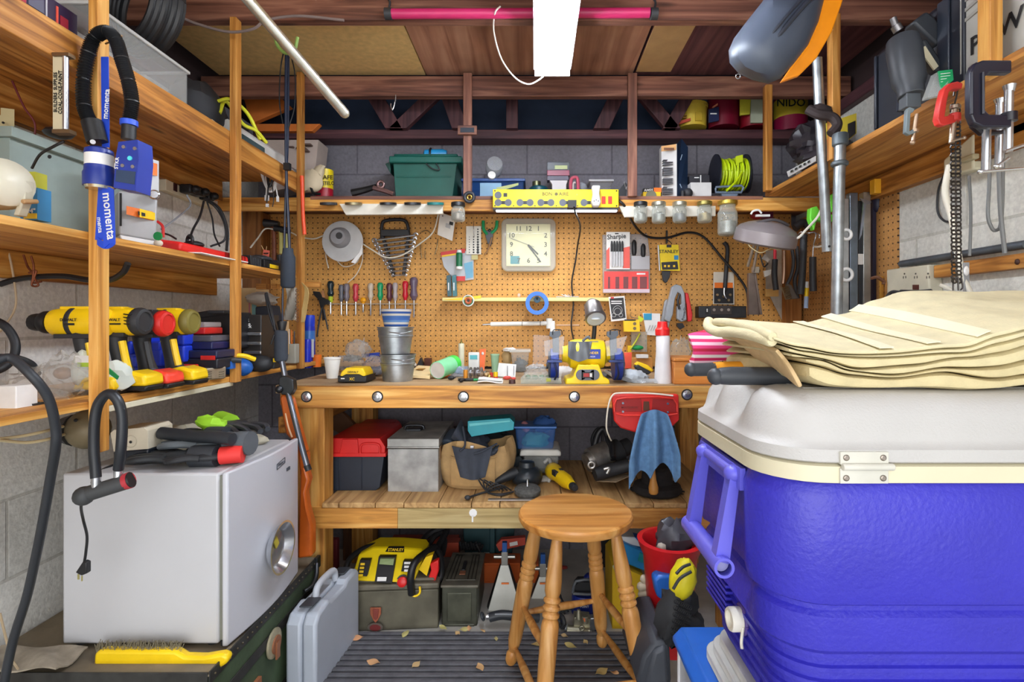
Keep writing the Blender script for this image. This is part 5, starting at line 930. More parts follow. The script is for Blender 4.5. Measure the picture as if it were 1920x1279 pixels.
b=MB(C(100,110,124,.5)); b.ball(P(975,685,2.5),(.033,.03,.03),12,None,.3,60,2); T.p('contents',b)
b=MB(C(190,160,110,.6)); b.ball(P(950,672,2.52),(.022,.015,.04),12,None,.2,40,6,flat=.06); b.m(PAPER).ball(P(955,656,2.5),(.03,.02,.010),10,None,.3,50); one('paper_wad','tan and white crumpled paper left of the small clear bin','paper',b)
b=MB(CLEAR(214,200,196,.25)); b.pp([(1000,628),(1030,630),(1034,682),(999,684)],2.3,.02); one('zip_bag','pinkish clear zip bag standing left of the grinder','bag',b,None,.003)
b=MB(CLEAR(226,228,228,.3)); b.ball(P(1005,700,2.16),(.045,.04,.036),18,None,.25,60,3); one('crumpled_wrap','crumpled clear wrap on the blister pack left of the grinder','wrap',b)
b=MB(CLEAR(206,214,200,.45)); b.prism([V((P(976,0,2.02).x,2.0,ZB)),V((P(1052,0,2.02).x,2.0,ZB)),V((P(1056,0,2.02).x,2.15,ZB)),V((P(982,0,2.02).x,2.15,ZB))],(0,0,.022)); b.m(C(206,210,80,.5)).pr(1024,709,1033,716,2.0,.002); b.m(C(110,130,110,.5)); [b.ball(V((P(990+i*13,0,2.02).x,2.07,ZB+.018)),(.014,.02,.008),8) for i in range(4)]
one('blister_tray','flat clear blister tray of parts left of the grinder','tray',b,None,.004)
# ---------------------------------------------------------------- bench grinder
T=Top('bench_grinder','yellow bench grinder with blue wheel guards and grey eye shields','grinder',P(1102,721,2.1))
b=MB(C(246,212,24,.4)); 
b.prism([P(1060,721,1.99),P(1144,721,1.99),P(1142,712,1.99),P(1132,708,1.99),P(1123,684,1.99),P(1084,684,1.99),P(1074,708,1.99),P(1062,712,1.99)],(0,.15,0)); T.p('base',b,.004)
b=MB(C(96,100,112,.4)); c=P(1102,703,1.988); b.box(c,(.048,.006,.04)); b.cyl(c+V((-.024,-.003,0)),c+V((-.024,.003,0)),.02); b.cyl(c+V((.024,-.003,0)),c+V((.024,.003,0)),.02); T.p('switch_plate',b,.001)
b=MB(BLK); b.pr(1092,698,1112,709,1.983,.003); b.m(C(170,30,30,.4)).pr(1094,700,1105,707,1.981,.003); b.m(PAPER).pr(1106,700,1110,707,1.981,.003); T.p('rocker_switch',b)
b=MB(C(246,212,24,.4)); c=P(1100,664,2.07); b.lathe(c-V((.095,0,0)),[(.03,0),(.034,.02),(.052,.03),(.058,.05),(.058,.14),(.052,.16),(.034,.17),(.03,.19)],(1,0,0),30); T.p('motor',b)
b=MB(C(30,60,160,.4)); b.pr(1094,655,1126,673,2.008,.006); b.m(YEL).ptx('GRINDER',1109,662,2.007,4.5); b.m(WHT).ptx('BENCH',1109,669,2.007,3); b.m(C(120,120,124,.5)).prism([P(1106,652,2.02),P(1122,652,2.02),P(1122,640,2.04),P(1106,640,2.04)],(0,.002,0)); T.p('nameplate',b)
b=MB(C(104,108,112,.6)); b.sheet(lambda u,v:P(1066+44*u-6*v*math.sin(u*7),641+v*(38-14*abs(u-.45)*2)*(1 if v>0 else 1),2.03-.035*math.sin(v*1.5)-.01*math.sin(u*12)),16,8,.002); b.pt([(1092,640,2.0),(1102,632,2.0),(1107,636,2.0)],.005); T.p('grey_wrap',b)
for s,xg in ((-1,1040),(1,1156)):
    c=P(xg,683,2.07); b=MB(C(26,56,150,.4)); b.lathe(c-V((.014*s+0,0,0)),[(.06,0),(.062,.002),(.062,.03),(.055,.032)],(s,0,0),30,1,True); T.p('wheel_guard',b)
    b=MB(C(70,76,90,.8)); b.lathe(c+V((.012*s,0,0)),[(.05,0),(.05,.012),(.012,.013),(.01,.02)],(s,0,0),28); T.p('grinding_wheel',b)
    b=MB(C(100,108,118,.5)); xx=1042 if s<0 else 1150
    b.pp([(xx-11,622),(xx+9,620),(xx+10,628),(xx+6,632),(xx+7,672),(xx-5,674),(xx-6,634),(xx-12,630)],2.03,.022); b.m(BLK).pt([(xx-6,628,2.02),(xx-4,619,2.02),(xx+10,619,2.02),(xx+12,628,2.02)],.002); T.p('shield_arm',b,.002)
    b=MB(CLEAR(214,218,220,.25,.05)); b.prism([P(xx-22 if s<0 else xx-15,640,1.99),P(xx+16 if s<0 else xx+26,630,1.99),P(xx+14 if s<0 else xx+14,664,1.97),P(xx-20 if s<0 else xx-12,668,1.97)],(0,.003,0)); T.p('eye_shield',b)
    b=MB(METAL(60,70,110,.4)); b.pr(xg-14,676,xg+14,680,1.965,.05); b.pt([(xg,680,1.97),(xg+4,700,1.98),(xg,712,2.0)],.004); T.p('tool_rest',b,.001)
T2=T
b=MB(BLK2); b.pt([(1112,640,2.12),(1114,625,2.12),(1115,606,2.12)],.009,10); T.p('lamp_stem',b)
b=MB(METAL(140,136,136,.35)); a=P(1117,598,2.03); d=(P(1107,556,2.12)-a).normalized(); b.lathe(a,[(.038,0),(.041,.002),(.041,.01),(.036,.03),(.033,.075),(.02,.095),(.008,.1)],d,28); lh=T.p('lamp_head',b)
b=MB(C(190,196,200,.25)); b.lathe(a,[(.034,-.002),(.03,.0),(.028,.001)],d,26); b.m(C(226,230,234,.3)).ball(a-d*.001,(.018,.018,.006),12); T.p('lamp_lens',b,0,lh)
# right of grinder
T=Top('spray_bottle','tall white bottle with a red cap standing on the bench','bottle',P(1244,721,2.03))
b=MB(C(232,232,236,.3)); b.pl(1243,2.03,[(15.5,721),(16,716),(15,690),(13,660),(13,632),(11,627)],26); T.p('bottle',b)
b=MB(C(226,34,34,.35)); b.pl(1242,2.03,[(13,629),(13.5,618),(12,616),(10,613),(9,604),(8,603)],22); T.p('cap',b)
b=MB(CLEAR(206,206,196,.3)); b.ball(P(1275,665,2.4),(.05,.03,.07),16,None,.22,40,3); one('plastic_bag','clear bag on the wooden box behind the red capped bottle','bag',b)
T=Top('wooden_box','small wooden box at the right end of the bench','box',P(1282,722,2.02))
b=MB(WOOD((190,110,40),(216,140,66),(234,166,90),'X',.6,.4,False)); b.b2(P(1258,0,2.03).x,.68,1.98,2.14,ZB,ZB+.085); T.p('body',b,.003)
b=MB(WOOD((180,100,34),(206,130,56),(224,156,80),'X',.6,.4,False)); b.b2(P(1257,0,2.03).x,.685,1.975,2.145,ZB+.0855,ZB+.098); T.p('lid',b,.003)
b=MB(BLK2); b.ball(P(1273,672,2.1),(.06,.03,.008),12,None,.2); one('black_straps','black straps lying on the wooden box lid','strap',b)
b=MB(C(240,90,66,.5)); b.pp([(1168,662),(1185,661),(1184,690),(1170,692)],2.3,.02); one('orange_packet','orange red packet behind the right grinding wheel','packet',b,None,.002)
b=MB(YEL); c=P(1208,690,2.15); b.prism([P(1190,684,2.14),P(1197,678,2.14),P(1215,685,2.14),P(1226,695,2.14),P(1222,698,2.14)],(0,.03,0)); b.m(BLK2).pp([(1190,687),(1197,684),(1222,698),(1216,703),(1196,698)],2.13,.035); one('tape_measure','yellow and black tape measure on the crumpled grey plastic','tape measure',b,None,.004)
b=MB(C(170,176,182,.35)); b.ball(P(1190,710,2.08),(.055,.045,.034),20,RY(20),.22,40,4,flat=.022); b.m(CLEAR(200,206,210,.4)).ball(P(1215,716,2.03),(.06,.03,.012),16,None,.2,40,6)
one('grey_plastic','crumpled grey plastic sheeting between the grinder and the red capped bottle','plastic',b)
b=MB(WHT); b.pr(1194,665,1216,672,2.45,.03); b.m(C(200,140,70,.6)).pr(1184,672,1224,696,2.47,.08); one('tan_block','tan block with a white piece on top behind the tape measure','block',b,None,.002)
b=MB(C(216,214,214,.5)); b.ball(P(1058,700,2.25),(.05,.03,.03),14,None,.2,40,7,flat=.025); one('white_rag','white crumpled rag behind the left grinding wheel','rag',b)
b=MB(C(60,56,56,.5)); b.ball(P(1140,705,2.22),(.05,.03,.022),14,None,.3,50,3,flat=.02); b.m(C(226,224,220,.5)).pt([(1134,695,2.15),(1146,703,2.15),(1158,712,2.13)],.006); one('cord_tangle','dark tangle of cord behind the right of the grinder','cable',b)
cord('thin_cable','thin wire stretched from the grinder guard to the left',[(1024,680,2.02),(1052,672,2.02)],.0015,GREY)
# ================================================================ ON THE BENCH FRONT
T=Top('red_tool_tray','red plastic tool hanger hooked on the bench front','hanger',P(1210,812,1.9))
b=MB(RED); 
q=[(1147,740),(1273,740),(1274,788),(1262,800),(1240,811),(1190,811),(1164,803),(1152,790)]
b.pp(q,1.895,.03); T.p('body',b,.005)
b=MB(C(150,24,22,.5)); b.pp([(1156,750),(1202,748),(1204,772),(1154,772)],1.892,.004); b.pp([(1224,748),(1266,750),(1268,774),(1222,772)],1.892,.004); T.p('recess',b,.001)
b=MB(C(226,60,50,.4)); b.pt([(1155,776,1.89),(1170,779,1.89),(1250,779,1.89),(1270,776,1.89)],.003,6,0); b.pt([(1152,772,1.89),(1156,749,1.89),(1200,745,1.89),(1262,747,1.89),(1270,772,1.89)],.003,6,2); T.p('rim',b)
b=MB(CHR); [b.lathe(P(x,y,1.891),[(.0045,0),(.004,.002)],(0,-1,0),10) for x,y in ((1168,756),(1168,772),(1252,757),(1252,773))]; b.m(C(120,30,24,.5)).ptx('MULTIDRIVE',1180,764,1.8915,4); b.m(C(90,50,30,.5)); b.prism([P(1207,753,1.89),P(1217,753,1.89),P(1218,770,1.89),P(1206,770,1.89)],(0,.003,0)); T.p('screws_and_marks',b)
cord('white_cable','thin white cord looped over the red tool hanger down to a black plug',[(1262,742,1.89),(1220,738,1.89),(1165,737,1.89),(1148,742,1.89),(1140,765,1.89),(1137,800,1.9),(1142,818,1.92),(1146,826,1.95)],.003,C(226,222,206,.6))
# blue cloth
T=Top('blue_cloth','blue denim cloth draped from the red tool hanger','cloth',P(1225,905,1.87))
b=MB(C(92,132,172,.9,0,.2,60,.4))
def clothf(u,v):
    # fan of folds from a hang point
    w_=.50+.50*min(1,v*1.5)**.8; xl=1226-46*w_; xr=1226+50*w_
    x=xl+(xr-xl)*u; bot=905-30*abs(math.sin(u*6.5+.4))-18*u; y=768+8*(abs(u-.5)*2)**1.5*(1+2*v)+ (bot-768)*v
    return P(x,y,1.872-.016*math.sin(u*13+1.2)*min(1,.3+v*1.6)-.008*math.sin(u*27)*v)
b.sheet(clothf,48,22,.0025); T.p('fabric',b)
# ================================================================ UNDER BENCH: LOWER SHELF (z=.495)
T=Top('toolbox','red lidded black plastic toolbox on the bench shelf','toolbox',P(664,922,2.06))
b=MB(C(34,42,56,.5)); b.pp([(607,856),(720,856),(712,914),(704,920),(624,920),(611,908)],2.075,.30); [b.pr(x,858,x+2,918,2.072,.004) for x in (635,677)]; T.p('body',b,.008)
b=MB(C(214,36,34,.4)); b.pp([(606,855),(605,845),(618,822),(712,822),(722,838),(721,855)],2.07,.31); b.pr(604,850,723,857,2.06,.33); b.pt([(676,853,2.065),(676,838,2.065),(683,832,2.065),(704,832,2.065),(712,838,2.065),(712,853,2.065)],.004); b.pp([(636,853),(642,824),(670,824),(672,853)],2.062,.02); T.p('lid',b,.012)
T=Top('toolbox','second red toolbox behind the red lidded black one','toolbox',P(700,880,2.42))
b=MB(C(200,34,40,.45)); b.pp([(664,812),(668,796),(730,796),(740,806),(738,880),(664,880)],2.40,.14); T.p('body',b,.01)
b=MB(BLK); b.prism([P(700,801,2.395),P(722,801,2.395),P(724,812,2.395),P(698,812,2.395)],(0,.01,0)); T.p('handle',b,.002)
T=Top('steel_box','grey painted steel box with scuffs on the bench shelf','box',P(776,924,2.05))
b=MB(C(168,168,166,.5,.2,.4,14)); b.pr(727,842,822,923,2.06,.36); T.p('body',b,.002)
b=MB(C(172,172,168,.45,.2,.35,14)); b.pr(726,823,823,841,2.055,.37); b.m(METAL(170,170,168,.3)).pr(725,838,824,841,2.05,.375); T.p('lid',b,.002)
b=MB(DKM); c=V((P(775,0,2.2).x,2.22,P(0,823,2.055).z+.004)); b.tube([c+V((-.04,0,0)),c+V((-.03,0,.015)),c+V((.03,0,.015)),c+V((.04,0,0))],.006,8); b.box(c,(.06,.04,.008)); T.p('handle',b,.001)
b=MB(METAL(150,120,90,.5)); b.pr(820,832,826,862,2.09,.12); T.p('hinge',b,.001)
T=Top('tool_bag','tan canvas tool bag with an open black top on the bench shelf','bag',P(892,920,2.1))
def bag(u,v):
    a=u*2*PI; w_=.105+.03*math.sin(v*2.6)+.006*math.sin(a*9)*v; 
    return V((P(891,0,2.15).x+w_*1.18*math.cos(a)*(1+.04*math.sin(3*a)),2.165+w_*.75*math.sin(a)+.004*math.sin(a*13)*v,.496+.175*v+(.016*math.sin(a*3+1)*v)))
b=MB(C(186,152,104,.9,0,.15,30,.3)); b.sheet(bag,44,14,.004); b.ball((P(891,0,2.15).x,2.165,.50),(.118,.08,.006),20); T.p('body',b)
b=MB(C(176,142,94,.9,0,.15,30,.3))
b.sheet(lambda u,v:V((P(891,0,2.15).x+(-.085+.17*u),2.165-.085-.018*math.sin(u*PI)-.008*math.sin(v*PI),.515+.11*v-.012*math.sin(u*PI)*v)),12,8,.003); b.tube([V((P(891,0,2.15).x+(-.09+.18*u/10),2.165-.092-.018*math.sin(u/10*PI),.627-.012*math.sin(u/10*PI))) for u in range(11)],.003,6,0); T.p('front_pocket',b)
b=MB(C(58,64,76,.8,0,.15,30,.2))
b.sheet(lambda u,v:P(846+18*u+ (26-6*u)*v+10*v*v,838-52*(1-v)*(.35+.65*u)+ 6*v*v+24*v*u,2.10-.03*math.sin(u*4)+.03*v),10,12,.004)
b.sheet(lambda u,v:P(884+52*u-6*v,856-22*u+22*v*(1-u*.4)+3*math.sin(u*9),2.08-.01*math.sin(v*5+u*6)),12,8,.004)
b.pp([(852,848),(872,832),(884,866),(915,850),(930,838),(918,862),(888,888),(868,880)],2.115,.03)
b.ball(P(878,838,2.2),(.088,.05,.055),20,RY(-12),.12,40,3); b.sheet(lambda u,v:P(848+76*u+(16-30*u)*v,836+6*math.sin(u*PI)+58*v,2.062-.012*math.sin(u*PI)-.004*math.sin(u*14)),16,8,.003); b.pt([(862,846,2.04),(872,834,2.06),(868,800,2.1)],.004,6); b.pt([(888,852,2.03),(905,846,2.04),(932,832,2.07)],.004,6)
T.p('black_flap',b)
b=MB(METAL(180,180,186,.3)); b.pr(882,836,888,858,2.06,.006); b.m(BLK); [b.torus(P(885,861+i*5,2.06),.004,.0015,(0,1,i%2),8,5) for i in range(6)]; T.p('zip_pull',b)
b=MB(C(60,70,84,.7)); b.tube([P(838,838,2.14),P(853,815,2.22)],.033,14,0); one('rolled_pad','dark grey padded roll beside the tan tool bag','roll',b,None,.006)
b=MB(C(10,160,176,.4)); b.prism([P(877,790,2.12),P(956,784,2.12),P(964,792,2.12),P(963,806,2.12),P(884,819,2.12),P(877,808,2.12)],(0,.1,0)); b.m(C(100,206,212,.4)).prism([P(879,794,2.118),P(956,788,2.118),P(957,791,2.118),P(880,800,2.118)],(0,.002,0))
one('teal_case','teal plastic case lying on top of the tan tool bag','case',b,None,.006)
b=MB(C(24,40,44,.8)); b.ball(P(935,850,2.33),(.09,.06,.10),18,None,.12,30,2,flat=.12); one('dark_cushion','dark cloth bundle behind the tan tool bag','cloth',b)
T=Top('glass_tub','translucent blue tub with cloths on the bench shelf','tub',P(1004,842,2.3))
b=MB(CLEAR(60,120,200,.45)); b.pp([(966,803),(1042,803),(1037,843),(970,843)],2.28,.12); T.p('body',b,.006)
b=MB(C(80,130,206,.4)); b.pr(963,800,1044,804,2.27,.14); T.p('rim',b,.003)
b=MB(C(90,170,170,.8)); b.ball(P(1003,825,2.33),(.06,.04,.035),14,None,.2,40,2); b.m(C(190,130,140,.8)).ball(P(985,800,2.34),(.02,.02,.025),10,RY(-25),.1); b.m(C(40,80,140,.8)).ball(P(1020,795,2.34),(.05,.03,.035),14,None,.2,40,5); T.p('contents',b)
T=Top('storage_jar','clear container with a white lid under the blue tub','container',P(1012,885,2.3))
b=MB(CLEAR(206,210,206,.4)); b.pp([(982,856),(1048,856),(1044,888),(985,888)],2.26,.16); T.p('body',b,.008)
b=MB(C(232,230,222,.5)); b.prism([P(974,856,2.25),P(976,846,2.25),P(982,844,2.25),P(1046,844,2.25),P(1052,848,2.25),P(1052,856,2.25)],(0,.18,0)); T.p('lid',b,.006)
b=MB(C(130,132,134,.5)); b.ball(P(1012,872,2.33),(.05,.05,.03),14,None,.15,40); T.p('contents',b)
T=Top('polisher','black corded polisher with round body on the bench shelf','power tool',P(990,905,2.1))
cx=P(988,0,2.14).x; b=MB(C(36,44,52,.35)); b.lathe((cx,2.15,.497),[(.045,0),(.058,.01),(.064,.03),(.06,.05),(.045,.066),(.033,.072),(.03,.09),(.02,.095),(0,.096)],(0,0,1),30); T.p('body',b)
b=MB(C(30,34,40,.5)); b.tube([V((cx-.04,2.13,.55)),V((cx-.09,2.11,.535)),V((cx-.13,2.10,.515))],lambda t:.024-.01*t,12); T.p('handle',b)
b=MB(BLK2)
for i in range(5): b.tube([V((cx-.06-.03*i*.5,2.06,.50+.0)),V((cx-.10-.02*i,2.03-.006*i,.53+.008*i)),V((cx-.15,2.03,.505)),V((cx-.10,2.0+.004*i,.500)),V((cx-.05,2.04,.501))],.003,6)
b.tube([V((cx-.08,2.07,.51)),V((cx-.16,2.03,.502)),V((cx-.20,1.99,.501)),V((cx-.215,1.96,.504))],.004,7); b.ball((cx-.215,1.957,.506),(.012,.01,.009),10); T.p('power_cord',b)
T=Top('abrasive_disc','worn wire wheel brush on a thin metal plate at the shelf front','wheel',P(990,925,2.0))
b=MB(C(90,90,88,.9,0,.4,90,.8)); c=V((P(989,0,2.02).x,2.02,.499)); b.lathe(c,[(.044,0),(.050,.008),(.050,.02),(.044,.026),(.02,.03)],(0,-.1,1),34); T.p('wire_disc',b)
b=MB(CHR); b.cyl(c+V((0,0,.028)),c+V((0,0,.055)),.005,.002); T.p('shank',b)
b=MB(METAL(190,184,180,.35)); b.b2(P(916,0,1.97).x,P(1006,0,1.97).x,1.95,1.9685,.4965,.500); one('metal_ruler','thin metal strip lying along the shelf front edge','strip',b)
T=Top('yellow_saw_handle','yellow angle tool lying on the bench shelf','power tool',P(1055,920,2.08))
b=MB(YEL); a=V((P(1036,0,2.2).x,2.21,.535)); d=V((.075,-.20,-.008)).normalized(); b.lathe(a,[(.028,-.01),(.034,0),(.034,.03),(.028,.05),(.028,.14),(.022,.17),(.018,.19)],d,16); T.p('housing',b)
b=MB(BLK2); b.lathe(a,[(.012,.19),(.016,.2),(.012,.225)],d,12); q=a+d*.08; b.box(q+V((-.02,-.005,.014)),(.014,.04,.02),RZ(20)); b.box(q+V((.004,0,.028)),(.014,.02,.004),RZ(20)); T.p('black_parts',b,.001)
b=MB(C(180,180,176,.5)); b.pt([(1020,868,2.25),(1030,862,2.25),(1034,885,2.2),(1028,905,2.18)],.008,8); b.ball(P(1018,898,2.2),(.04,.03,.012),12); one('grey_sanding_pad','grey sanding pad beside the yellow angle tool','pad',b)
T=Top('router','silver and black router lying on its side on the bench shelf','router',P(1130,890,2.1))
b=MB(METAL(176,172,166,.4,.4)); a=P(1100,868,2.15); d=(P(1150,845,2.2)-a).normalized(); b.lathe(a,[(.038,.0),(.042,.01),(.042,.03),(.036,.032)],d,22); b.lathe(a+d*.02,[(.052,0),(.052,.085),(.045,.09)],d,26); T.p('housing',b)
b=MB(BLK2); b.lathe(a+d*.11+V((0,0,-.01)),[(.05,0),(.05,.05),(.035,.06),(.035,.10)],d,22); b.tube([P(1115,890,2.08),P(1150,880,2.1),P(1180,872,2.1)],.026,12); T.p('base_ring',b)
b=MB(BLK); b.pt([(1114,838,2.2),(1122,812,2.2),(1133,805,2.2),(1142,830,2.17),(1150,862,2.12)],.012,10); b.pt([(1135,812,2.2),(1148,835,2.14),(1150,858,2.1)],.010,8); T.p('handle',b)
b=MB(METAL(200,200,196,.35)); b.pt([(1132,880,2.03),(1142,878,2.03),(1138,888,2.03)],.006,8); b.torus(P(1109,872,2.07),.012,.005); b.pt([(1144,818,2.05),(1146,826,2.05)],.004) if False else None; T.p('knobs',b)
b=MB(C(150,130,104,.8)); b.prism([P(1118,903,2.1),P(1155,905,2.05),P(1182,893,2.1),P(1150,885,2.2)],(0,0,.004)); one('scrap_board','thin grey scrap of board under the router','board',b)
cord('black_cable','black cable standing in a loop behind the router',[(1112,889,2.28),(1111,842,2.28),(1110,822,2.28),(1118,806,2.28),(1127,806,2.28),(1130,830,2.26)],.006,BLK)
T=Top('bench_brush','round black bristle brush with a wooden handle on the bench shelf','brush',P(1233,930,2.0))
b=MB(C(30,26,26,.9,0,.4,80,.8)); c=V((P(1233,0,2.04).x,2.05,.497)); b.lathe(c,[(.085,0),(.095,.01),(.088,.03),(.06,.04),(.055,.09),(.045,.10)],(0,0,1),38); rs=random.Random(2)
for i in range(60):
    a=rs.uniform(0,2*PI); q=c+V((.09*math.cos(a),.09*math.sin(a)*.75,.006)); b.tube([q,q+V((.014*math.cos(a+.5),.012*math.sin(a),-.002+.006*rs.random()))],.0015,4,0)
T.p('bristles',b)
b=MB(C(200,140,66,.5)); b.lathe((P(1225,0,1.97).x,1.965,.515),[(.012,0),(.017,.006),(.018,.025),(.012,.05),(.008,.09)],(0,.15,1),18); T.p('handle',b)
b=MB(C(36,34,38,.7)); b.pr(1240,835,1268,900,2.25,.08); b.m(C(200,200,196,.5)); [b.pr(1269,y,1271,y+4,2.25,.004) for y in range(830,890,9)]; one('dark_case','dark upright case behind the blue cloth','case',b,None,.006)
b=MB(C(44,54,60,.6)); b.pp([(955,862),(975,855),(982,866),(962,905),(950,905)],2.25,.05); one('dark_box','dark slate box behind the polisher','box',b,None,.004)
# ================================================================ UNDER BENCH: FLOOR
def fy(y): return 1150/(y-604)
T=Top('old_toolbox','worn green metal toolbox on the floor under the jump starter','toolbox',P(732,1195,1.98))
b=MB(C(112,108,92,.6,.3,.45,8)); R=RZ(4); c=P(732,1150,1.97); b.box(V((c.x,2.085,.074)),(.33,.19,.147),R); T.p('body',b,.004)
b=MB(C(128,122,106,.55,.3,.45,8)); b.box(V((c.x,2.085,.160)),(.335,.195,.022),R); b.box(V((c.x,2.085,.177)),(.30,.16,.012),R); T.p('lid',b,.006)
b=MB(C(170,96,70,.6,.3,.3,20)); b.pp([(694,1140),(714,1140),(714,1152),(708,1164),(704,1168),(700,1164),(694,1152)],1.972,.006); b.m(C(130,60,50,.5)).pp([(699,1143),(710,1143),(708,1160),(704,1163),(700,1160)],1.968,.004); T.p('latch',b,.001)
b=MB(METAL(150,140,130,.4)); c2=P(704,1176,1.971); b.lathe(c2,[(.017,0),(.017,.004)],(0,-1,0),22,1.7); b.m(C(110,40,40,.5)).lathe(c2,[(.012,.003),(.012,.005)],(0,-1,0),20,1.7); T.p('badge',b)
T=Top('jump_starter','yellow and black jump starter on the worn metal toolbox','jump starter',P(738,1118,2.0))
Y=2.02
b=MB(C(248,216,20,.4)); q=[P(657,1090,Y-.03),P(672,1040,Y+.04),P(700,1026,Y+.07),P(745,1026,Y+.07),P(790,1030,Y+.06),P(797,1040,Y+.04),P(775,1094,Y-.03)]
b.prism(q,(0,.10,0)); T.p('top_cover',b,.006)
b=MB(BLK2); b.prism([P(655,1090,Y),P(806,1090,Y),P(800,1113,Y),P(665,1112,Y)],(0,.14,0)); b.ball(P(675,1108,Y),(.03,.02,.02),10); T.p('base',b,.008)
b=MB(BLK); 
b.prism([P(702,1092,Y-.033),P(710,1044,Y+.025),P(742,1044,Y+.025),P(735,1094,Y-.033)],(0,.02,0)); b.prism([P(668,1080,Y-.025),P(675,1050,Y+.012),P(695,1050,Y+.012),P(688,1081,Y-.025)],(0,.02,0)); b.prism([P(752,1072,Y-.016),P(756,1052,Y+.01),P(775,1052,Y+.01),P(773,1072,Y-.016)],(0,.02,0)); b.prism([P(722,1035,Y+.05),P(728,1026,Y+.065),P(757,1026,Y+.065),P(757,1036,Y+.045)],(0,.01,0)); T.p('control_panels',b,.001)
b=MB(C(150,170,120,.3)); b.prism([P(711,1058,Y-.002),P(713,1048,Y+.012),P(739,1048,Y+.012),P(737,1060,Y-.002)],(0,.01,0)); T.p('display',b)
b=MB(YEL); [b.box(P(x,y,Y-.03+(1090-y)*.0013),(.014,.002,.008),RX(-30)) for x in (712,727) for y in (1066,1074)]; [b.box(P(680-i*1.2,1058+i*7,Y-.006-i*.006),(.016,.003,.008),RX(-30)) for i in range(4)]; b.m(PAPER).box(P(716,1086,Y-.031),(.034,.003,.014),RX(-30)); [b.box(P(764,y,Y-.008-(y-1058)*.0008),(.024,.003,.008),RX(-30)) for y in (1056,1063,1070)]; b.m(YEL).ptx('STANLEY',742,1031,Y+.045,5,RX(-35)); T.p('buttons',b)
b=MB(C(214,30,30,.35)); b.lathe(P(756,1090,Y-.02),[(.018,0),(.018,.02),(.014,.023)],(0,-1,.3),22); T.p('red_knob',b)
b=MB(BLK); b.lathe(P(756,1090,Y-.012),[(.024,0),(.024,.012)],(0,-1,.3),24); b.tube([P(656,1104,Y-.03),P(648,1078,Y-.02),P(655,1050,Y+.02),P(680,1030,Y+.08),P(706,1022,Y+.12)],.011,10); T.p('roll_bar',b); b=MB(BLK); b.tube([P(772,1114,Y-.04),P(770,1082,Y-.05),P(778,1055,Y-.03),P(800,1036,Y+.04),P(815,1026,Y+.10)],.014,10); b.tube([P(806,1100,Y+.02),P(826,1082,Y+.04),P(826,1045,Y+.09),P(815,1026,Y+.12)],.012,10); T.p('roll_bar',b)
b=MB(YEL); b.tube([P(767,1112,Y-.045),P(778,1118,Y-.045),P(787,1112,Y-.045),P(787,1100,Y-.035)],.004,8); b.prism([P(785,1068,Y),P(798,1045,Y),P(812,1040,Y),P(800,1080,Y)],(0,.03,0)); T.p('yellow_trim',b)
b=MB(C(222,38,36,.4)); b.prism([P(806,1058,Y),P(822,1050,Y),P(822,1072,Y),P(816,1090,Y),P(806,1094,Y),P(800,1092,Y),P(808,1070,Y)],(0,.03,0)); T.p('red_clamp',b,.004)
cord('jumper_cable','thick black cables rising behind the jump starter',[(785,1030,2.2),(800,1005,2.25),(820,993,2.28),(838,990,2.3),(830,1010,2.25),(818,1030,2.2)],.014,BLK)
cord('jumper_cable','second thick black cable behind the jump starter',[(800,1030,2.22),(812,1008,2.25),(826,1000,2.28),(833,1015,2.26),(829,1040,2.2)],.013,BLK)
# ammo can
T=Top('ammo_can','olive steel ammunition can with ribbed lid on the floor','ammo can',P(861,1175,2.0))
b=MB(C(88,90,78,.45,.5,.4,14)); b.pr(828,1100,895,1175,2.015,.28); b.pr(832,1170,891,1176,2.012,.2); T.p('body',b,.007)
b=MB(C(96,98,84,.45,.5,.4,14)); b.pr(838,1112,884,1166,2.011,.006); T.p('front_recess',b,.003)
b=MB(C(116,112,100,.5,.4,.4,14)); zt=P(0,1100,2.015).z; b.b2(P(826,0,2.01).x,P(897,0,2.01).x,2.008,2.30,zt-.003,zt+.007); T.p('lid',b,.003)
b=MB(C(70,68,60,.5,.5,.4,14)); cx=P(861,0,2.01).x; 
for w_ in (.055,.04,.026): b.tube([V((cx-w_,2.04+.01,zt+.008)),V((cx+w_,2.05,zt+.008)),V((cx+w_*.9,2.27,zt+.008)),V((cx-w_*.9,2.27,zt+.008)),V((cx-w_,2.05,zt+.008))],.0025,6,0)
T.p('ribs',b)
b=MB(BLK); b.b2(cx-.007,cx+.007,2.12,2.2,zt+.008,zt+.016); b.m(C(140,90,66,.6)).b2(cx-.012,cx+.012,2.09,2.12,zt+.008,zt+.012); T.p('handle',b,.002)
b=MB(C(206,96,34,.45)); b.pr(898,1056,975,1104,2.35,.10); b.pr(985,1058,1010,1104,2.35,.1); [b.pr(899,y,974,y+1,2.347,.004) for y in (1060,1091)]; one('orange_case','flat orange case standing behind the jack stand','case',b,None,.004)
b=MB(C(160,60,36,.5)); b.pr(732,1012,858,1030,2.45,.06); b.pr(829,1018,860,1045,2.4,.06); b.m(C(206,200,190,.6)).pr(780,1018,786,1030,2.447,.004); one('rusty_case','rust red case behind the jump starter','case',b,None,.003)
b=MB(C(110,24,34,.7)); b.pr(612,1012,632,1076,2.2,.03); one('red_mesh_sack','dark red mesh sack beside the bench leg','sack',b,None,.004)
b=MB(C(20,60,66,.6)); b.pp([(868,990),(965,990),(960,1040),(930,1046),(872,1046)],2.5,.06); b.pr(918,990,928,1050,2.46,.03); b.m(WHT); b.pr(883,1042,896,1050,2.45,.04); b.pr(905,1042,918,1050,2.45,.04); one('teal_rack','dark teal frame standing in the shadow under the bench','frame',b,None,.004)
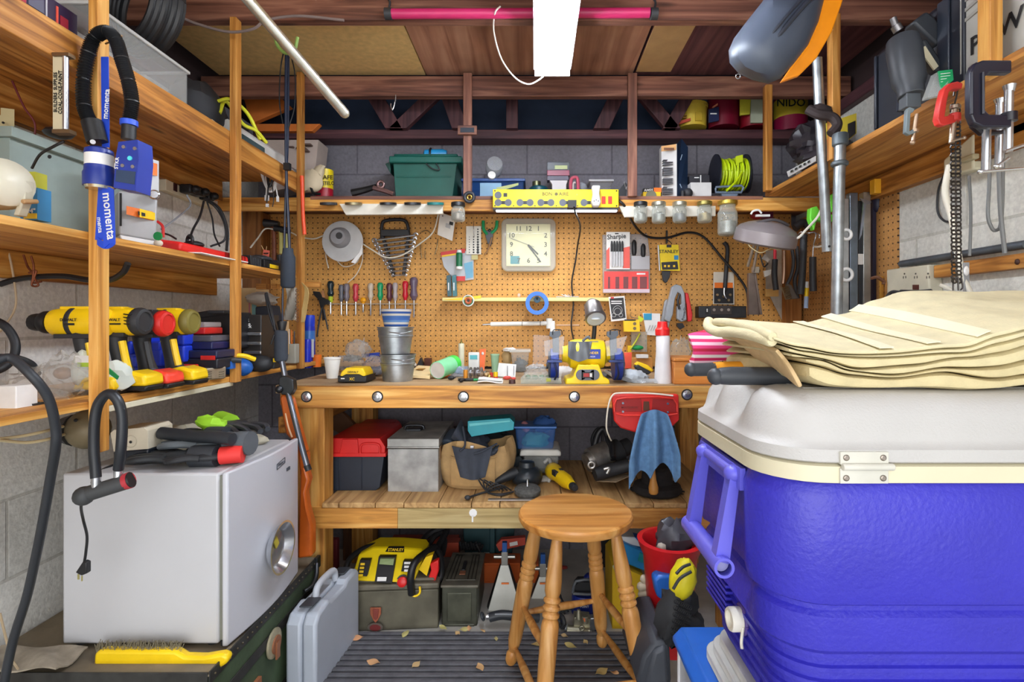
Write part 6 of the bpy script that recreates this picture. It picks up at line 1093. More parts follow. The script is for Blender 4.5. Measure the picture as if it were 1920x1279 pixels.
b=MB(C(190,70,50,.5)); b.pp([(930,1022),(940,1012),(985,1008),(985,1022),(950,1030),(936,1034)],2.40,.03); b.m(PAPER).pp([(955,1018),(970,1015),(971,1022),(956,1025)],2.398,.002); one('red_grip_tool','red handled tool lying on the orange case','tool',b,None,.004)
b=MB(BLK)
for i in range(8): b.pt([(862+i*5,1016+3*(i%2),2.40),(866+i*5,1030,2.40),(870+i*5,1018+3*(i%3),2.40)],.006,7)
b.pt([(893,1020,2.38),(900,1040,2.38),(890,1058,2.38)],.006); one('black_chain_bundle','bundle of black cord behind the ammunition can','cord bundle',b)
# jack stands
def jack(lb,xc,Y,y0,full=True):
    T=Top('jack_stand',lb,'jack stand',P(xc,1165,Y),'white jack stands under the bench')
    b=MB(C(216,218,210,.5)); b.prism([P(xc-7,y0+42,Y+.04),P(xc+7,y0+42,Y+.04),P(xc+34,1156,Y),P(xc-34,1156,Y)],(0,.008,0)); T.p('face_plate',b,.002)
    b=MB(DKM); b.prism([P(xc-9,y0+42,Y+.05),P(xc-7,y0+42,Y+.04),P(xc-34,1160,Y-.002),P(xc-40,1160,Y+.03)],(0,.02,0)); b.prism([P(xc+7,y0+42,Y+.04),P(xc+9,y0+42,Y+.05),P(xc+42,1160,Y+.03),P(xc+34,1160,Y-.002)],(0,.02,0)); T.p('side_frame',b,.001)
    b=MB(METAL(190,190,184,.35)); b.pr(xc-6,y0+18,xc+6,y0+44,Y+.04,.03); b.cyl(P(xc-20,y0+26,Y+.05),P(xc+20,y0+26,Y+.05),.008); T.p('post',b,.001)
    b=MB(C(30,80,150,.4)); b.pr(xc-4.5,y0,xc+4.5,y0+18,Y+.045,.02); T.p('blue_tip',b,.001)
    b=MB(C(20,40,54,.5)); b.prism([P(xc,1130,Y-.001+.014),P(xc+11,1149,Y-.001+.003),P(xc-11,1149,Y-.001+.003)],(0,.003,0)); b.m(ORG).prism([P(xc-6,1093,Y+.022),P(xc+8,1093,Y+.022),P(xc+8,1096,Y+.021),P(xc-6,1096,Y+.021)],(0,.003,0)); T.p('printing',b)
jack('white jack stand with a blue tip standing between the ammunition can and stool',946,2.12,1018)
jack('second white jack stand standing behind the front stool leg',1018,2.2,1040)
b=MB(C(50,54,60,.45)); b.tube([P(918,1158,2.0),P(940,1153,2.0),P(965,1155,2.0),P(1010,1158,2.02)],.017,12); b.torus(P(905,1156,2.0),.012,.005,(1,0,.4)); b.m(CHR).cyl(P(912,1156,2.0),P(917,1156,2.0),.012); b.m(C(130,134,140,.4)).pt([(928,1152,1.975),(950,1152,1.975),(985,1155,1.98)],.003)
one('scissor_jack','dark grey jack lying in front of the jack stands','jack',b)
b=MB(BLK2); b.pt([(1042,1110,2.15),(1052,1130,2.12),(1062,1150,2.1)],.012,8); b.pt([(1030,1075,2.2),(1050,1120,2.16)],.008,8); one('black_bar','black bar leaning beside the second jack stand','bar',b)
b=MB(C(150,50,50,.5)); b.torus(P(1043,1064,2.4),.045,.007,(0,.4,1)); b.m(METAL(160,160,170,.35)).lathe(P(1035,1066,2.39),[(.03,0),(.03,.012)],(0,.2,1),20); b.m(BLK2).pr(1030,1072,1046,1100,2.42,.04); one('red_ring_tool','metal disc with a red ring in the shadow behind the stool','disc',b)
# blue bottle jack / water pump
T=Top('bottle_jack','blue can shaped jack on the floor behind the stool','jack',P(1096,1150,2.1))
b=MB(C(24,44,140,.35)); b.pl(1094,2.12,[(22,1150),(23,1145),(22,1118),(20,1112)],24); b.pl(1104,2.14,[(9,1090),(10,1086),(9,1080),(5,1076)],16); T.p('body',b)
b=MB(C(90,96,104,.4)); b.tube([P(1074,1112,2.08),P(1080,1090,2.08),P(1112,1088,2.08),P(1121,1100,2.08),P(1120,1114,2.08),P(1074,1113,2.08)],.006,8,2); b.m(BLK2).pp([(1078,1100),(1085,1092),(1110,1092),(1117,1112),(1078,1112)],2.1,.05); T.p('handle_frame',b)
b=MB(WHT); b.ptx('BLUE',1096,1130,2.068,6); b.ptx('POINT',1096,1138,2.068,4); T.p('lettering',b)
T=Top('carburetor','silver cast metal engine part on the floor behind the stool','engine part',P(1090,1196,1.95))
b=MB(METAL(186,182,160,.4,.4)); b.cyl(P(1063,1183,1.98),P(1106,1188,1.97),.022); b.box(P(1090,1165,2.0),(.06,.05,.05),RY(5)); b.cyl(P(1085,1160,1.98),P(1085,1143,1.98),.012,.006); b.cyl(P(1097,1168,1.96),P(1097,1155,1.96),.012); b.torus(P(1091,1178,1.94),.007,.004); T.p('casting',b,.003)
b=MB(METAL(170,174,180,.3)); b.prism([P(1104,1160,1.98),P(1122,1158,1.98),P(1136,1168,1.98),P(1118,1182,1.98),P(1104,1188,1.98)],(0,.03,0)); b.cyl(P(1061,1170,1.98),P(1060,1194,1.97),.006); b.cyl(P(1108,1182,1.97),P(1106,1200,1.95),.006); T.p('flange',b,.003)
b=MB(C(230,110,60,.5)); b.cyl(P(1096,1158,1.955),P(1097,1164,1.955),.007); T.p('orange_plug',b)
b=MB(BLK2); b.torus(P(1053,1165,1.99),.02,.008,(1,.5,0)); b.pt([(1050,1150,2.0),(1062,1142,2.02),(1075,1140,2.03)],.006); T.p('hose_end',b)
b=MB(C(24,44,140,.35)); b.pl(1122,1.99,[(6,1196),(7,1190),(6.5,1178)],14); one('blue_fitting','small blue cap right of the silver engine part','cap',b); b=MB(C(24,44,140,.35)); b.pl(1055,2.03,[(6,1186),(7,1180),(6,1165)],14); one('blue_fitting','small blue cap left of the silver engine part','cap',b)
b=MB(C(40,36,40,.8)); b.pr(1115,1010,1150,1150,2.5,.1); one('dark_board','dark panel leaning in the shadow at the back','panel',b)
# ================================================================ STOOL
T=Top('wooden_stool','round wooden stool with turned legs in front of the bench','stool',(P(1079,0,1.66).x,1.66,0))
sc=V((P(1079,0,1.66).x,1.66,0)); zt=.562
b=MB(WOOD((168,104,40),(206,144,72),(226,172,104),'X',.7,.35,False)); b.lathe(sc+V((0,0,zt-.033)),[(.155,0),(.172,.006),(.178,.018),(.177,.028),(.172,.033),(.10,.0325),(0,.031)],(0,0,1),48); T.p('seat',b)
def legp(a,t): 
    a=math.radians(a); r0,r1=.130,.235; r=r0+(r1-r0)*t; return sc+V((r*math.cos(a),r*math.sin(a),(zt-.031-.0185)*(1-t)+.0185))
A=[242,330,62,152]
wl=WOOD((170,108,48),(204,146,78),(226,176,112),'Z',.8,.4,False)
for a in A:
    p0,p1=legp(a,0),legp(a,1); L=(p1-p0).length; d=p1-p0
    pr=[(.014,0),(.018,.04),(.0235,.12),(.0235,.15)]; h=.165
    for k in range(3): pr+= [(.019,h),(.0245,h+.006),(.0245,h+.012),(.019,h+.018)]; h+=.020
    pr+=[(.0235,h+.006),(.0255,h+.02),(.0245,.34),(.022,.44),(.0165,L-.055),(.013,L-.045),(.019,L-.035),(.0195,L-.012),(.014,L)]
    b=MB(wl); b.lathe(p0,pr,d,20); T.p('leg',b)
def rung(a1,a2,t1,t2):
    p,q=legp(a1,t1),legp(a2,t2); b=MB(wl); L=(q-p).length; b.lathe(p,[(.007,.012),(.009,L*.15),(.0125,L*.4),(.0125,L*.6),(.009,L*.85),(.007,L-.012)],q-p,14); T.p('rung',b)
rung(A[2],A[3],.66,.66); rung(A[0],A[1],.83,.83); rung(A[0],A[3],.60,.60); rung(A[0],A[3],.88,.88) ; rung(A[1],A[2],.60,.60); rung(A[1],A[2],.88,.88)
# leaves
rs=random.Random(5)
for i,(x,y) in enumerate(((760,1196),(831,1185),(858,1195),(870,1188),(880,1186),(668,1205),(1058,1200),(1070,1219),(1098,1212),(1128,1268),(1152,1270),(905,1190),(930,1206),(900,1260),(700,1250),(780,1255),(1010,1215))):
    Y=1.145/(y-604)*1000; c=V(((x-1003)*Y/1000,Y,.0185)); k=.009+.012*rs.random(); a=rs.uniform(0,6)
    b=MB(C(206+rs.randint(-16,16),170+rs.randint(-14,14),116,.8)); b.sheet(lambda u,v:c+V((math.cos(a)*(u-.5)*2.6*k-math.sin(a)*(v-.5)*1.5*k*math.sin(PI*min(.97,max(.03,u))),math.sin(a)*(u-.5)*2.6*k+math.cos(a)*(v-.5)*1.5*k*math.sin(PI*min(.97,max(.03,u))),.003+.005*math.sin(u*5+i)*(v-.3))),8,4,.0006)
    one('dry_leaf','dry tan leaf on the ribbed mat '+('beside the grey tool case' if x<720 else 'in front of the worn metal toolbox' if x<800 else 'in front of the ammunition can' if x<890 else 'at the foot of the front left stool leg' if x<1000 else 'under the wooden stool' if x<1090 or y<1230 else 'in front of the stool on the right'),'leaf',b,'dry leaves on the mat')
# ================================================================ TRUNK, FRIDGE
T=Top('footlocker','battered green footlocker trunk under the small fridge','trunk',(-1.1,1.6,0))
tx0,tx1,ty0,ty1,tz=-1.39,-.787,1.285,1.925,.301
b=MB(C(66,84,58,.7,0,.45,7,.4)); b.b2(tx0,tx1,ty0,ty1,.004,tz-.006); T.p('body',b,.004)
b=MB(C(128,116,96,.8,0,.4,8,.4)); b.b2(tx0-.002,tx1+.002,ty0-.002,ty1+.002,tz-.006,tz); T.p('worn_top',b,.002)
b=MB(C(44,44,42,.6,0,.6,24)); 
for z in (.17,.20,.27,.30): pass
b.b2(tx1,tx1+.004,ty0,ty1,.195,.225); b.b2(tx1,tx1+.004,ty0,ty1,.276,.307); b.b2(tx1,tx1+.004,ty0,ty1,.005,.03); b.b2(tx0,tx1,ty0-.004,ty0,.27,.307); T.p('edge_binding',b,.001)
b=MB(METAL(120,110,90,.5)); 
for i in range(26): b.ball((tx1+.005,ty0+.02+i*.0245,.291),.0028,6); 
T.p('rivets',b)
b=MB(C(176,168,140,.6,.3,.3,20)); c=V((tx1+.004,1.595,.19)); b.lathe(c,[(.042,0),(.042,.006),(.03,.009)],(1,0,0),26,1); b.m(C(160,104,72,.5,.4)).lathe(c+V((0,0,-.004)),[(.026,.008),(.026,.013)],(1,0,0),20); b.box(c+V((.014,0,-.02)),(.006,.02,.05)); T.p('round_latch',b,.001)
b=MB(DKM); b.tube([V((tx1+.008,1.80,.24)),V((tx1+.022,1.83,.245)),V((tx1+.02,1.87,.26)),V((tx1+.01,1.90,.29))],.008,8); b.box((tx1+.008,1.91,.29),(.012,.03,.04)); T.p('corner_hasp',b,.001)
b=MB(C(170,110,76,.6,.3)); b.ball((tx1+.015,1.42,.06),(.02,.03,.04),10,None,.3,50); b.box((tx1+.006,1.5,.12),(.01,.03,.05)); T.p('rusty_catch',b)
T=Top('mini_fridge','small white fridge standing on the green footlocker','fridge',(-1.03,1.6,.31))
fx0,fx1,fy0,fy1,fz0,fz1=-1.228,-.822,1.385,1.79,.313,.757
b=MB(C(196,197,201,.35,0,.04,4)); b.b2(fx0,fx1,fy0,fy1,fz0,fz1); T.p('cabinet',b,.006)
b=MB(C(120,122,112,.6)); b.b2(fx1,fx1+.010,fy0+.006,fy1-.006,fz0+.008,fz1-.008); T.p('door_gasket',b)
b=MB(C(200,202,210,.3,0,.04,4)); n=14; pf=[]
for i in range(n+1):
    t=i/n; pf.append(V((fx1+.012+.014+.018*math.sin(PI*t),fy0-.004+(fy1-fy0+.008)*t,fz0-.004)))
pf=[V((fx1+.0105,fy0-.004,fz0-.006))]+pf+[V((fx1+.0105,fy1+.004,fz0-.006))]; b.prism(pf,(0,0,fz1-fz0+.008)); dr=T.p('door',b,.005)
b=MB(C(70,76,88,.4)); X=lambda y:fx1+.0265+.018*math.sin(PI*(y-fy0)/(fy1-fy0))
y=1.635; b.tube([V((X(y-.028)+.001,y-.028,.705)),V((X(y+.028)+.001,y+.028,.712)),V((X(y+.028)+.001,y+.028,.728)),V((X(y-.028)+.001,y-.028,.721)),V((X(y-.028)+.001,y-.028,.705))],.0012,5,0)
b.text('SANYO',V((X(1.64)+.002,1.635,.716)),.009,RZ(90)); b.box((X(1.69),1.69,.685),(.004,.024,.01)); T.p('badge',b,0,dr)
b=MB(C(40,42,46,.6))
for x,y in ((fx0+.03,fy0+.03),(fx1-.03,fy0+.03),(fx0+.03,fy1-.03),(fx1-.03,fy1-.03)): b.cyl((x,y,tz+.0005),(x,y,fz0),.014)
b.box((fx1+.01,fy0+.02,fz0-.004),(.02,.02,.012)); T.p('feet',b)
cx=X(1.60)+.001; b=MB(CHR); b.lathe((cx,1.575,.485),[(.036,0),(.040,.002),(.064,.020),(.072,.032),(.076,.034),(.070,.034),(.060,.022),(.052,.010),(.036,.005),(0,.004)],(1,0,0),48)
one('magnetic_bowl','round stainless magnetic parts bowl stuck to the fridge door','bowl',b)
b=MB(C(190,176,60,.5)); b.box((cx+.008,1.585,.495),(.003,.02,.03),RX(30)); one('yellow_sticker','yellow sticker inside the stainless magnetic bowl','sticker',b)
# brush on the trunk front
T=Top('bench_brush','yellow handled bristle brush lying on the footlocker front edge','brush',(-1.0,1.33,.31))
Yb=1.325; b=MB(C(248,208,20,.4)); b.prism([P(174,1257,Yb),P(176,1226,Yb),P(186,1221,Yb),P(328,1222,Yb),P(345,1232,Yb),P(380,1233,Yb),P(415,1227,Yb),P(427,1232,Yb),P(426,1244,Yb),P(415,1252,Yb),P(380,1255,Yb),P(330,1253,Yb)],(0,.026,0)); T.p('handle',b,.007)
b=MB(C(120,112,90,.8)); rs=random.Random(9)
for i in range(420):
    x=rs.uniform(180,338); q=P(x,1224,Yb+rs.uniform(.004,.03)); b.tube([q,q+V((rs.uniform(-.008,.008),rs.uniform(-.002,.012),rs.uniform(.014,.028)))],.0007,3,0,False)
T.p('bristles',b,0,None,None,'stuff')
b=MB(C(150,140,124,.85,0,.3,30,.3)); b.sheet(lambda u,v:V((-1.36+.22*u,1.27+.09*v,.312+.012+.014*math.sin(u*9+v*4)*math.sin(v*3+.4))),14,8,.004); one('canvas_rag','dirty canvas rag on the near corner of the footlocker','rag',b)
# gray case
T=Top('tool_case','light grey blow moulded tool case standing on the floor','case',P(595,1279,1.72))
gc=C(176,184,196,.45,0,.06,8); A_=V((-.80,1.62,0)); 
b=MB(gc); q=[(0,.004),(0,.235),(.02,.262),(.085,.275),(.10,.262),(.20,.262),(.215,.275),(.29,.275),(.305,.262),(.305,.004)]
def gp(u,z,o): return V((-.768+u*.10+o,1.64+u*1.02,z*.93))
b.prism([gp(u,z,0) for u,z in q],(.05,-.005,0)); T.p('front_shell',b,.010,None,None,None,seg=3)
b=MB(gc); b.prism([gp(u,z,.0515) for u,z in q],(.045,-.0045,0)); T.p('rear_shell',b,.010,None,None,None,seg=3)
b=MB(C(186,192,202,.45)); b.tube([gp(.085,.27,.05),gp(.09,.302,.05),gp(.12,.316,.05),gp(.185,.316,.05),gp(.21,.302,.05),gp(.215,.27,.05)],.011,10); T.p('handle',b)
b=MB(C(56,60,66,.5)); b.prism([gp(.022,.2785,.03),gp(.078,.2785,.03),gp(.078,.2785,.072),gp(.022,.2785,.072)],(0,0,.005)); b.prism([gp(.235,.2785,.03),gp(.285,.2785,.03),gp(.285,.2785,.072),gp(.235,.2785,.072)],(0,0,.005)); T.p('latch_plate',b,.002)
# ================================================================ ON THE FRIDGE
FZ=fz1+.001
T=Top('pencil_sharpener','beige and black electric pencil sharpener on the fridge top','pencil sharpener',P(240,868,1.45))
b=MB(C(216,206,184,.45)); b.prism([P(207,812,1.46),P(214,806,1.46),P(270,802,1.46),P(277,808,1.46),P(278,842,1.46),P(213,847,1.46)],(0,.10,0)); b.m(BLK).lathe(P(245,829,1.459),[(.004,0),(.004,.001)],(0,-1,0),12); b.m(C(196,186,164,.45)).torus(P(245,828,1.459),.016,.0012,(0,1,0),20,5); T.p('body',b,.005)
b=MB(C(30,36,46,.25)); b.prism([P(212,847,1.46),P(278,842,1.46),P(277,863,1.46),P(262,869,1.46),P(212,872,1.46)],(0,.10,0)); T.p('shavings_drawer',b,.004)
cord('sharpener_cord','black cord running out of the pencil sharpener along the fridge top',[(212,872,1.45),(195,879,1.43),(180,890,1.40),(172,905,1.37)],.003,BLK)
b=MB(C(190,184,164,.8,0,.15,20,.3)); b.sheet(lambda u,v:V((-1.19+.26*u,1.56+.18*v,FZ+.012+.022*abs(math.sin(u*5+v*2.5))*(1-.4*v)+.006*math.sin(v*13+u*5))),26,16,.004)
b.ball((-1.12,1.70,FZ+.03),(.07,.05,.035),14,None,.15,40,4,flat=.03); b.ball((-.91,1.72,FZ+.012),(.05,.04,.015),12,None,.15,40,flat=.012)
one('cream_cloth','crumpled cream work gloves cloth under the pile on the fridge','cloth',b)
def glove(lb,c,rz,mat,cuff,s=1.0,grp='work gloves piled on the fridge',fl=1):
    R=RZ(rz); c=V(c)+V((.06,.01,.004)); T=Top('work_glove',lb,'glove',c,grp)
    def L(x,y,z): return c+R@V((x*s,y*s*fl,z*s))
    b=MB(mat); b.ball(L(0,0,.014),(.052*s,.042*s,.015*s),18,R,.05,20,rz)
    for k,(y,l) in enumerate(((-.032,.075),(-.012,.086),(.010,.082),(.030,.066))):
        b.tube([L(.02,y,.014),L(.05,y*1.15,.017),L(.05+l*.55,y*1.3+.003*k,.016),L(.05+l,y*1.4,.010)],lambda t:.0105*s*(1-.25*t*t),9)
    b.tube([L(-.015,-.03,.013),L(.0,-.058,.014),L(.03,-.078,.012)],lambda t:.0125*s*(1-.3*t),9); T.p('hand',b)
    b=MB(cuff); b.tube([L(-.035,0,.014),L(-.07,0,.016),L(-.105,0,.017)],lambda t:.030*s,14,4); o=T.p('cuff',b); 
    return T
glove('black rubber glove at the bottom left of the glove pile',(-1.03,1.45,FZ+.006),178,C(42,46,50,.5),C(50,54,60,.6))
glove('dark grey coated glove with a red cuff in the glove pile',(-.97,1.50,FZ+.030),172,C(104,112,118,.45),C(84,90,96,.6),1.1)
glove('black glove with a red and white trimmed cuff at the right of the pile',(-.945,1.44,FZ+.012),192,C(40,42,46,.6),C(220,50,46,.6),.8)
glove('grey coated glove lying across the top of the glove pile',(-1.02,1.52,FZ+.05),165,C(60,66,72,.55),C(48,52,58,.6),.9)
glove('black glove with a lime green back on top of the pile',(-.965,1.60,FZ+.062),-38,C(44,48,54,.4),C(150,206,40,.6),1.0)
b=MB(C(40,44,50,.5)); b.tube([P(302,812,1.50),P(360,818,1.48),P(405,820,1.46),P(436,824,1.45)],.017,14); one('black_sleeve','rolled black sleeve lying across the glove pile','sleeve',b)
b=MB(C(214,206,186,.7)); b.prism([V((-.99,1.66,FZ)),V((-.93,1.66,FZ)),V((-.94,1.67,FZ+.10)),V((-.965,1.67,FZ+.085)),V((-.985,1.66,FZ+.06))],(0,.006,0)); one('cardstock','cream card corner sticking up behind the gloves','card',b)
b=MB(C(150,206,40,.7)); b.ball(P(398,795,1.56),(.045,.03,.022),14,RY(15),.15,40,3); one('lime_cloth','lime green cloth folded in the glove pile','cloth',b)
# ---------------------------------------------------------------- U-shaped lock
T=Top('bicycle_lock','black U shaped bicycle lock hung on the front shelf post','lock',P(200,740,1.19))
Y=1.185; b=MB(C(32,36,42,.4)); b.tube([P(180,896,Y-.005),P(176,840,Y),P(178,785,Y),P(186,755,Y),P(204,738,Y),P(221,752,Y),P(229,785,Y),P(227,840,Y),P(222,880,Y+.01)],.0105,12,6); T.p('shackle',b)
b=MB(CHR); b.cyl(P(180,894,Y-.005),P(180,915,Y-.005),.009); b.cyl(P(222,880,Y+.01),P(222,895,Y+.01),.009); T.p('shackle_ends',b)
b=MB(C(62,64,66,.6)); b.cyl(P(158,928,Y-.005),P(242,902,Y+.01),.017); b.ball(P(157,930,Y-.006),.021,14); T.p('crossbar',b)
b=MB(C(176,46,56,.5)); b.cyl(P(236,903,Y+.01),P(245,900,Y+.011),.0185); b.m(BLK).cyl(P(239,902,Y+.01),P(247,899,Y+.012),.0175); T.p('red_band',b)
T=Top('plug_lead','black lead with a two pin plug hanging in front of the fridge','cable',P(152,1085,1.25))
b=MB(BLK); b.pt([(158,932,1.19),(152,950,1.21),(156,975,1.25),(163,1005,1.26),(161,1035,1.26),(158,1055,1.26)],.003,7); T.p('lead',b)
b=MB(BLK); b.prism([P(155,1053,1.25),P(162,1056,1.25),P(162,1076,1.25),P(152,1080,1.25),P(141,1074,1.25)],(0,.014,0)); T.p('plug',b,.002)
b=MB(C(190,180,120,.3,.8)); b.pr(145,1077,148,1087,1.255,.002); b.pr(152,1080,154,1090,1.255,.002); T.p('pins',b)
# big hoses at left
cord('black_hose','thick black hose sweeping from the lower left shelf down past the fridge',[(-12,680,.98),(20,672,1.0),(60,705,1.0),(90,745,1.02),(104,800,1.04),(104,840,1.05),(94,900,1.08),(80,980,1.10),(66,1050,1.12),(50,1120,1.14),(25,1200,1.15),(8,1279,1.15),(0,1320,1.15)],.0085,C(36,40,46,.5),'hose',None,12,8)
cord('black_hose','loop of thick black hose at the left edge above the shelf',[(-20,596,1.30),(10,612,1.3),(28,640,1.30),(26,668,1.29),(8,688,1.27),(-20,700,1.26)],.0095,C(36,40,46,.5),'hose',None,12,8)
cord('black_hose','short arch of black hose behind the clear bag',[(0,670,1.22),(30,672,1.25),(58,683,1.28),(70,702,1.3)],.0085,C(36,40,46,.5),'hose',None,12,8)
cord('tan_rope','pale cord at the bottom left beside the black hose',[(0,1150,1.22),(12,1200,1.22),(22,1235,1.23),(34,1255,1.24)],.0025,C(170,150,120,.8))
T=Top('hanging_motor','brown round motor hanging under the lower left shelf','motor',P(145,835,1.5))
b=MB(C(122,110,84,.5,.2,.3,12)); b.ball(P(152,805,1.50)+V((.02,0,0)),(.055,.05,.055),18); b.m(C(60,60,60,.5)).cyl(P(140,806,1.5),P(120,806,1.5),.045,.035); T.p('casing',b)
b=MB(BLK); b.ball(P(142,788,1.45),.005,6); T.p('screw',b)
for i,(pts,lb) in enumerate((([(0,823,1.34),(40,818,1.36),(80,810,1.38),(118,800,1.45)],'upper tan cord sagging under the lower left shelf'),([(0,826,1.33),(50,830,1.36),(90,824,1.38),(120,815,1.45)],'lower tan cord sagging under the lower left shelf'))):
    cord('tan_cable',lb,pts,.004,C(196,180,140,.6))
# ================================================================ RIFLE
T=Top('air_rifle','air rifle with orange wooden stock leaning against the bench leg','rifle',P(572,1045,1.9))
b=MB(C(186,88,26,.3,0,.25,9)); b.prism([P(523,745,1.85),P(530,738,1.85),P(546,745,1.85),P(560,800,1.84),P(574,850,1.83),P(562,852,1.83),P(550,830,1.83),P(535,815,1.84)],(0,.035,0)); b.prism([P(562,880,1.83),P(572,876,1.83),P(579,900,1.83),P(572,925,1.83),P(576,955,1.82),P(585,985,1.82),P(585,1044,1.82),P(557,1049,1.82),P(559,980,1.82),P(560,930,1.83)],(0,.04,0)); b.prism([P(556,830,1.835),P(575,850,1.835),P(576,895,1.835),P(561,895,1.835)],(0,.036,0)); T.p('stock',b,.008)
b=MB(METAL(120,124,134,.25)); b.tube([P(529,678,1.86),P(540,735,1.85),P(560,815,1.81),P(577,878,1.79)],.0095,12); b.m(BLK).cyl(P(575,872,1.79),P(579,882,1.79),.011); T.p('barrel',b)
b=MB(DKM); b.prism([P(523,708,1.84),P(532,704,1.84),P(549,712,1.84),P(551,730,1.84),P(544,742,1.84),P(527,740,1.84),P(522,725,1.84)],(0,.03,0)); b.ball(P(524,730,1.84),.014,10); T.p('receiver',b,.003)
b=MB(C(240,200,160,.4)); b.pt([(536,775,1.846),(541,800,1.838),(548,820,1.83)],.004); T.p('grip_slot',b)
# ================================================================ COOLER
T=Top('cooler','large blue and grey chest cooler filling the right foreground','cooler',(.9,1.05,.45))
x0,y0,y1,x1=.375,.845,1.30,1.305
def rr(xa,xb,ya,yb,r,z,n=7):
    q=[]
    for cx,cy,a in ((xb-r,ya+r,-90),(xb-r,yb-r,0),(xa+r,yb-r,90),(xa+r,ya+r,180)):
        for k in range(n+1): t=math.radians(a+90*k/n); q.append(V((cx+r*math.cos(t),cy+r*math.sin(t),z)))
        if cx==xa+r and cy==yb-r:
            for k in range(1,14): q.append(V((xa,yb-r+(ya-yb+2*r)*k/14,z)))
    return q
def lof(b,prof,r=.09,dent=None):
    R=[rr(x0+i,x1-i,y0+i,y1-i,max(.02,r-i*.6),z) for i,z in prof]
    if dent:
        for ring in R:
            for p in ring:
                if p.x<x0+.10: p.x+=dent(p.y,p.z)
    b.rings(R)
bl=C(52,48,178,.36,0,.12,6,.6,120)
b=MB(bl); pr=[(.066,.44),(.060,.452)]
z=.455
for k in range(6): pr+=[(.052-.003*k,z),(.052-.003*k,z+.013),(.044-.003*k,z+.016),(.044-.003*k,z+.023)]; z+=.0255
pr+=[(.022,.612),(.016,.618),(.013,.66),(.013,.674),(.020,.682),(.020,.690),(.004,.700),(.0,.716),(-.002,.868),(.002,.880),(.008,.892)]
def bdent(y,z): return .016*max(0,min(1,(y-(y0+.11))*30))*max(0,min(1,((y1-.07)-y)*30))*max(0,min(1,(z-.62)*40))
lof(b,pr,.10,bdent); T.p('body',b)
b=MB(bl)
for k in range(11): b.b2(x0+.020,x0+.036,y0+.26,y1-.07,.535+k*.0125,.541+k*.0125)
T.p('side_louvres',b,.001)
b=MB(C(216,208,178,.4,0,.04,5)); lof(b,[(.006,.893),(-.004,.896),(-.004,.922),(.004,.925)],.10); T.p('rim',b)
def dent(y,z):
    w_=max(0,min(1,(z-.952)*30)); return w_*(.030*math.exp(-((y-(y0+.20))/.035)**2)+.030*math.exp(-((y-(y0+.34))/.030)**2))
b=MB(C(190,188,185,.5,0,.05,6,.45,220)); lof(b,[(.0,.926),(-.004,.929),(-.003,.948),(.006,.953),(.010,.962),(.016,.995),(.026,1.015),(.045,1.029),(.07,1.033)],.10,dent); b.b2(x0+.10,x1-.10,y0+.10,y1-.10,1.03,1.034)
ld=T.p('lid',b)
b=MB(C(206,204,192,.35)); hx=P(1612,0,.85).x; b.b2(hx-.038,hx+.038,y0-.008,y0+.002,.926,.946); b.b2(hx-.038,hx+.038,y0-.0075,y0+.002,.896,.920); b.cyl((hx-.036,y0-.010,.923),(hx+.044,y0-.010,.923),.0055); b.m(METAL(150,140,130,.3))
for dx in (-.029,.029):
    for z_ in (.937,.905): b.lathe((hx+dx,y0-.008,z_),[(.0055,0),(.004,.002)],(0,-1,0),14)
T.p('hinge',b,.001)
hb=C(98,96,208,.35,0,.06,8); ya,yb=.995,1.165
b=MB(hb)
for yy in (ya,yb): b.prism([V((x0-.014,yy-.012,.868)),V((x0-.044,yy-.016,.712)),V((x0-.018,yy-.016,.705)),V((x0+.004,yy-.012,.868))],(0,.026,0)); b.ball((x0-.004,yy,.868),(.019,.019,.016),14)
b.lathe((x0-.032,ya-.03,.704),[(.0135,.004),(.0135,0),(.0185,.0),(.0185,(yb-ya)+.05),(.012,(yb-ya)+.05)],(0,1,0),24,1,False); b.tube([V((x0-.002,ya,.868)),V((x0-.002,yb,.868))],.011,10,0); b.b2(x0-.004,x0+.006,ya-.03,yb+.03,.845,.885); hd=T.p('handle',b)
b=MB(C(150,150,200,.6)); b.lathe((x0-.032,ya-.012,.704),[(.0135,0),(.0135,.002)],(0,1,0),20); T.p('handle_end',b,0,hd)
b=MB(C(232,228,214,.4)); c=V((x0+.036,1.06,.560)); b.lathe(c,[(.023,-.01),(.023,.022),(.021,.026),(.016,.026),(.014,.018),(0,.018)],(-1,-.05,0),26); T.p('drain_cap',b)
b=MB(C(226,222,206,.4)); b.tube([c+V((-.006,-.022,-.004)),c+V((-.010,-.024,-.03)),c+V((-.012,-.032,-.04))],.003,6); b.m(C(90,70,140,.5)).torus(c+V((.0,0,0)),.026,.004,(1,0,0)); T.p('cap_strap',b)
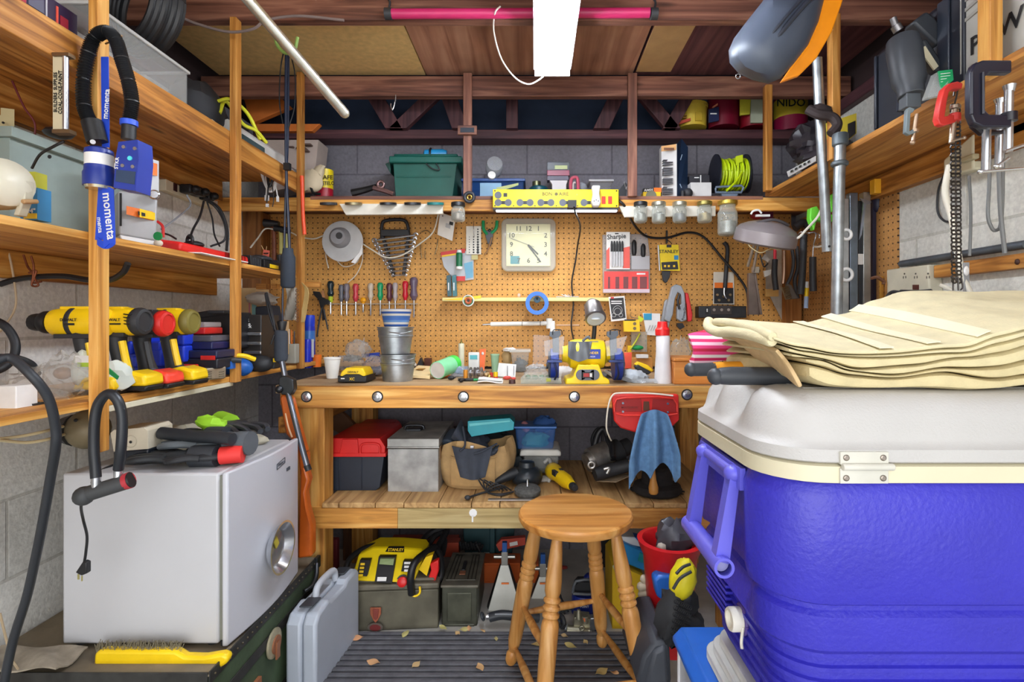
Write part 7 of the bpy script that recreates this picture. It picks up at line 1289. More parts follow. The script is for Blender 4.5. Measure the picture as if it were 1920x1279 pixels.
# towels: layered solids; front px profile at Y=.90, swelling towards the back
def interp(pl,x):
    if x<=pl[0][0]: return pl[0][1]
    for (xa,a),(xb,c_) in zip(pl,pl[1:]):
        if x<=xb: t=(x-xa)/(xb-xa); t=t*t*(3-2*t); return a+(c_-a)*t
    return pl[-1][1]
def layer(b,top,bot,xl,xlb,nu=46,nv=10,yb=1.25):
    def g(pl,eps):
        G=[]
        for j in range(nv+1):
            v=j/nv; row=[]
            for i in range(nu+1):
                u=i/nu; xf=xl+(1.30-xl)*u; xb=xlb+(1.30-xlb)*u; X=xf+(xb-xf)*v; px=1003+xf/.9*1000
                zf=EYE-(interp(pl,px)-604)*.9/1000; zz=1.036+(zf-1.036)*(1+.72*v)+.002*math.sin(X*31+v*5); d_=max(0,1-(X-xl+.0)/.10); zz-=(zz-1.036)*.34*d_*d_*v; row.append(V((X,.9+(yb-.9)*v+.006*math.sin(px*.02),zz+eps)))
            G.append(row)
        return G
    A=g(top,0); B_=g(bot,.0008); N=(nu+1)*(nv+1); I=lambda i,j:j*(nu+1)+i; fs=[]
    for j in range(nv):
        for i in range(nu): q=(I(i,j),I(i+1,j),I(i+1,j+1),I(i,j+1)); fs+=[q,tuple(k+N for k in reversed(q))]
    for i in range(nu): fs+=[(I(i+1,0),I(i,0),I(i,0)+N,I(i+1,0)+N),(I(i,nv),I(i+1,nv),I(i+1,nv)+N,I(i,nv)+N)]
    for j in range(nv): fs+=[(I(0,j),I(0,j+1),I(0,j+1)+N,I(0,j)+N),(I(nu,j+1),I(nu,j),I(nu,j)+N,I(nu,j+1)+N)]
    b.add([p for r in A for p in r]+[p for r in B_ for p in r],fs)
LV=[[(1430,626),(1500,646),(1570,655),(1690,656),(1800,644),(1880,620),(1960,608)],
 [(1430,635),(1500,656),(1570,666),(1690,667),(1800,655),(1880,632),(1960,620)],
 [(1450,640),(1500,662),(1570,668),(1690,672),(1800,664),(1880,645),(1960,632)],
 [(1470,664),(1540,676),(1620,694),(1720,690),(1800,672),(1880,664),(1960,650)],
 [(1480,674),(1540,676),(1600,696),(1690,707),(1780,692),(1880,690),(1960,680)],
 [(1490,678),(1540,690),(1600,704),(1690,712),(1780,700),(1880,712),(1960,708)],
 [(1505,712),(1560,729),(1700,733),(1800,733),(1880,731),(1960,728)]]
cr=C(222,211,172,.95,0,.08,30,.5,260); cr2=C(216,203,160,.95,0,.1,30,.5,260); cr3=C(212,197,152,.95,0,.1,30,.5,260)
for lb,ks,mt,xl,xlb in (('cream striped towel folded on top of the towel stack',(0,1),cr,.400,.400),('cream towel folded in waves in the middle of the towel stack',(2,3),cr2,.425,.43),('cream towel at the bottom of the towel stack on the cooler lid',(4,5),cr3,.455,.44)):
    T=Top('towel',lb,'towel',V((.85,1.07,1.04)),'cream towels stacked on the cooler')
    b=MB(mt)
    for k in ks: layer(b,LV[k],[(x,y-.6) for x,y in LV[k+1]],xl+.006*(k%2),xlb)
    if ks[0]==0: b.tube([P(1330,600,1.24),P(1328,612,1.22),P(1345,622,1.16),P(1375,622,1.08),P(1412,628,.98),P(1450,640,.91)],.012,10); b.tube([P(1340,604,1.20),P(1372,606,1.1),P(1420,618,.97),P(1450,632,.905)],.010,10)
    T.p('folded_fabric',b,sub=1)
    if ks[0]==0:
        b=MB(C(234,226,196,.95,0,.03,30,.3,260))
        for (xa,xb) in ((.60,.585),(.665,.665),(.73,.75)):
            def f(u,v):
                X=xa+(xb-xa)*v+.024*u; Yv=1.24-.335*v; vv=1-v; xf=X if True else 0; px=1003+X/.9*1000
                zf=EYE-(interp(LV[0],px)-604)*.9/1000; return V((X,Yv,1.036+(zf-1.036)*(1+.72*((Yv-.9)/.35))+.002*math.sin(X*31+((Yv-.9)/.35)*5)+.0022))
            b.sheet(f,3,20,.002)
        T.p('woven_stripes',b)
T=Top('towel','peach tinged towel flap hanging over the left of the towel stack','towel',(.42,1.1,1.05)); b=MB(C(216,186,138,.95,0,.14,30,.5,260))
b.sheet(lambda u,v:P(1350+110*u+(66-18*u)*v,616+34*u+(46+26*u)*v-6*math.sin(v*PI)+3*math.sin(u*8),1.17-.25*u-.03*v+.012*math.sin(v*6)),18,14,.009); T.p('folded_fabric',b,sub=1)
b=MB(STRIPE([(216,60,120),(240,200,214),(206,36,96),(236,228,226),(222,70,130),(180,30,60)],'Z',.045,.9)); b.sheet(lambda u,v:P(1292+150*u,(640-9*math.sin(u*2.5)+ (36+6*u)*v),1.36-.05*v)+V((0,-.03*math.sin(v*PI),.008*math.sin(u*3))),16,10,.02)
one('pink_towel','pink and white striped towel under the cream towels','towel',b)
# pruning shears / tool handles
T=Top('loppers','loppers with black and orange handles lying on the cooler lid','loppers',P(1400,700,1.1))
b=MB(C(56,60,66,.5)); b.tube([P(1340,706,1.02),P(1370,705,1.02),P(1500,706,1.02),P(1560,708,1.02)],lambda t:.0135+.004*min(1,t*3),12); b.ball(P(1342,706,1.02),.0165,12); T.p('near_grip',b)
b=MB(C(56,60,66,.5)); b.tube([P(1294,693,1.16),P(1320,693,1.16),P(1340,692,1.16)],.0145,12); b.ball(P(1296,693,1.16),.0155,12); T.p('far_grip',b)
b=MB(C(240,160,40,.45)); b.tube([P(1337,690,1.16),P(1380,688,1.16),P(1440,690,1.16)],.0125,10); T.p('orange_handle',b)
# ================================================================ STUFF LEFT OF / UNDER COOLER
T=Top('clear_tote','clear plastic tote with a blue lid on the floor under the cooler','tote',(.8,1.15,0))
b=MB(CLEAR(200,204,212,.5)); b.b2(.362,1.25,.93,1.345,.002,.338); T.p('body',b,.012)
b=MB(C(230,232,236,.4)); b.cyl((.368,1.34,.002),(.368,1.34,.338),.010); T.p('corner_post',b)
b=MB(C(30,100,200,.4)); b.prism([V((.350,.90,.338)),V((.350,.90,.350)),V((.372,.90,.374)),V((1.28,.90,.374)),V((1.28,.90,.338))],(0,.46,0)); T.p('lid',b,.004)
T=Top('lid_stack','stack of pale grey plastic lids between the blue lid and the cooler','lids',(.7,1.08,.376))
for i in range(3): b=MB(C(206,208,206,.45)); b.rings([rr(.395+.012*i,1.28,.84+.02*i,1.27-.01*i,.05,z_) for z_ in (.3755+.0205*i,.3775+.0205*i,.393+.0205*i,.3955+.0205*i)]); T.p('plastic_lid',b,.003)
b=MB(C(56,60,68,.55)); b.prism([P(1192,1285,1.45),P(1206,1232,1.45),P(1226,1205,1.45),P(1256,1203,1.45),P(1260,1285,1.45)],(0,.25,0)); b.m(C(66,70,78,.55)).prism([P(1210,1285,1.44),P(1226,1222,1.44),P(1250,1212,1.44),P(1255,1285,1.44)],(0,.02,0))
one('black_bin','dark grey moulded plastic bin on the floor beside the clear tote','bin',b,None,.012)
T=Top('red_bucket','red plastic bucket behind the cooler','bucket',P(1260,1180,1.75))
b=MB(C(206,28,34,.35)); cx=P(1262,0,1.68).x; b.lathe((cx,1.72,.10),[(.062,0),(.085,.30),(.10,.335),(.104,.35),(.088,.352),(.08,.33),(.055,.02)],(0,0,1),36,1.05,False); T.p('body',b)
b=MB(C(66,66,74,.4)); b.ball((cx+.01,1.70,.465),(.06,.06,.06),16,None,.2,40,3); one('dark_plastic','dark glossy bundle sitting in the red bucket','bundle',b)
b=MB(C(200,190,178,.8)); b.ball((cx-.035,1.68,.44),(.02,.02,.03),10,None,.1); one('white_rag','white rag tucked into the red bucket','rag',b)
T=Top('blue_case','blue and white plastic case with teal window under the bench','case',P(1190,1070,2.05))
b=MB(C(30,140,210,.4)); b.prism([P(1158,1028,2.02),P(1168,1018,2.02),P(1240,1048,2.02),P(1240,1078,2.02),P(1215,1074,2.02),P(1160,1052,2.02)],(0,.12,0)); T.p('body',b,.005)
b=MB(C(230,234,236,.45)); b.prism([P(1155,1006,2.04),P(1190,1008,2.04),P(1236,1022,2.04),P(1240,1034,2.04),P(1180,1022,2.04)],(0,.12,0)); T.p('white_lid',b,.004)
b=MB(C(20,150,160,.3)); b.prism([P(1200,1036,2.015),P(1226,1048,2.015),P(1224,1064,2.015),P(1196,1052,2.015)],(0,.006,0)); T.p('window',b,.002)
b=MB(C(30,100,190,.4)); b.prism([P(1190,1008,2.03),P(1210,1012,2.03),P(1222,1022,2.03),P(1200,1018,2.03)],(0,.05,0)); T.p('blue_clip',b,.002)
b=MB(C(226,186,30,.5)); b.prism([P(1148,1062,2.0),P(1162,1048,2.0),P(1185,1072,2.0),P(1208,1082,2.0),P(1208,1180,2.0),P(1148,1186,2.0)],(0,.2,0)); b.m(C(190,190,150,.6)).prism([P(1148,1062,1.998),P(1162,1048,1.998),P(1166,1056,1.998),P(1152,1070,1.998)],(0,.002,0)); one('yellow_bucket','tall yellow tub in the shadow behind the right stool leg','tub',b,None,.01)
T=Top('yellow_carton','bright yellow carton on the floor between the stool and bucket','carton',P(1228,1210,1.78))
b=MB(C(240,200,20,.5)); b.prism([P(1206,1210,1.76),P(1214,1128,1.76),P(1224,1140,1.70),P(1251,1136,1.70),P(1251,1206,1.70),P(1222,1222,1.70)],(0,.14,0)); T.p('box',b,.002)
b=MB(C(120,110,40,.6)); [b.prism([P(1210,1148+i*12,1.752),P(1217,1150+i*12,1.73),P(1217,1157+i*12,1.73),P(1210,1155+i*12,1.752)],(0,.004,0)) for i in range(4)]; T.p('printing',b)
for i,(y,dx,lb) in enumerate(((1086,6,'top tan glove fingers poking out by the red bucket'),(1100,0,'middle tan glove fingers beside the blue tub edge'),(1114,2,'bottom tan glove fingers above the yellow carton'))):
    b=MB(C(200,190,166,.85)); b.tube([P(1200+dx,y,1.74),P(1215+dx,y-2,1.74),P(1236,y+2,1.76)],.014,10); b.ball(P(1202+dx,y,1.74),.0145,10); one('tan_glove',lb,'glove',b,'tan gloves by the bucket')
b=MB(C(40,110,206,.4)); b.prism([P(1226,1088,1.62),P(1236,1080,1.62),P(1262,1080,1.62),P(1262,1140,1.62),P(1232,1120,1.62)],(0,.05,0)); one('blue_slab','blue plastic lid standing beside the tan gloves','lid',b,None,.008)
T=Top('mesh_shoe','black and yellow mesh work bag hanging beside the cooler','bag',P(1270,1200,1.42))
b=MB(C(40,42,46,.6)); b.ball(P(1268,1150,1.48),(.052,.045,.088),20,RY(14),.18,30,4); b.ball(P(1290,1180,1.46),(.05,.045,.05),16,None,.15,30,6); T.p('black_fabric',b)
b=MB(C(232,216,30,.55)); b.ball(P(1280,1086,1.47),(.034,.04,.058),20,RY(16),.08,30,2); b.m(BLK2); b.pt([(1262,1105,1.412),(1275,1085,1.418),(1296,1072,1.43)],.004); b.pt([(1268,1076,1.42),(1280,1064,1.43),(1294,1058,1.44)],.004); T.p('yellow_panel',b)
b=MB(C(24,24,26,.7)); 
for i in range(9):
    for j in range(6): b.torus(P(1268+i*3.2-j*1.2,1128+j*12+i*1.5,1.415),.006,.0012,(0,1,0),8,4)
T.p('mesh',b)
# ================================================================ CEILING ITEMS
T=Top('shop_light','long white tube shop light hung under the joists','light',(.066,1.5,2.12))
X0_,X1_,Y0_,Y1_=-.005,.138,.80,2.055
b=MB(C(230,232,236,.35)); b.prism([V((X0_,Y0_,2.122)),V((X0_+.012,Y0_,2.14)),V((X1_-.012,Y0_,2.14)),V((X1_,Y0_,2.122)),V((X1_-.004,Y0_,2.122)),V((X1_-.014,Y0_,2.136)),V((X0_+.014,Y0_,2.136)),V((X0_+.004,Y0_,2.122))],(0,Y1_-Y0_,0)); b.b2(X0_+.004,X1_-.004,Y1_-.006,Y1_,2.096,2.138); T.p('reflector',b)
for x in (.040,.096): b=MB(GLOW(240,246,255,48)); b.cyl((x,Y0_+.02,2.106),(x,Y1_-.02,2.106),.0125); T.p('tube',b)
b=MB(GLOW(225,232,236,.8)); b.b2(X0_+.016,X1_-.016,Y0_+.01,Y1_-.008,2.132,2.1345); T.p('diffuser',b)
cord('white_cable','thin white cord looping from the second joist to the end of the shop light',[(938,12,1.76),(928,25,1.76),(926,60,1.85),(940,110,1.95),(965,145,2.0),(990,158,2.02),(1010,150,2.04),(1022,140,2.06)],.0028,C(226,220,210,.6))
T=Top('pink_tube_light','long pink tube fixed along the second joist','tube light',P(972,26,1.77))
b=MB(C(190,40,96,.4)); a,c=P(735,26,1.775),P(1218,24,1.775); b.cyl(a,c,.016); T.p('tube',b)
for s,x in ((-1,728),(1,1226)): b=MB(BLK2); a=P(x-6,26,1.775); c=P(x+7,26,1.775); b.cyl(a,c,.019); b.pt([(x,20,1.775),(x+3,5,1.78),(x-2,-5,1.785)],.004); T.p('end_cap',b)
T=Top('conduit_pole','pale metal pole slung diagonally under the ceiling joists','pole',P(560,110,1.7))
b=MB(METAL(206,204,190,.35)); a,c=P(452,-16,1.52),P(646,212,1.80); b.tube([a,c],.0165,14,0); b.ball(c,.0168,12); T.p('pole',b)
b=MB(C(120,150,70,.5)); b.pt([(516,70,1.66),(520,85,1.665),(532,98,1.67),(545,100,1.67),(553,92,1.67),(556,80,1.67),(558,70,1.67)],.005,8); one('green_hook','green coated hook holding the pale diagonal pole','hook',b)
cord('old_cable','old braided cable tacked under the second joist at the left',[(330,28,1.70),(370,45,1.72),(430,60,1.74),(475,54,1.74),(500,38,1.75),(560,30,1.76),(645,38,1.77)],.0045,C(120,104,100,.8))
b=MB(CHR); b.pt([(742,178,2.33),(741,190,2.33),(736,206,2.33),(733,200,2.33),(733,194,2.33)],.0025,6); one('ceiling_hook','white hook under the front of the rear joist','hook',b)
T=Top('paddle_board','black and orange moulded shell hanging from the ceiling','shell',P(1470,80,1.35))
b=MB(C(66,74,88,.45,0,.1,6)); 
q=[(1368,118),(1366,95),(1376,72),(1400,40),(1428,5),(1450,-30),(1560,-30),(1545,0),(1535,40),(1515,85),(1488,120),(1462,148),(1440,157),(1410,150),(1385,138)]
n=len(q); cx=sum(x for x,y in q)/n; cy=sum(y for x,y in q)/n; R=[]
for k,(s,Y) in enumerate(((1.0,1.40),(1.0,1.375),(.95,1.34),(.8,1.305),(.55,1.285),(.2,1.275))): R.append([P(cx+(x-cx)*s,cy+(y-cy)*s,Y) for x,y in q])
b.rings(R); T.p('black_shell',b)
b=MB(C(40,44,54,.4)); b.pt([(1535,-20,1.285),(1490,30,1.275),(1450,80,1.285),(1420,120,1.33)],.006,8); b.pt([(1520,-20,1.285),(1475,30,1.272),(1435,80,1.287),(1408,118,1.33)],.004,8); T.p('moulded_groove',b)
b=MB(C(250,150,16,.4)); b.prism([P(1545,-30,1.41),P(1590,-30,1.41),P(1578,10,1.41),P(1560,60,1.41),P(1532,108,1.41),P(1500,140,1.41),P(1466,152,1.41),P(1488,120,1.405),P(1515,85,1.405),P(1535,40,1.405)],(0,.02,0)); T.p('orange_rim',b,.004)
b=MB(CHR); b.torus(P(1384,143,1.44),.006,.0015,(0,1,.2)); T.p('ring',b)
# ================================================================ RIGHT SHELF
b=MB(C(30,34,44,.45)); b.prism([V((1.03,1.28,1.722)),V((1.30,1.28,1.722)),V((1.30,1.28,1.95)),V((1.06,1.28,1.98)),V((1.03,1.28,1.95))],(0,.34,0)); b.m(C(40,46,58,.4)); b.b2(1.024,1.03,1.32,1.36,1.73,1.96); b.b2(1.022,1.03,1.60,1.61,1.73,1.95); b.b2(1.015,1.03,1.43,1.50,1.74,1.80)
one('black_case','large black plastic case on the right shelf behind the nail gun','case',b,None,.008)
T=Top('nail_gun','dark grey air nail gun propped on the right shelf','nail gun',P(1690,190,1.33))
b=MB(C(58,62,68,.45)); a=P(1712,200,1.33); c=P(1692,75,1.37); b.lathe(c,[(.015,-.006),(.036,0),(.040,.03),(.038,.12),(.030,.14),(.030,.165)],a-c,24); b.m(C(80,86,92,.4)).pr(1700,165,1728,200,1.32,.03); T.p('cylinder',b,.002)
b=MB(C(48,52,58,.5)); b.prism([P(1712,40,1.36),P(1738,20,1.36),P(1752,30,1.36),P(1778,62,1.36),P(1776,82,1.36),P(1758,84,1.36),P(1724,52,1.36)],(0,.04,0)); b.prism([P(1728,75,1.35),P(1738,70,1.35),P(1768,115,1.35),P(1768,135,1.35),P(1755,132,1.35)],(0,.03,0)); T.p('handle',b,.006)
b=MB(METAL(130,128,130,.35)); b.cyl(P(1685,58,1.37),P(1679,48,1.37),.012); b.cyl(P(1679,48,1.37),P(1674,34,1.37),.008); T.p('air_fitting',b)
b=MB(C(214,206,176,.5)); b.prism([P(1723,92,1.345),P(1735,86,1.345),P(1760,124,1.345),P(1752,131,1.345)],(0,.004,0)); T.p('label',b)
T=Top('tool_box','pale grey power tool case with bold black lettering on the right shelf','case',P(1850,80,1.15))
b=MB(C(170,168,160,.5)); b.b2(1.035,1.20,.90,1.305,1.722,2.02); T.p('body',b,.008)
b=MB(C(152,150,142,.5)); [b.prism([V((1.0345,1.13,1.89+i*.024)),V((1.0345,1.28,1.87+i*.024)),V((1.0345,1.28,1.878+i*.024)),V((1.0345,1.13,1.898+i*.024))],(-.003,0,0)) for i in range(5)]; b.tube([V((1.033,1.29,1.75)),V((1.033,1.29,2.0))],.004,6,0); T.p('ribs',b)
b=MB(BLK); b.text('POWER',V((1.0325,1.165,1.80)),.042,RZ(-90),1); T.p('lettering',b)
b=MB(C(150,70,44,.5)); b.prism([P(1897,60,1.06),P(1930,50,1.04),P(1930,100,1.04),P(1897,110,1.06)],(0,.03,0)); one('dark_sack','dark cloth against the near end of the right shelf','cloth',b) if False else None
T=Top('retail_bag','clear retail bag with a green header on the right shelf edge','bag',P(1760,165,1.26))
b=MB(CLEAR(200,204,200,.35)); b.prism([P(1738,184,1.27),P(1756,135,1.29),P(1782,135,1.27),P(1775,175,1.25)],(0,.02,0)); T.p('pouch',b,.002)
b=MB(C(20,150,90,.5)); b.prism([P(1760,133,1.265),P(1786,130,1.265),P(1788,150,1.262),P(1766,168,1.262)],(0,.004,0)); b.m(WHT); [b.prism([P(1764,y,1.263),P(1782,y-2,1.263),P(1782,y+1-2,1.263),P(1764,y+1,1.263)],(0,.001,0)) for y in (138,143,148,153)]; T.p('header_card',b)
# corner: NIDO tub, bags
T=Top('milk_can','yellow and crimson milk powder can on the wall plate right of the right post','can',P(1480,242,2.6))
b=MB(C(140,20,60,.4)); b.lathe((P(1482,0,2.66).x,2.66,2.091),[(.078,0),(.078,.17),(.07,.175)],(0,0,1),28); b.m(C(220,200,60,.4)).lathe((P(1482,0,2.66).x,2.66,2.16),[(.0785,0),(.0785,.09)],(0,0,1),28); T.p('body',b)
b=MB(C(20,40,40,.5)); b.ptx('NIDO',1483,193,2.575,15); T.p('lettering',b)
b=MB(C(220,200,60,.4)); b.prism([P(1546,232,1.95),P(1606,212,1.80),P(1606,250,1.80),P(1560,290,1.95),P(1546,290,1.97)],(0,.03,0)); b.m(RED).prism([P(1548,262,1.948),P(1566,258,1.93),P(1566,280,1.93),P(1548,285,1.948)],(0,.002,0)); b.m(BLK).prism([P(1590,232,1.83),P(1604,226,1.80),P(1604,250,1.80),P(1590,262,1.83)],(0,.002,0)); one('yellow_bag','yellow and red snack style bag behind the far right post','bag',b,None,.003)
b=MB(C(50,46,52,.35)); b.ball(V((1.165,2.22,1.90)),(.10,.09,.08),26,None,.2,50,3); b.ball(V((1.15,2.10,1.80)),(.10,.10,.07),26,None,.2,50,8,flat=.072); one('bin_bags','crumpled black plastic bags in the right rear corner of the shelves','bag',b)
b=MB(C(190,190,190,.6)); b.prism([P(1475,322,2.1),P(1530,292,1.9),P(1530,302,1.9),P(1478,332,2.1)],(.004,.004,0)); b.m(BLK2); [b.prism([P(1482+i*8,320-i*4.4,2.07-i*.03),P(1486+i*8,318-i*4.4,2.05-i*.03),P(1486+i*8,322-i*4.4,2.05-i*.03),P(1482+i*8,324-i*4.4,2.07-i*.03)],(0,-.002,0)) for i in range(5)]; one('caution_tape','strip of printed white tape along the right shelf edge','tape',b)
b=MB(C(50,40,40,.8)); b.pt([(1515,205,1.78),(1535,215,1.76),(1560,220,1.75),(1570,235,1.74),(1558,252,1.74)],.016,9); b.ball(P(1540,208,1.77),(.04,.02,.022),12,None,.2); one('rag_scrap','dark rag knotted around the pipe clamps','rag',b)
# ---------------------------------------------------------------- pipe clamps, levels on right
T=Top('pipe_clamp','galvanized pipe hanging from the right shelf, nearest the pegboard','pipe',P(1545,470,1.85))
b=MB(GALV); b.tube([P(1532,110,1.80),P(1538,230,1.81),P(1545,350,1.82),P(1551,472,1.83)],.0165,14,4); T.p('pipe',b)
b=MB(BLK); b.lathe(P(1555,462,1.812),[(.004,0),(.004,.001)],(0,-1,0),10); T.p('hole',b)
T=Top('pipe_clamp','thick galvanized pipe with a grey coupling standing behind the towels','pipe',P(1573,590,1.72))
b=MB(GALV); b.tube([P(1576,250,1.72),P(1572,400,1.72),P(1568,620,1.72)],.0175,14,4); T.p('pipe',b)
b=MB(C(96,104,108,.5,.5)); a=P(1577,0,1.715); b.lathe((a.x,1.72,P(0,274,1.72).z),[(.02,0),(.024,.004),(.024,.035),(.021,.04)],(0,0,1),20); b.lathe((a.x-.002,1.72,P(0,312,1.72).z),[(.022,0),(.026,.004),(.026,.012),(.022,.016)],(0,0,1),20); T.p('coupling',b)
rw=lambda x,y,o=0.0:V((XR-o,(XR-o)*1000/(x-1003),EYE-(y-604)*(XR-o)/(x-1003)))
T=Top('spirit_level','long silver spirit level, left of the pair beside the galvanized pipe','level',P(1600,580,2.0),'levels hanging on the right wall')
b=MB(METAL(120,130,142,.4)); b.pr(1594,361,1609,600,2.0,.03); b.m(METAL(190,194,196,.35)).pr(1580,372,1592,600,2.0,.02); T.p('frame',b,.002)
b=MB(WHT); b.torus(P(1587,440,1.995),.018,.006,(0,1,0)); b.torus(P(1587,515,1.995),.022,.006,(0,1,0)); T.p('vial',b)
T=Top('spirit_level','flat grey spirit level, right of the pair beside the yellow bar','level',P(1625,580,2.02),'levels hanging on the right wall')
b=MB(METAL(176,180,180,.35)); b.pr(1619,360,1633,600,2.02,.03); b.m(BLK2).pr(1610,376,1619,600,2.03,.02); T.p('frame',b,.002)
b=MB(METAL(170,180,196,.3)); b.prism([P(1612,371,2.0),P(1634,378,2.0),P(1632,382,2.0),P(1624,384,2.0),P(1616,440,2.0),P(1611,450,2.0),P(1620,380,2.0)],(0,.006,0)); b.m(WHT).pr(1609,476,1619,496,2.02,.01); T.p('sliding_square',b)
b=MB(C(36,36,60,.5)); b.pr(1636,368,1643,590,2.05,.02); b.ball(P(1645,380,2.05),(.02,.02,.04),12); one('dark_square','dark blue bar hanging between the level and the brown board','bar',b)
b=MB(C(90,64,60,.5)); b.pr(1646,365,1657,520,2.1,.02); one('brown_bar','brown metal bar hanging beside the yellow edged board','bar',b)
b=MB(WOOD((176,118,30),(206,150,50),(226,176,80),'Z',1)); b.pr(1660,335,1668,600,2.0,.03); b.m(C(240,176,40,.45)).pr(1640,335,1662,362,1.98,.03); one('yellow_clamp_bar','wooden bar clamp with an orange yellow head on the right wall','clamp',b,None,.002)
b=MB(WOOD((110,66,24),(150,96,40),(176,120,60),'Z',1)); b.pr(1668,330,1675,600,2.02,.03); b.pr(1642,400,1656,600,2.15,.02); one('wood_strips','two narrow brown wood strips standing on the right wall','strip',b,None,.002)
b=MB(WOOD((130,78,30),(170,110,50),(190,134,72),'Z',1)); b.b2(1.22,1.30,2.60,2.64,.93,1.62); one('corner_board','narrow board standing in the right rear corner','board',b)
b=MB(C(110,70,46,.6)); b.pt([(1634,522,1.95),(1645,520,1.93),(1657,528,1.93),(1656,533,1.93)],.006,8); b.m(C(206,150,60,.6)).pr(1652,518,1657,600,2.0,.01); one('rusty_bracket','rusty bracket at the foot of the bar clamp','bracket',b)
b=MB(C(110,214,60,.45)); b.prism([P(1520,390,2.1),P(1532,386,2.1),P(1540,400,2.1),P(1562,402,2.1),P(1564,415,2.1),P(1552,418,2.1),P(1532,412,2.1),P(1527,432,2.1),P(1519,410,2.1)],(0,.03,0)); b.prism([P(1556,366,2.1),P(1564,362,2.1),P(1568,395,2.1),P(1558,398,2.1)],(0,.02,0)); one('green_clamp','bright green plastic clamp behind the hanging pipe','clamp',b,None,.003)
cord('white_cable','white cord from the magnifier lamp up to the green clamp',[(1480,442,2.16),(1496,446,2.12),(1512,430,2.12),(1532,408,2.08),(1540,392,2.08)],.005,C(230,226,214,.5))
# magnifier lamp
T=Top('magnifier_lamp','dusty grey round work lamp on a jointed arm at the right of the pegboard','lamp',P(1436,430,2.2))
b=MB(C(150,142,144,.4,.3,.12,8)); c=P(1437,438,2.2); ax=V((.14,-.28,1)).normalized(); b.lathe(c,[(.112,-.048),(.124,-.040),(.122,.008),(.108,.024),(.08,.038),(.04,.050),(0,.052)],ax,36); T.p('hood',b)
b=MB(C(96,92,96,.3,.3)); b.tube([c+ax*.04+V((-.06,-.03,.0)),c+ax*.048+V((0,-.045,.0)),c+ax*.04+V((.07,-.02,-.01)),c+ax*.045+V((.02,.02,0)),c+ax*.04+V((-.06,-.03,.0))],.006,8); T.p('vent_ridge',b)
b=MB(WHT); b.pt([(1408,402,2.15),(1412,396,2.15),(1422,394,2.15),(1428,400,2.15)],.004); b.pr(1418,402,1444,406,2.16,.01); T.p('bracket',b)
b=MB(METAL(170,160,146,.4)); b.cyl(P(1414,458,2.15),P(1402,500,2.2),.006); b.cyl(P(1421,458,2.15),P(1412,510,2.2),.006); b.pr(1412,500,1424,512,2.2,.02); b.m(METAL(130,116,108,.4)).prism([P(1404,512,2.22),P(1418,512,2.22),P(1425,590,2.24),P(1404,590,2.24)],(0,.02,0)); b.prism([P(1415,512,2.215),P(1418,512,2.215),P(1430,590,2.23),P(1425,590,2.23)],(0,.01,0)); T.p('arm',b,.001)
b=MB(METAL(200,196,190,.3)); b.prism([P(1428,485,2.3),P(1434,476,2.3),P(1443,486,2.3),P(1440,492,2.3),P(1434,488,2.3)],(0,.01,0)); b.prism([P(1432,508,2.3),P(1446,505,2.3),P(1445,514,2.3),P(1434,520,2.3)],(0,.01,0)); b.m(BLK).pt([(1425,478,2.3),(1432,500,2.3),(1440,494,2.3)],.003); b.ball(P(1422,508,2.29),.008,8); T.p('spring_joint',b)
cord('yellow_string','pale string hanging under the round work lamp hood',[(1402,456,2.15),(1408,464,2.15),(1426,474,2.15),(1445,466,2.15),(1460,468,2.15),(1475,462,2.15)],.002,C(220,206,160,.7))
b=MB(C(150,20,30,.4)); b.ball(P(1418,404,2.5),(.03,.02,.02),12); b.m(C(90,20,50,.4)).pr(1424,396,1450,410,2.5,.03); one('red_case','dark red case under the shelf behind the round lamp','case',b)
b=MB(METAL(196,198,192,.4)); b.prism([P(1436,470,2.58),P(1466,468,2.58),P(1466,600,2.58),P(1436,540,2.58)],(0,.004,0)); b.m(C(206,160,90,.6)).pr(1436,542,1460,556,2.575,.01); one('hand_saw','pale steel saw blade hanging behind the work lamp','saw',b)
def hang(lb,name,cat,parts,grp=None):
    T=Top(name,lb,cat,P(*parts[0][2][0]),grp)
    for pn,mat,pts,r in parts: T.p(pn,MB(mat).pt(pts,r,10))
    return T
hang('red and black handled pliers hanging under the work lamp','nut_driver','tool',[('shaft',C(216,40,60,.4),[(1453,460,2.5),(1453,488,2.5)],.007),('handle',BLK2,[(1453,487,2.5),(1452,515,2.49),(1455,544,2.49)],.013)])
hang('black handled hook tool hanging farthest right on the wire','scraper','tool',[('shaft',CHR,[(1525,462,2.3),(1524,482,2.3)],.003),('handle',BLK2,[(1524,482,2.3),(1524,515,2.3),(1525,546,2.3)],.0145)])
hang('long black hammer hanging by the green clamp','hammer','hammer',[('handle',BLK2,[(1507,440,2.35),(1505,500,2.35),(1501,552,2.35)],.015),('head',BLK,[(1490,428,2.35),(1505,418,2.35),(1520,426,2.35)],.018)])
T=Top('pruning_saw','black curved pliers with two handles hanging in the right corner','pliers',P(1486,540,2.4))
b=MB(BLK2); b.pt([(1484,462,2.42),(1488,490,2.42),(1484,515,2.42),(1476,533,2.42)],.008,8); b.pt([(1494,462,2.42),(1496,500,2.42),(1490,528,2.42),(1496,560,2.42)],.009,8); T.p('handles',b)
b=MB(METAL(150,120,100,.4)); b.pt([(1470,470,2.46),(1470,510,2.46),(1468,532,2.46)],.008,8); T.p('brown_shaft',b)
T=Top('wire_brush','wire brush with curved rows of bristles hanging above the towels','brush',P(1478,560,2.3))
b=MB(C(70,60,50,.6)); b.prism([P(1476,532,2.3),P(1484,534,2.3),P(1497,560,2.3),P(1476,562,2.3)],(0,.02,0)); T.p('block',b,.002)
b=MB(METAL(120,100,70,.4)); 
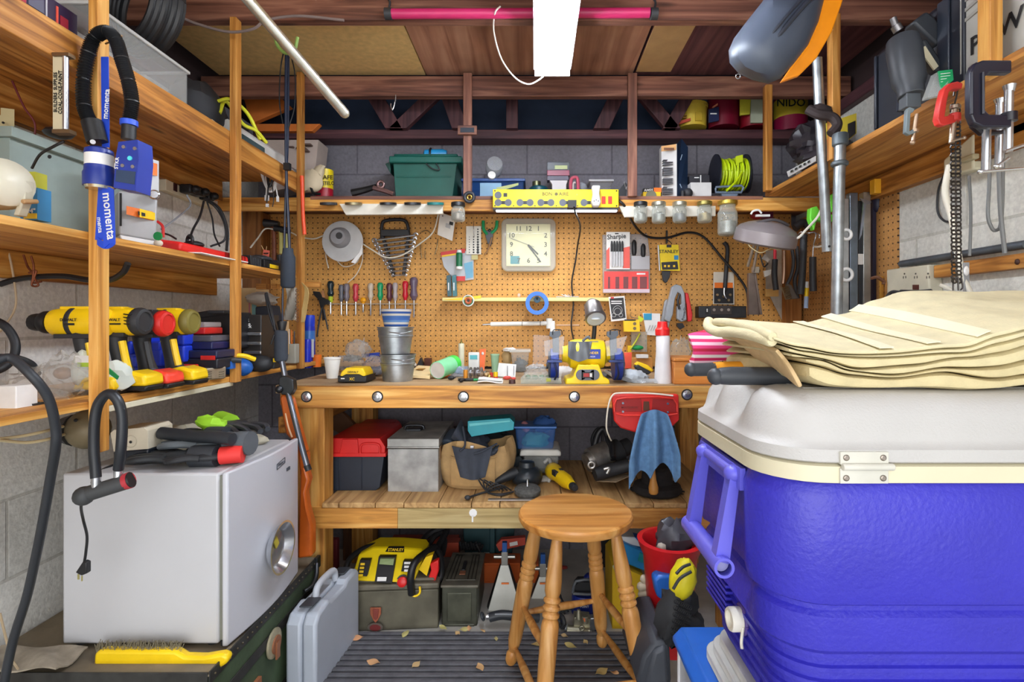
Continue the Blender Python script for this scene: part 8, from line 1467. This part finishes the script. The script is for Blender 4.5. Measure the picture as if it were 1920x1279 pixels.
for i in range(8): b.pt([(1478+i*.9,537+i*3,2.295),(1468+i,540+i*3,2.295),(1463+i*1.2,534+i*3.3,2.295)],.0025,6)
T.p('bristles',b)
b=MB(WHT); b.cyl(P(1513,528,2.35),P(1513,540,2.35),.008); b.m(YEL).cyl(P(1513,540,2.35),P(1512,556,2.35),.008); b.m(C(150,170,200,.4)).cyl(P(1512,556,2.35),P(1511,578,2.35),.009); one('yellow_tube','small white yellow and blue tube hanging above the towels','tube',b)
b=MB(CHR); b.pt([(1445,458,2.5),(1453,458,2.5),(1470,460,2.46),(1490,455,2.42),(1500,436,2.3),(1515,437,2.3),(1530,438,2.28),(1527,463,2.3),(1560,440,2.38)],.003); b.pt([(1530,438,2.28),(1536,440,2.28),(1536,447,2.28)],.003); one('wire_rail','thin wire rail carrying tools behind the hanging pipe','rail',b)
cord('white_cable','white cord end curving beside the hanging pipe',[(1527,463,2.3),(1534,463,2.1),(1548,460,1.86)],.004,C(230,226,214,.5))
# ---------------------------------------------------------------- right wall
b=MB(METAL(110,120,130,.5)); b.tube([rw(1690,495,.02),rw(1925,458,.02)],.012,12,0); one('conduit','blue grey conduit running along the right block wall','conduit',b)
b=MB(pine2('Y')); a,c=rw(1768,0),rw(2100,0); z1=rw(1768,498).z; b.b2(XR-.03,XR,.9,a.y,z1-.04,z1); b.m(C(60,30,20,.6)).ball(rw(1908,491,.03),(.006,.008,.008),8); one('batten','wooden batten with a dark knot fixed along the right wall','batten',b,None,.003)
T=Top('outlet_adapter','beige six outlet adapter plugged into the right wall','adapter',rw(1730,590,.02))
b=MB(C(212,208,186,.45)); b.prism([rw(1685,506,0),rw(1766,496,0),rw(1770,556,0),rw(1686,560,0)],(-.045,0,0)); T.p('body',b,.005)
b=MB(C(90,84,76,.5)); 
for x in (1696,1717,1740):
    q=rw(x,520,.0455); [b.box(q+V((0,dy,dz)),(.001,.003,.008)) for dy,dz in ((-.006,0),(.006,0))]; b.ball(q+V((0,0,.012)),.003,6)
b.m(C(90,40,30,.4)).prism([rw(1712,534,.0455),rw(1723,534,.0455),rw(1723,543,.0455),rw(1712,543,.0455)],(-.002,0,0)); T.p('sockets',b)
b=MB(BLK2); b.tube([rw(1745,548,.06),rw(1720,550,.07),rw(1690,549,.075)],.011,10); b.tube([rw(1690,549,.075),rw(1672,548,.08),rw(1662,560,.09),rw(1660,580,.10)],.006,8); one('black_plug','black plug and lead in the beige outlet adapter','plug',b)
cord('white_cable','pale cord and plug curling below the beige adapter',[(1720,560,1.835),(1712,575,1.80),(1700,570,1.75),(1685,555,1.7),(1675,563,1.68),(1668,578,1.66)],.006,C(226,218,200,.6))
cord('white_cable','white cord dropping from the beige adapter behind the towels',[(1762,534,1.62),(1785,545,1.6),(1795,560,1.6),(1800,585,1.6)],.006,C(226,222,206,.6))
T=Top('switch_box','cream plastic utility box on the right wall behind the clamps','box',rw(1825,310,.02))
b=MB(C(220,214,186,.5)); b.prism([rw(1792,300,0),rw(1850,250,0),rw(1850,318,0),rw(1792,334,0)],(-.04,0,0)); T.p('body',b,.006)
b=MB(C(196,186,150,.5)); b.box(rw(1818,297,.045),(.02,.05,.016)); T.p('switch',b,.004)
cord('white_cable','thick white cable hanging from the cream utility box behind the chain',[(1780,310,1.55),(1772,360,1.55),(1785,410,1.53),(1795,470,1.52),(1805,520,1.51),(1822,560,1.5),(1822,590,1.5)],.009,C(232,228,212,.5),'cable',None,10)
cord('black_cable','thin black cable looping on the right wall behind the chain',[(1772,325,1.70),(1760,355,1.735),(1758,395,1.738),(1770,414,1.71),(1790,415,1.665)],.0035,BLK2)
for i,(pts,r,lb) in enumerate((([(1817,330,1.5),(1820,400,1.5),(1818,480,1.5)],.004,'straight grey cable hanging right of the chain'),([(1853,216,1.42),(1855,330,1.42),(1852,400,1.42),(1858,425,1.42),(1866,432,1.42),(1876,420,1.42),(1880,350,1.42),(1880,216,1.42)],.0045,'looped grey cable under the clamps'),([(1872,215,1.4),(1873,320,1.4),(1876,400,1.4),(1884,475,1.4)],.0055,'stiff grey cable at the right of the clamps'))):
    cord('grey_cable',lb,pts,r,C(110,112,112,.4))
b=MB(C(150,152,154,.5)); b.pr(1808,492,1818,548,1.50,.006); b.m(WHT).ball(P(1812,508,1.49),(.008,.004,.014),8); one('steel_strap','flat grey strap ending the hanging cable on the right','strap',b,None,.001)
b=MB(DKM); b.box((XR-.02,1.40,1.685-.02),(.03,.10,.02)) ; one('dark_bracket','dark metal bracket on the wall under the right shelf','bracket',b)
# ---------------------------------------------------------------- clamps
def cclamp(lb,x0,y0,x1,y1,Y,mat,th,scr,grp,r=8,ext=0):
    # frame as a C open to the right; screw vertical on the right
    T=Top('c_clamp',lb,'clamp',P((x0+x1)/2,y1,Y),grp)
    k=Y/1000; w_=th
    q=[(x1,y0),(x0+r*2,y0),(x0+r*.6,y0+r*.6),(x0,y0+r*2),(x0,y1-r*2),(x0+r*.6,y1-r*.6),(x0+r*2,y1),(x1,y1),(x1,y1-w_),(x0+w_+r,y1-w_),(x0+w_,y1-w_-r),(x0+w_,y0+w_+r),(x0+w_+r,y0+w_),(x1,y0+w_)]
    b=MB(mat); b.pp(q,Y,.016); T.p('frame',b,.003)
    b=MB(mat); b.tube([P(x0+2,y0+r*2,Y-.002),P(x0+2,y1-r*2,Y-.002)],.003,6,0); b.tube([P(x0+w_-1,y0+r*2,Y-.002),P(x0+w_-1,y1-r*2,Y-.002)],.003,6,0); T.p('rib',b)
    return T
g='black G clamps on the right shelf'
T=cclamp('largest black G clamp in front, near the wooden post',1820,112,1898,238,1.00,C(30,30,44,.3),24,0,g,12)
b=MB(CHR); b.cyl(P(1892,165,1.01),P(1890,285,1.01),.0075); b.cyl(P(1893,160,1.01),P(1893,172,1.01),.011,.008); b.m(C(24,24,34,.3)).cyl(P(1892,212,1.008),P(1892,228,1.008),.013); T.p('screw',b)
b=MB(CHR); b.cyl(P(1884,284,1.0),P(1930,268,1.01),.003); T.p('tommy_bar',b)
for i,(x,ya,yb,xa,xb,lb) in enumerate(((1850,240,325,1838,1918,'second black G clamp hanging behind the largest'),(1875,190,315,1868,1892,'third black G clamp hanging behind the largest'))):
    T=Top('c_clamp',lb,'clamp',P(x,yb,1.04),g); Yc=1.045+.03*i
    b=MB(C(26,26,38,.3)); b.pp([(1826+i*8,120),(1834+i*8,114),(1838+i*8,230),(1870,244),(1885,242),(1885,250),(1845,252),(1826+i*6,236)],Yc+.0,.014); T.p('frame',b,.003)
    b=MB(CHR); b.cyl(P(x,ya,Yc),P(x-2,yb,Yc),.0075); b.cyl(P(x,ya-4,Yc),P(x,ya+4,Yc),.011,.008); T.p('screw',b)
    b=MB(CHR); b.cyl(P(xa,yb-3,Yc-.008),P(xb,yb-9-i*10,Yc-.008),.0028); b.ball(P(xa,yb-3,Yc-.008),.005,8); T.p('tommy_bar',b)
T=Top('c_clamp','red G clamp hooked on the right shelf edge','clamp',P(1780,245,1.12))
b=MB(C(206,50,44,.4)); b.pp([(1806,156),(1796,152),(1780,156),(1770,166),(1764,190),(1758,222),(1762,232),(1770,235),(1784,231),(1794,228),(1794,214),(1782,216),(1772,218),(1776,190),(1780,172),(1788,166),(1804,166)],1.10,.016); b.cyl(P(1790,213,1.108),P(1790,228,1.108),.011); T.p('frame',b,.002)
b=MB(METAL(190,170,150,.35)); b.cyl(P(1790,205,1.108),P(1784,268,1.108),.0055); b.cyl(P(1786,264,1.10),P(1808,258,1.10),.0025); b.ball(P(1808,258,1.10),.004,8); b.cyl(P(1790,198,1.108),P(1790,204,1.108),.009); T.p('screw',b)
T=Top('c_clamp','small grey G clamp hooked on the right shelf edge','clamp',P(1710,262,1.30))
b=MB(C(120,134,140,.4)); b.pp([(1701,205),(1706,200),(1716,204),(1713,210),(1708,212),(1706,246),(1716,240),(1718,248),(1706,253),(1698,248)],1.30,.012); T.p('frame',b,.002)
b=MB(METAL(190,164,140,.35)); b.cyl(P(1719,214,1.306),P(1711,268,1.306),.0045); b.ball(P(1711,267,1.306),.006,8); b.cyl(P(1715,243,1.306),P(1715,248,1.306),.009); T.p('screw',b)
# chain
b=MB(METAL(70,66,64,.35)); 
for s in (-1,1):
    for i in range(44):
        y=200+i*7.6; x=1791+s*4.5-(i*.02); q=P(x+ (i*.08),y,1.14+.006*s); b.torus(q,.0052,.0018,(1 if i%2 else .2,.2 if i%2 else 1,.3),8,5)
b.pt([(1788,180,1.12),(1791,165,1.12),(1795,172,1.12),(1790,195,1.13)],.0018); b.pt([(1787,520,1.14),(1787,545,1.14)],.0016); b.pt([(1796,520,1.14),(1797,545,1.14)],.0016); b.pt([(1803,522,1.14),(1805,538,1.14),(1801,544,1.14)],.0016)
one('steel_chain','long dark steel chain hanging from the red G clamp','chain',b)
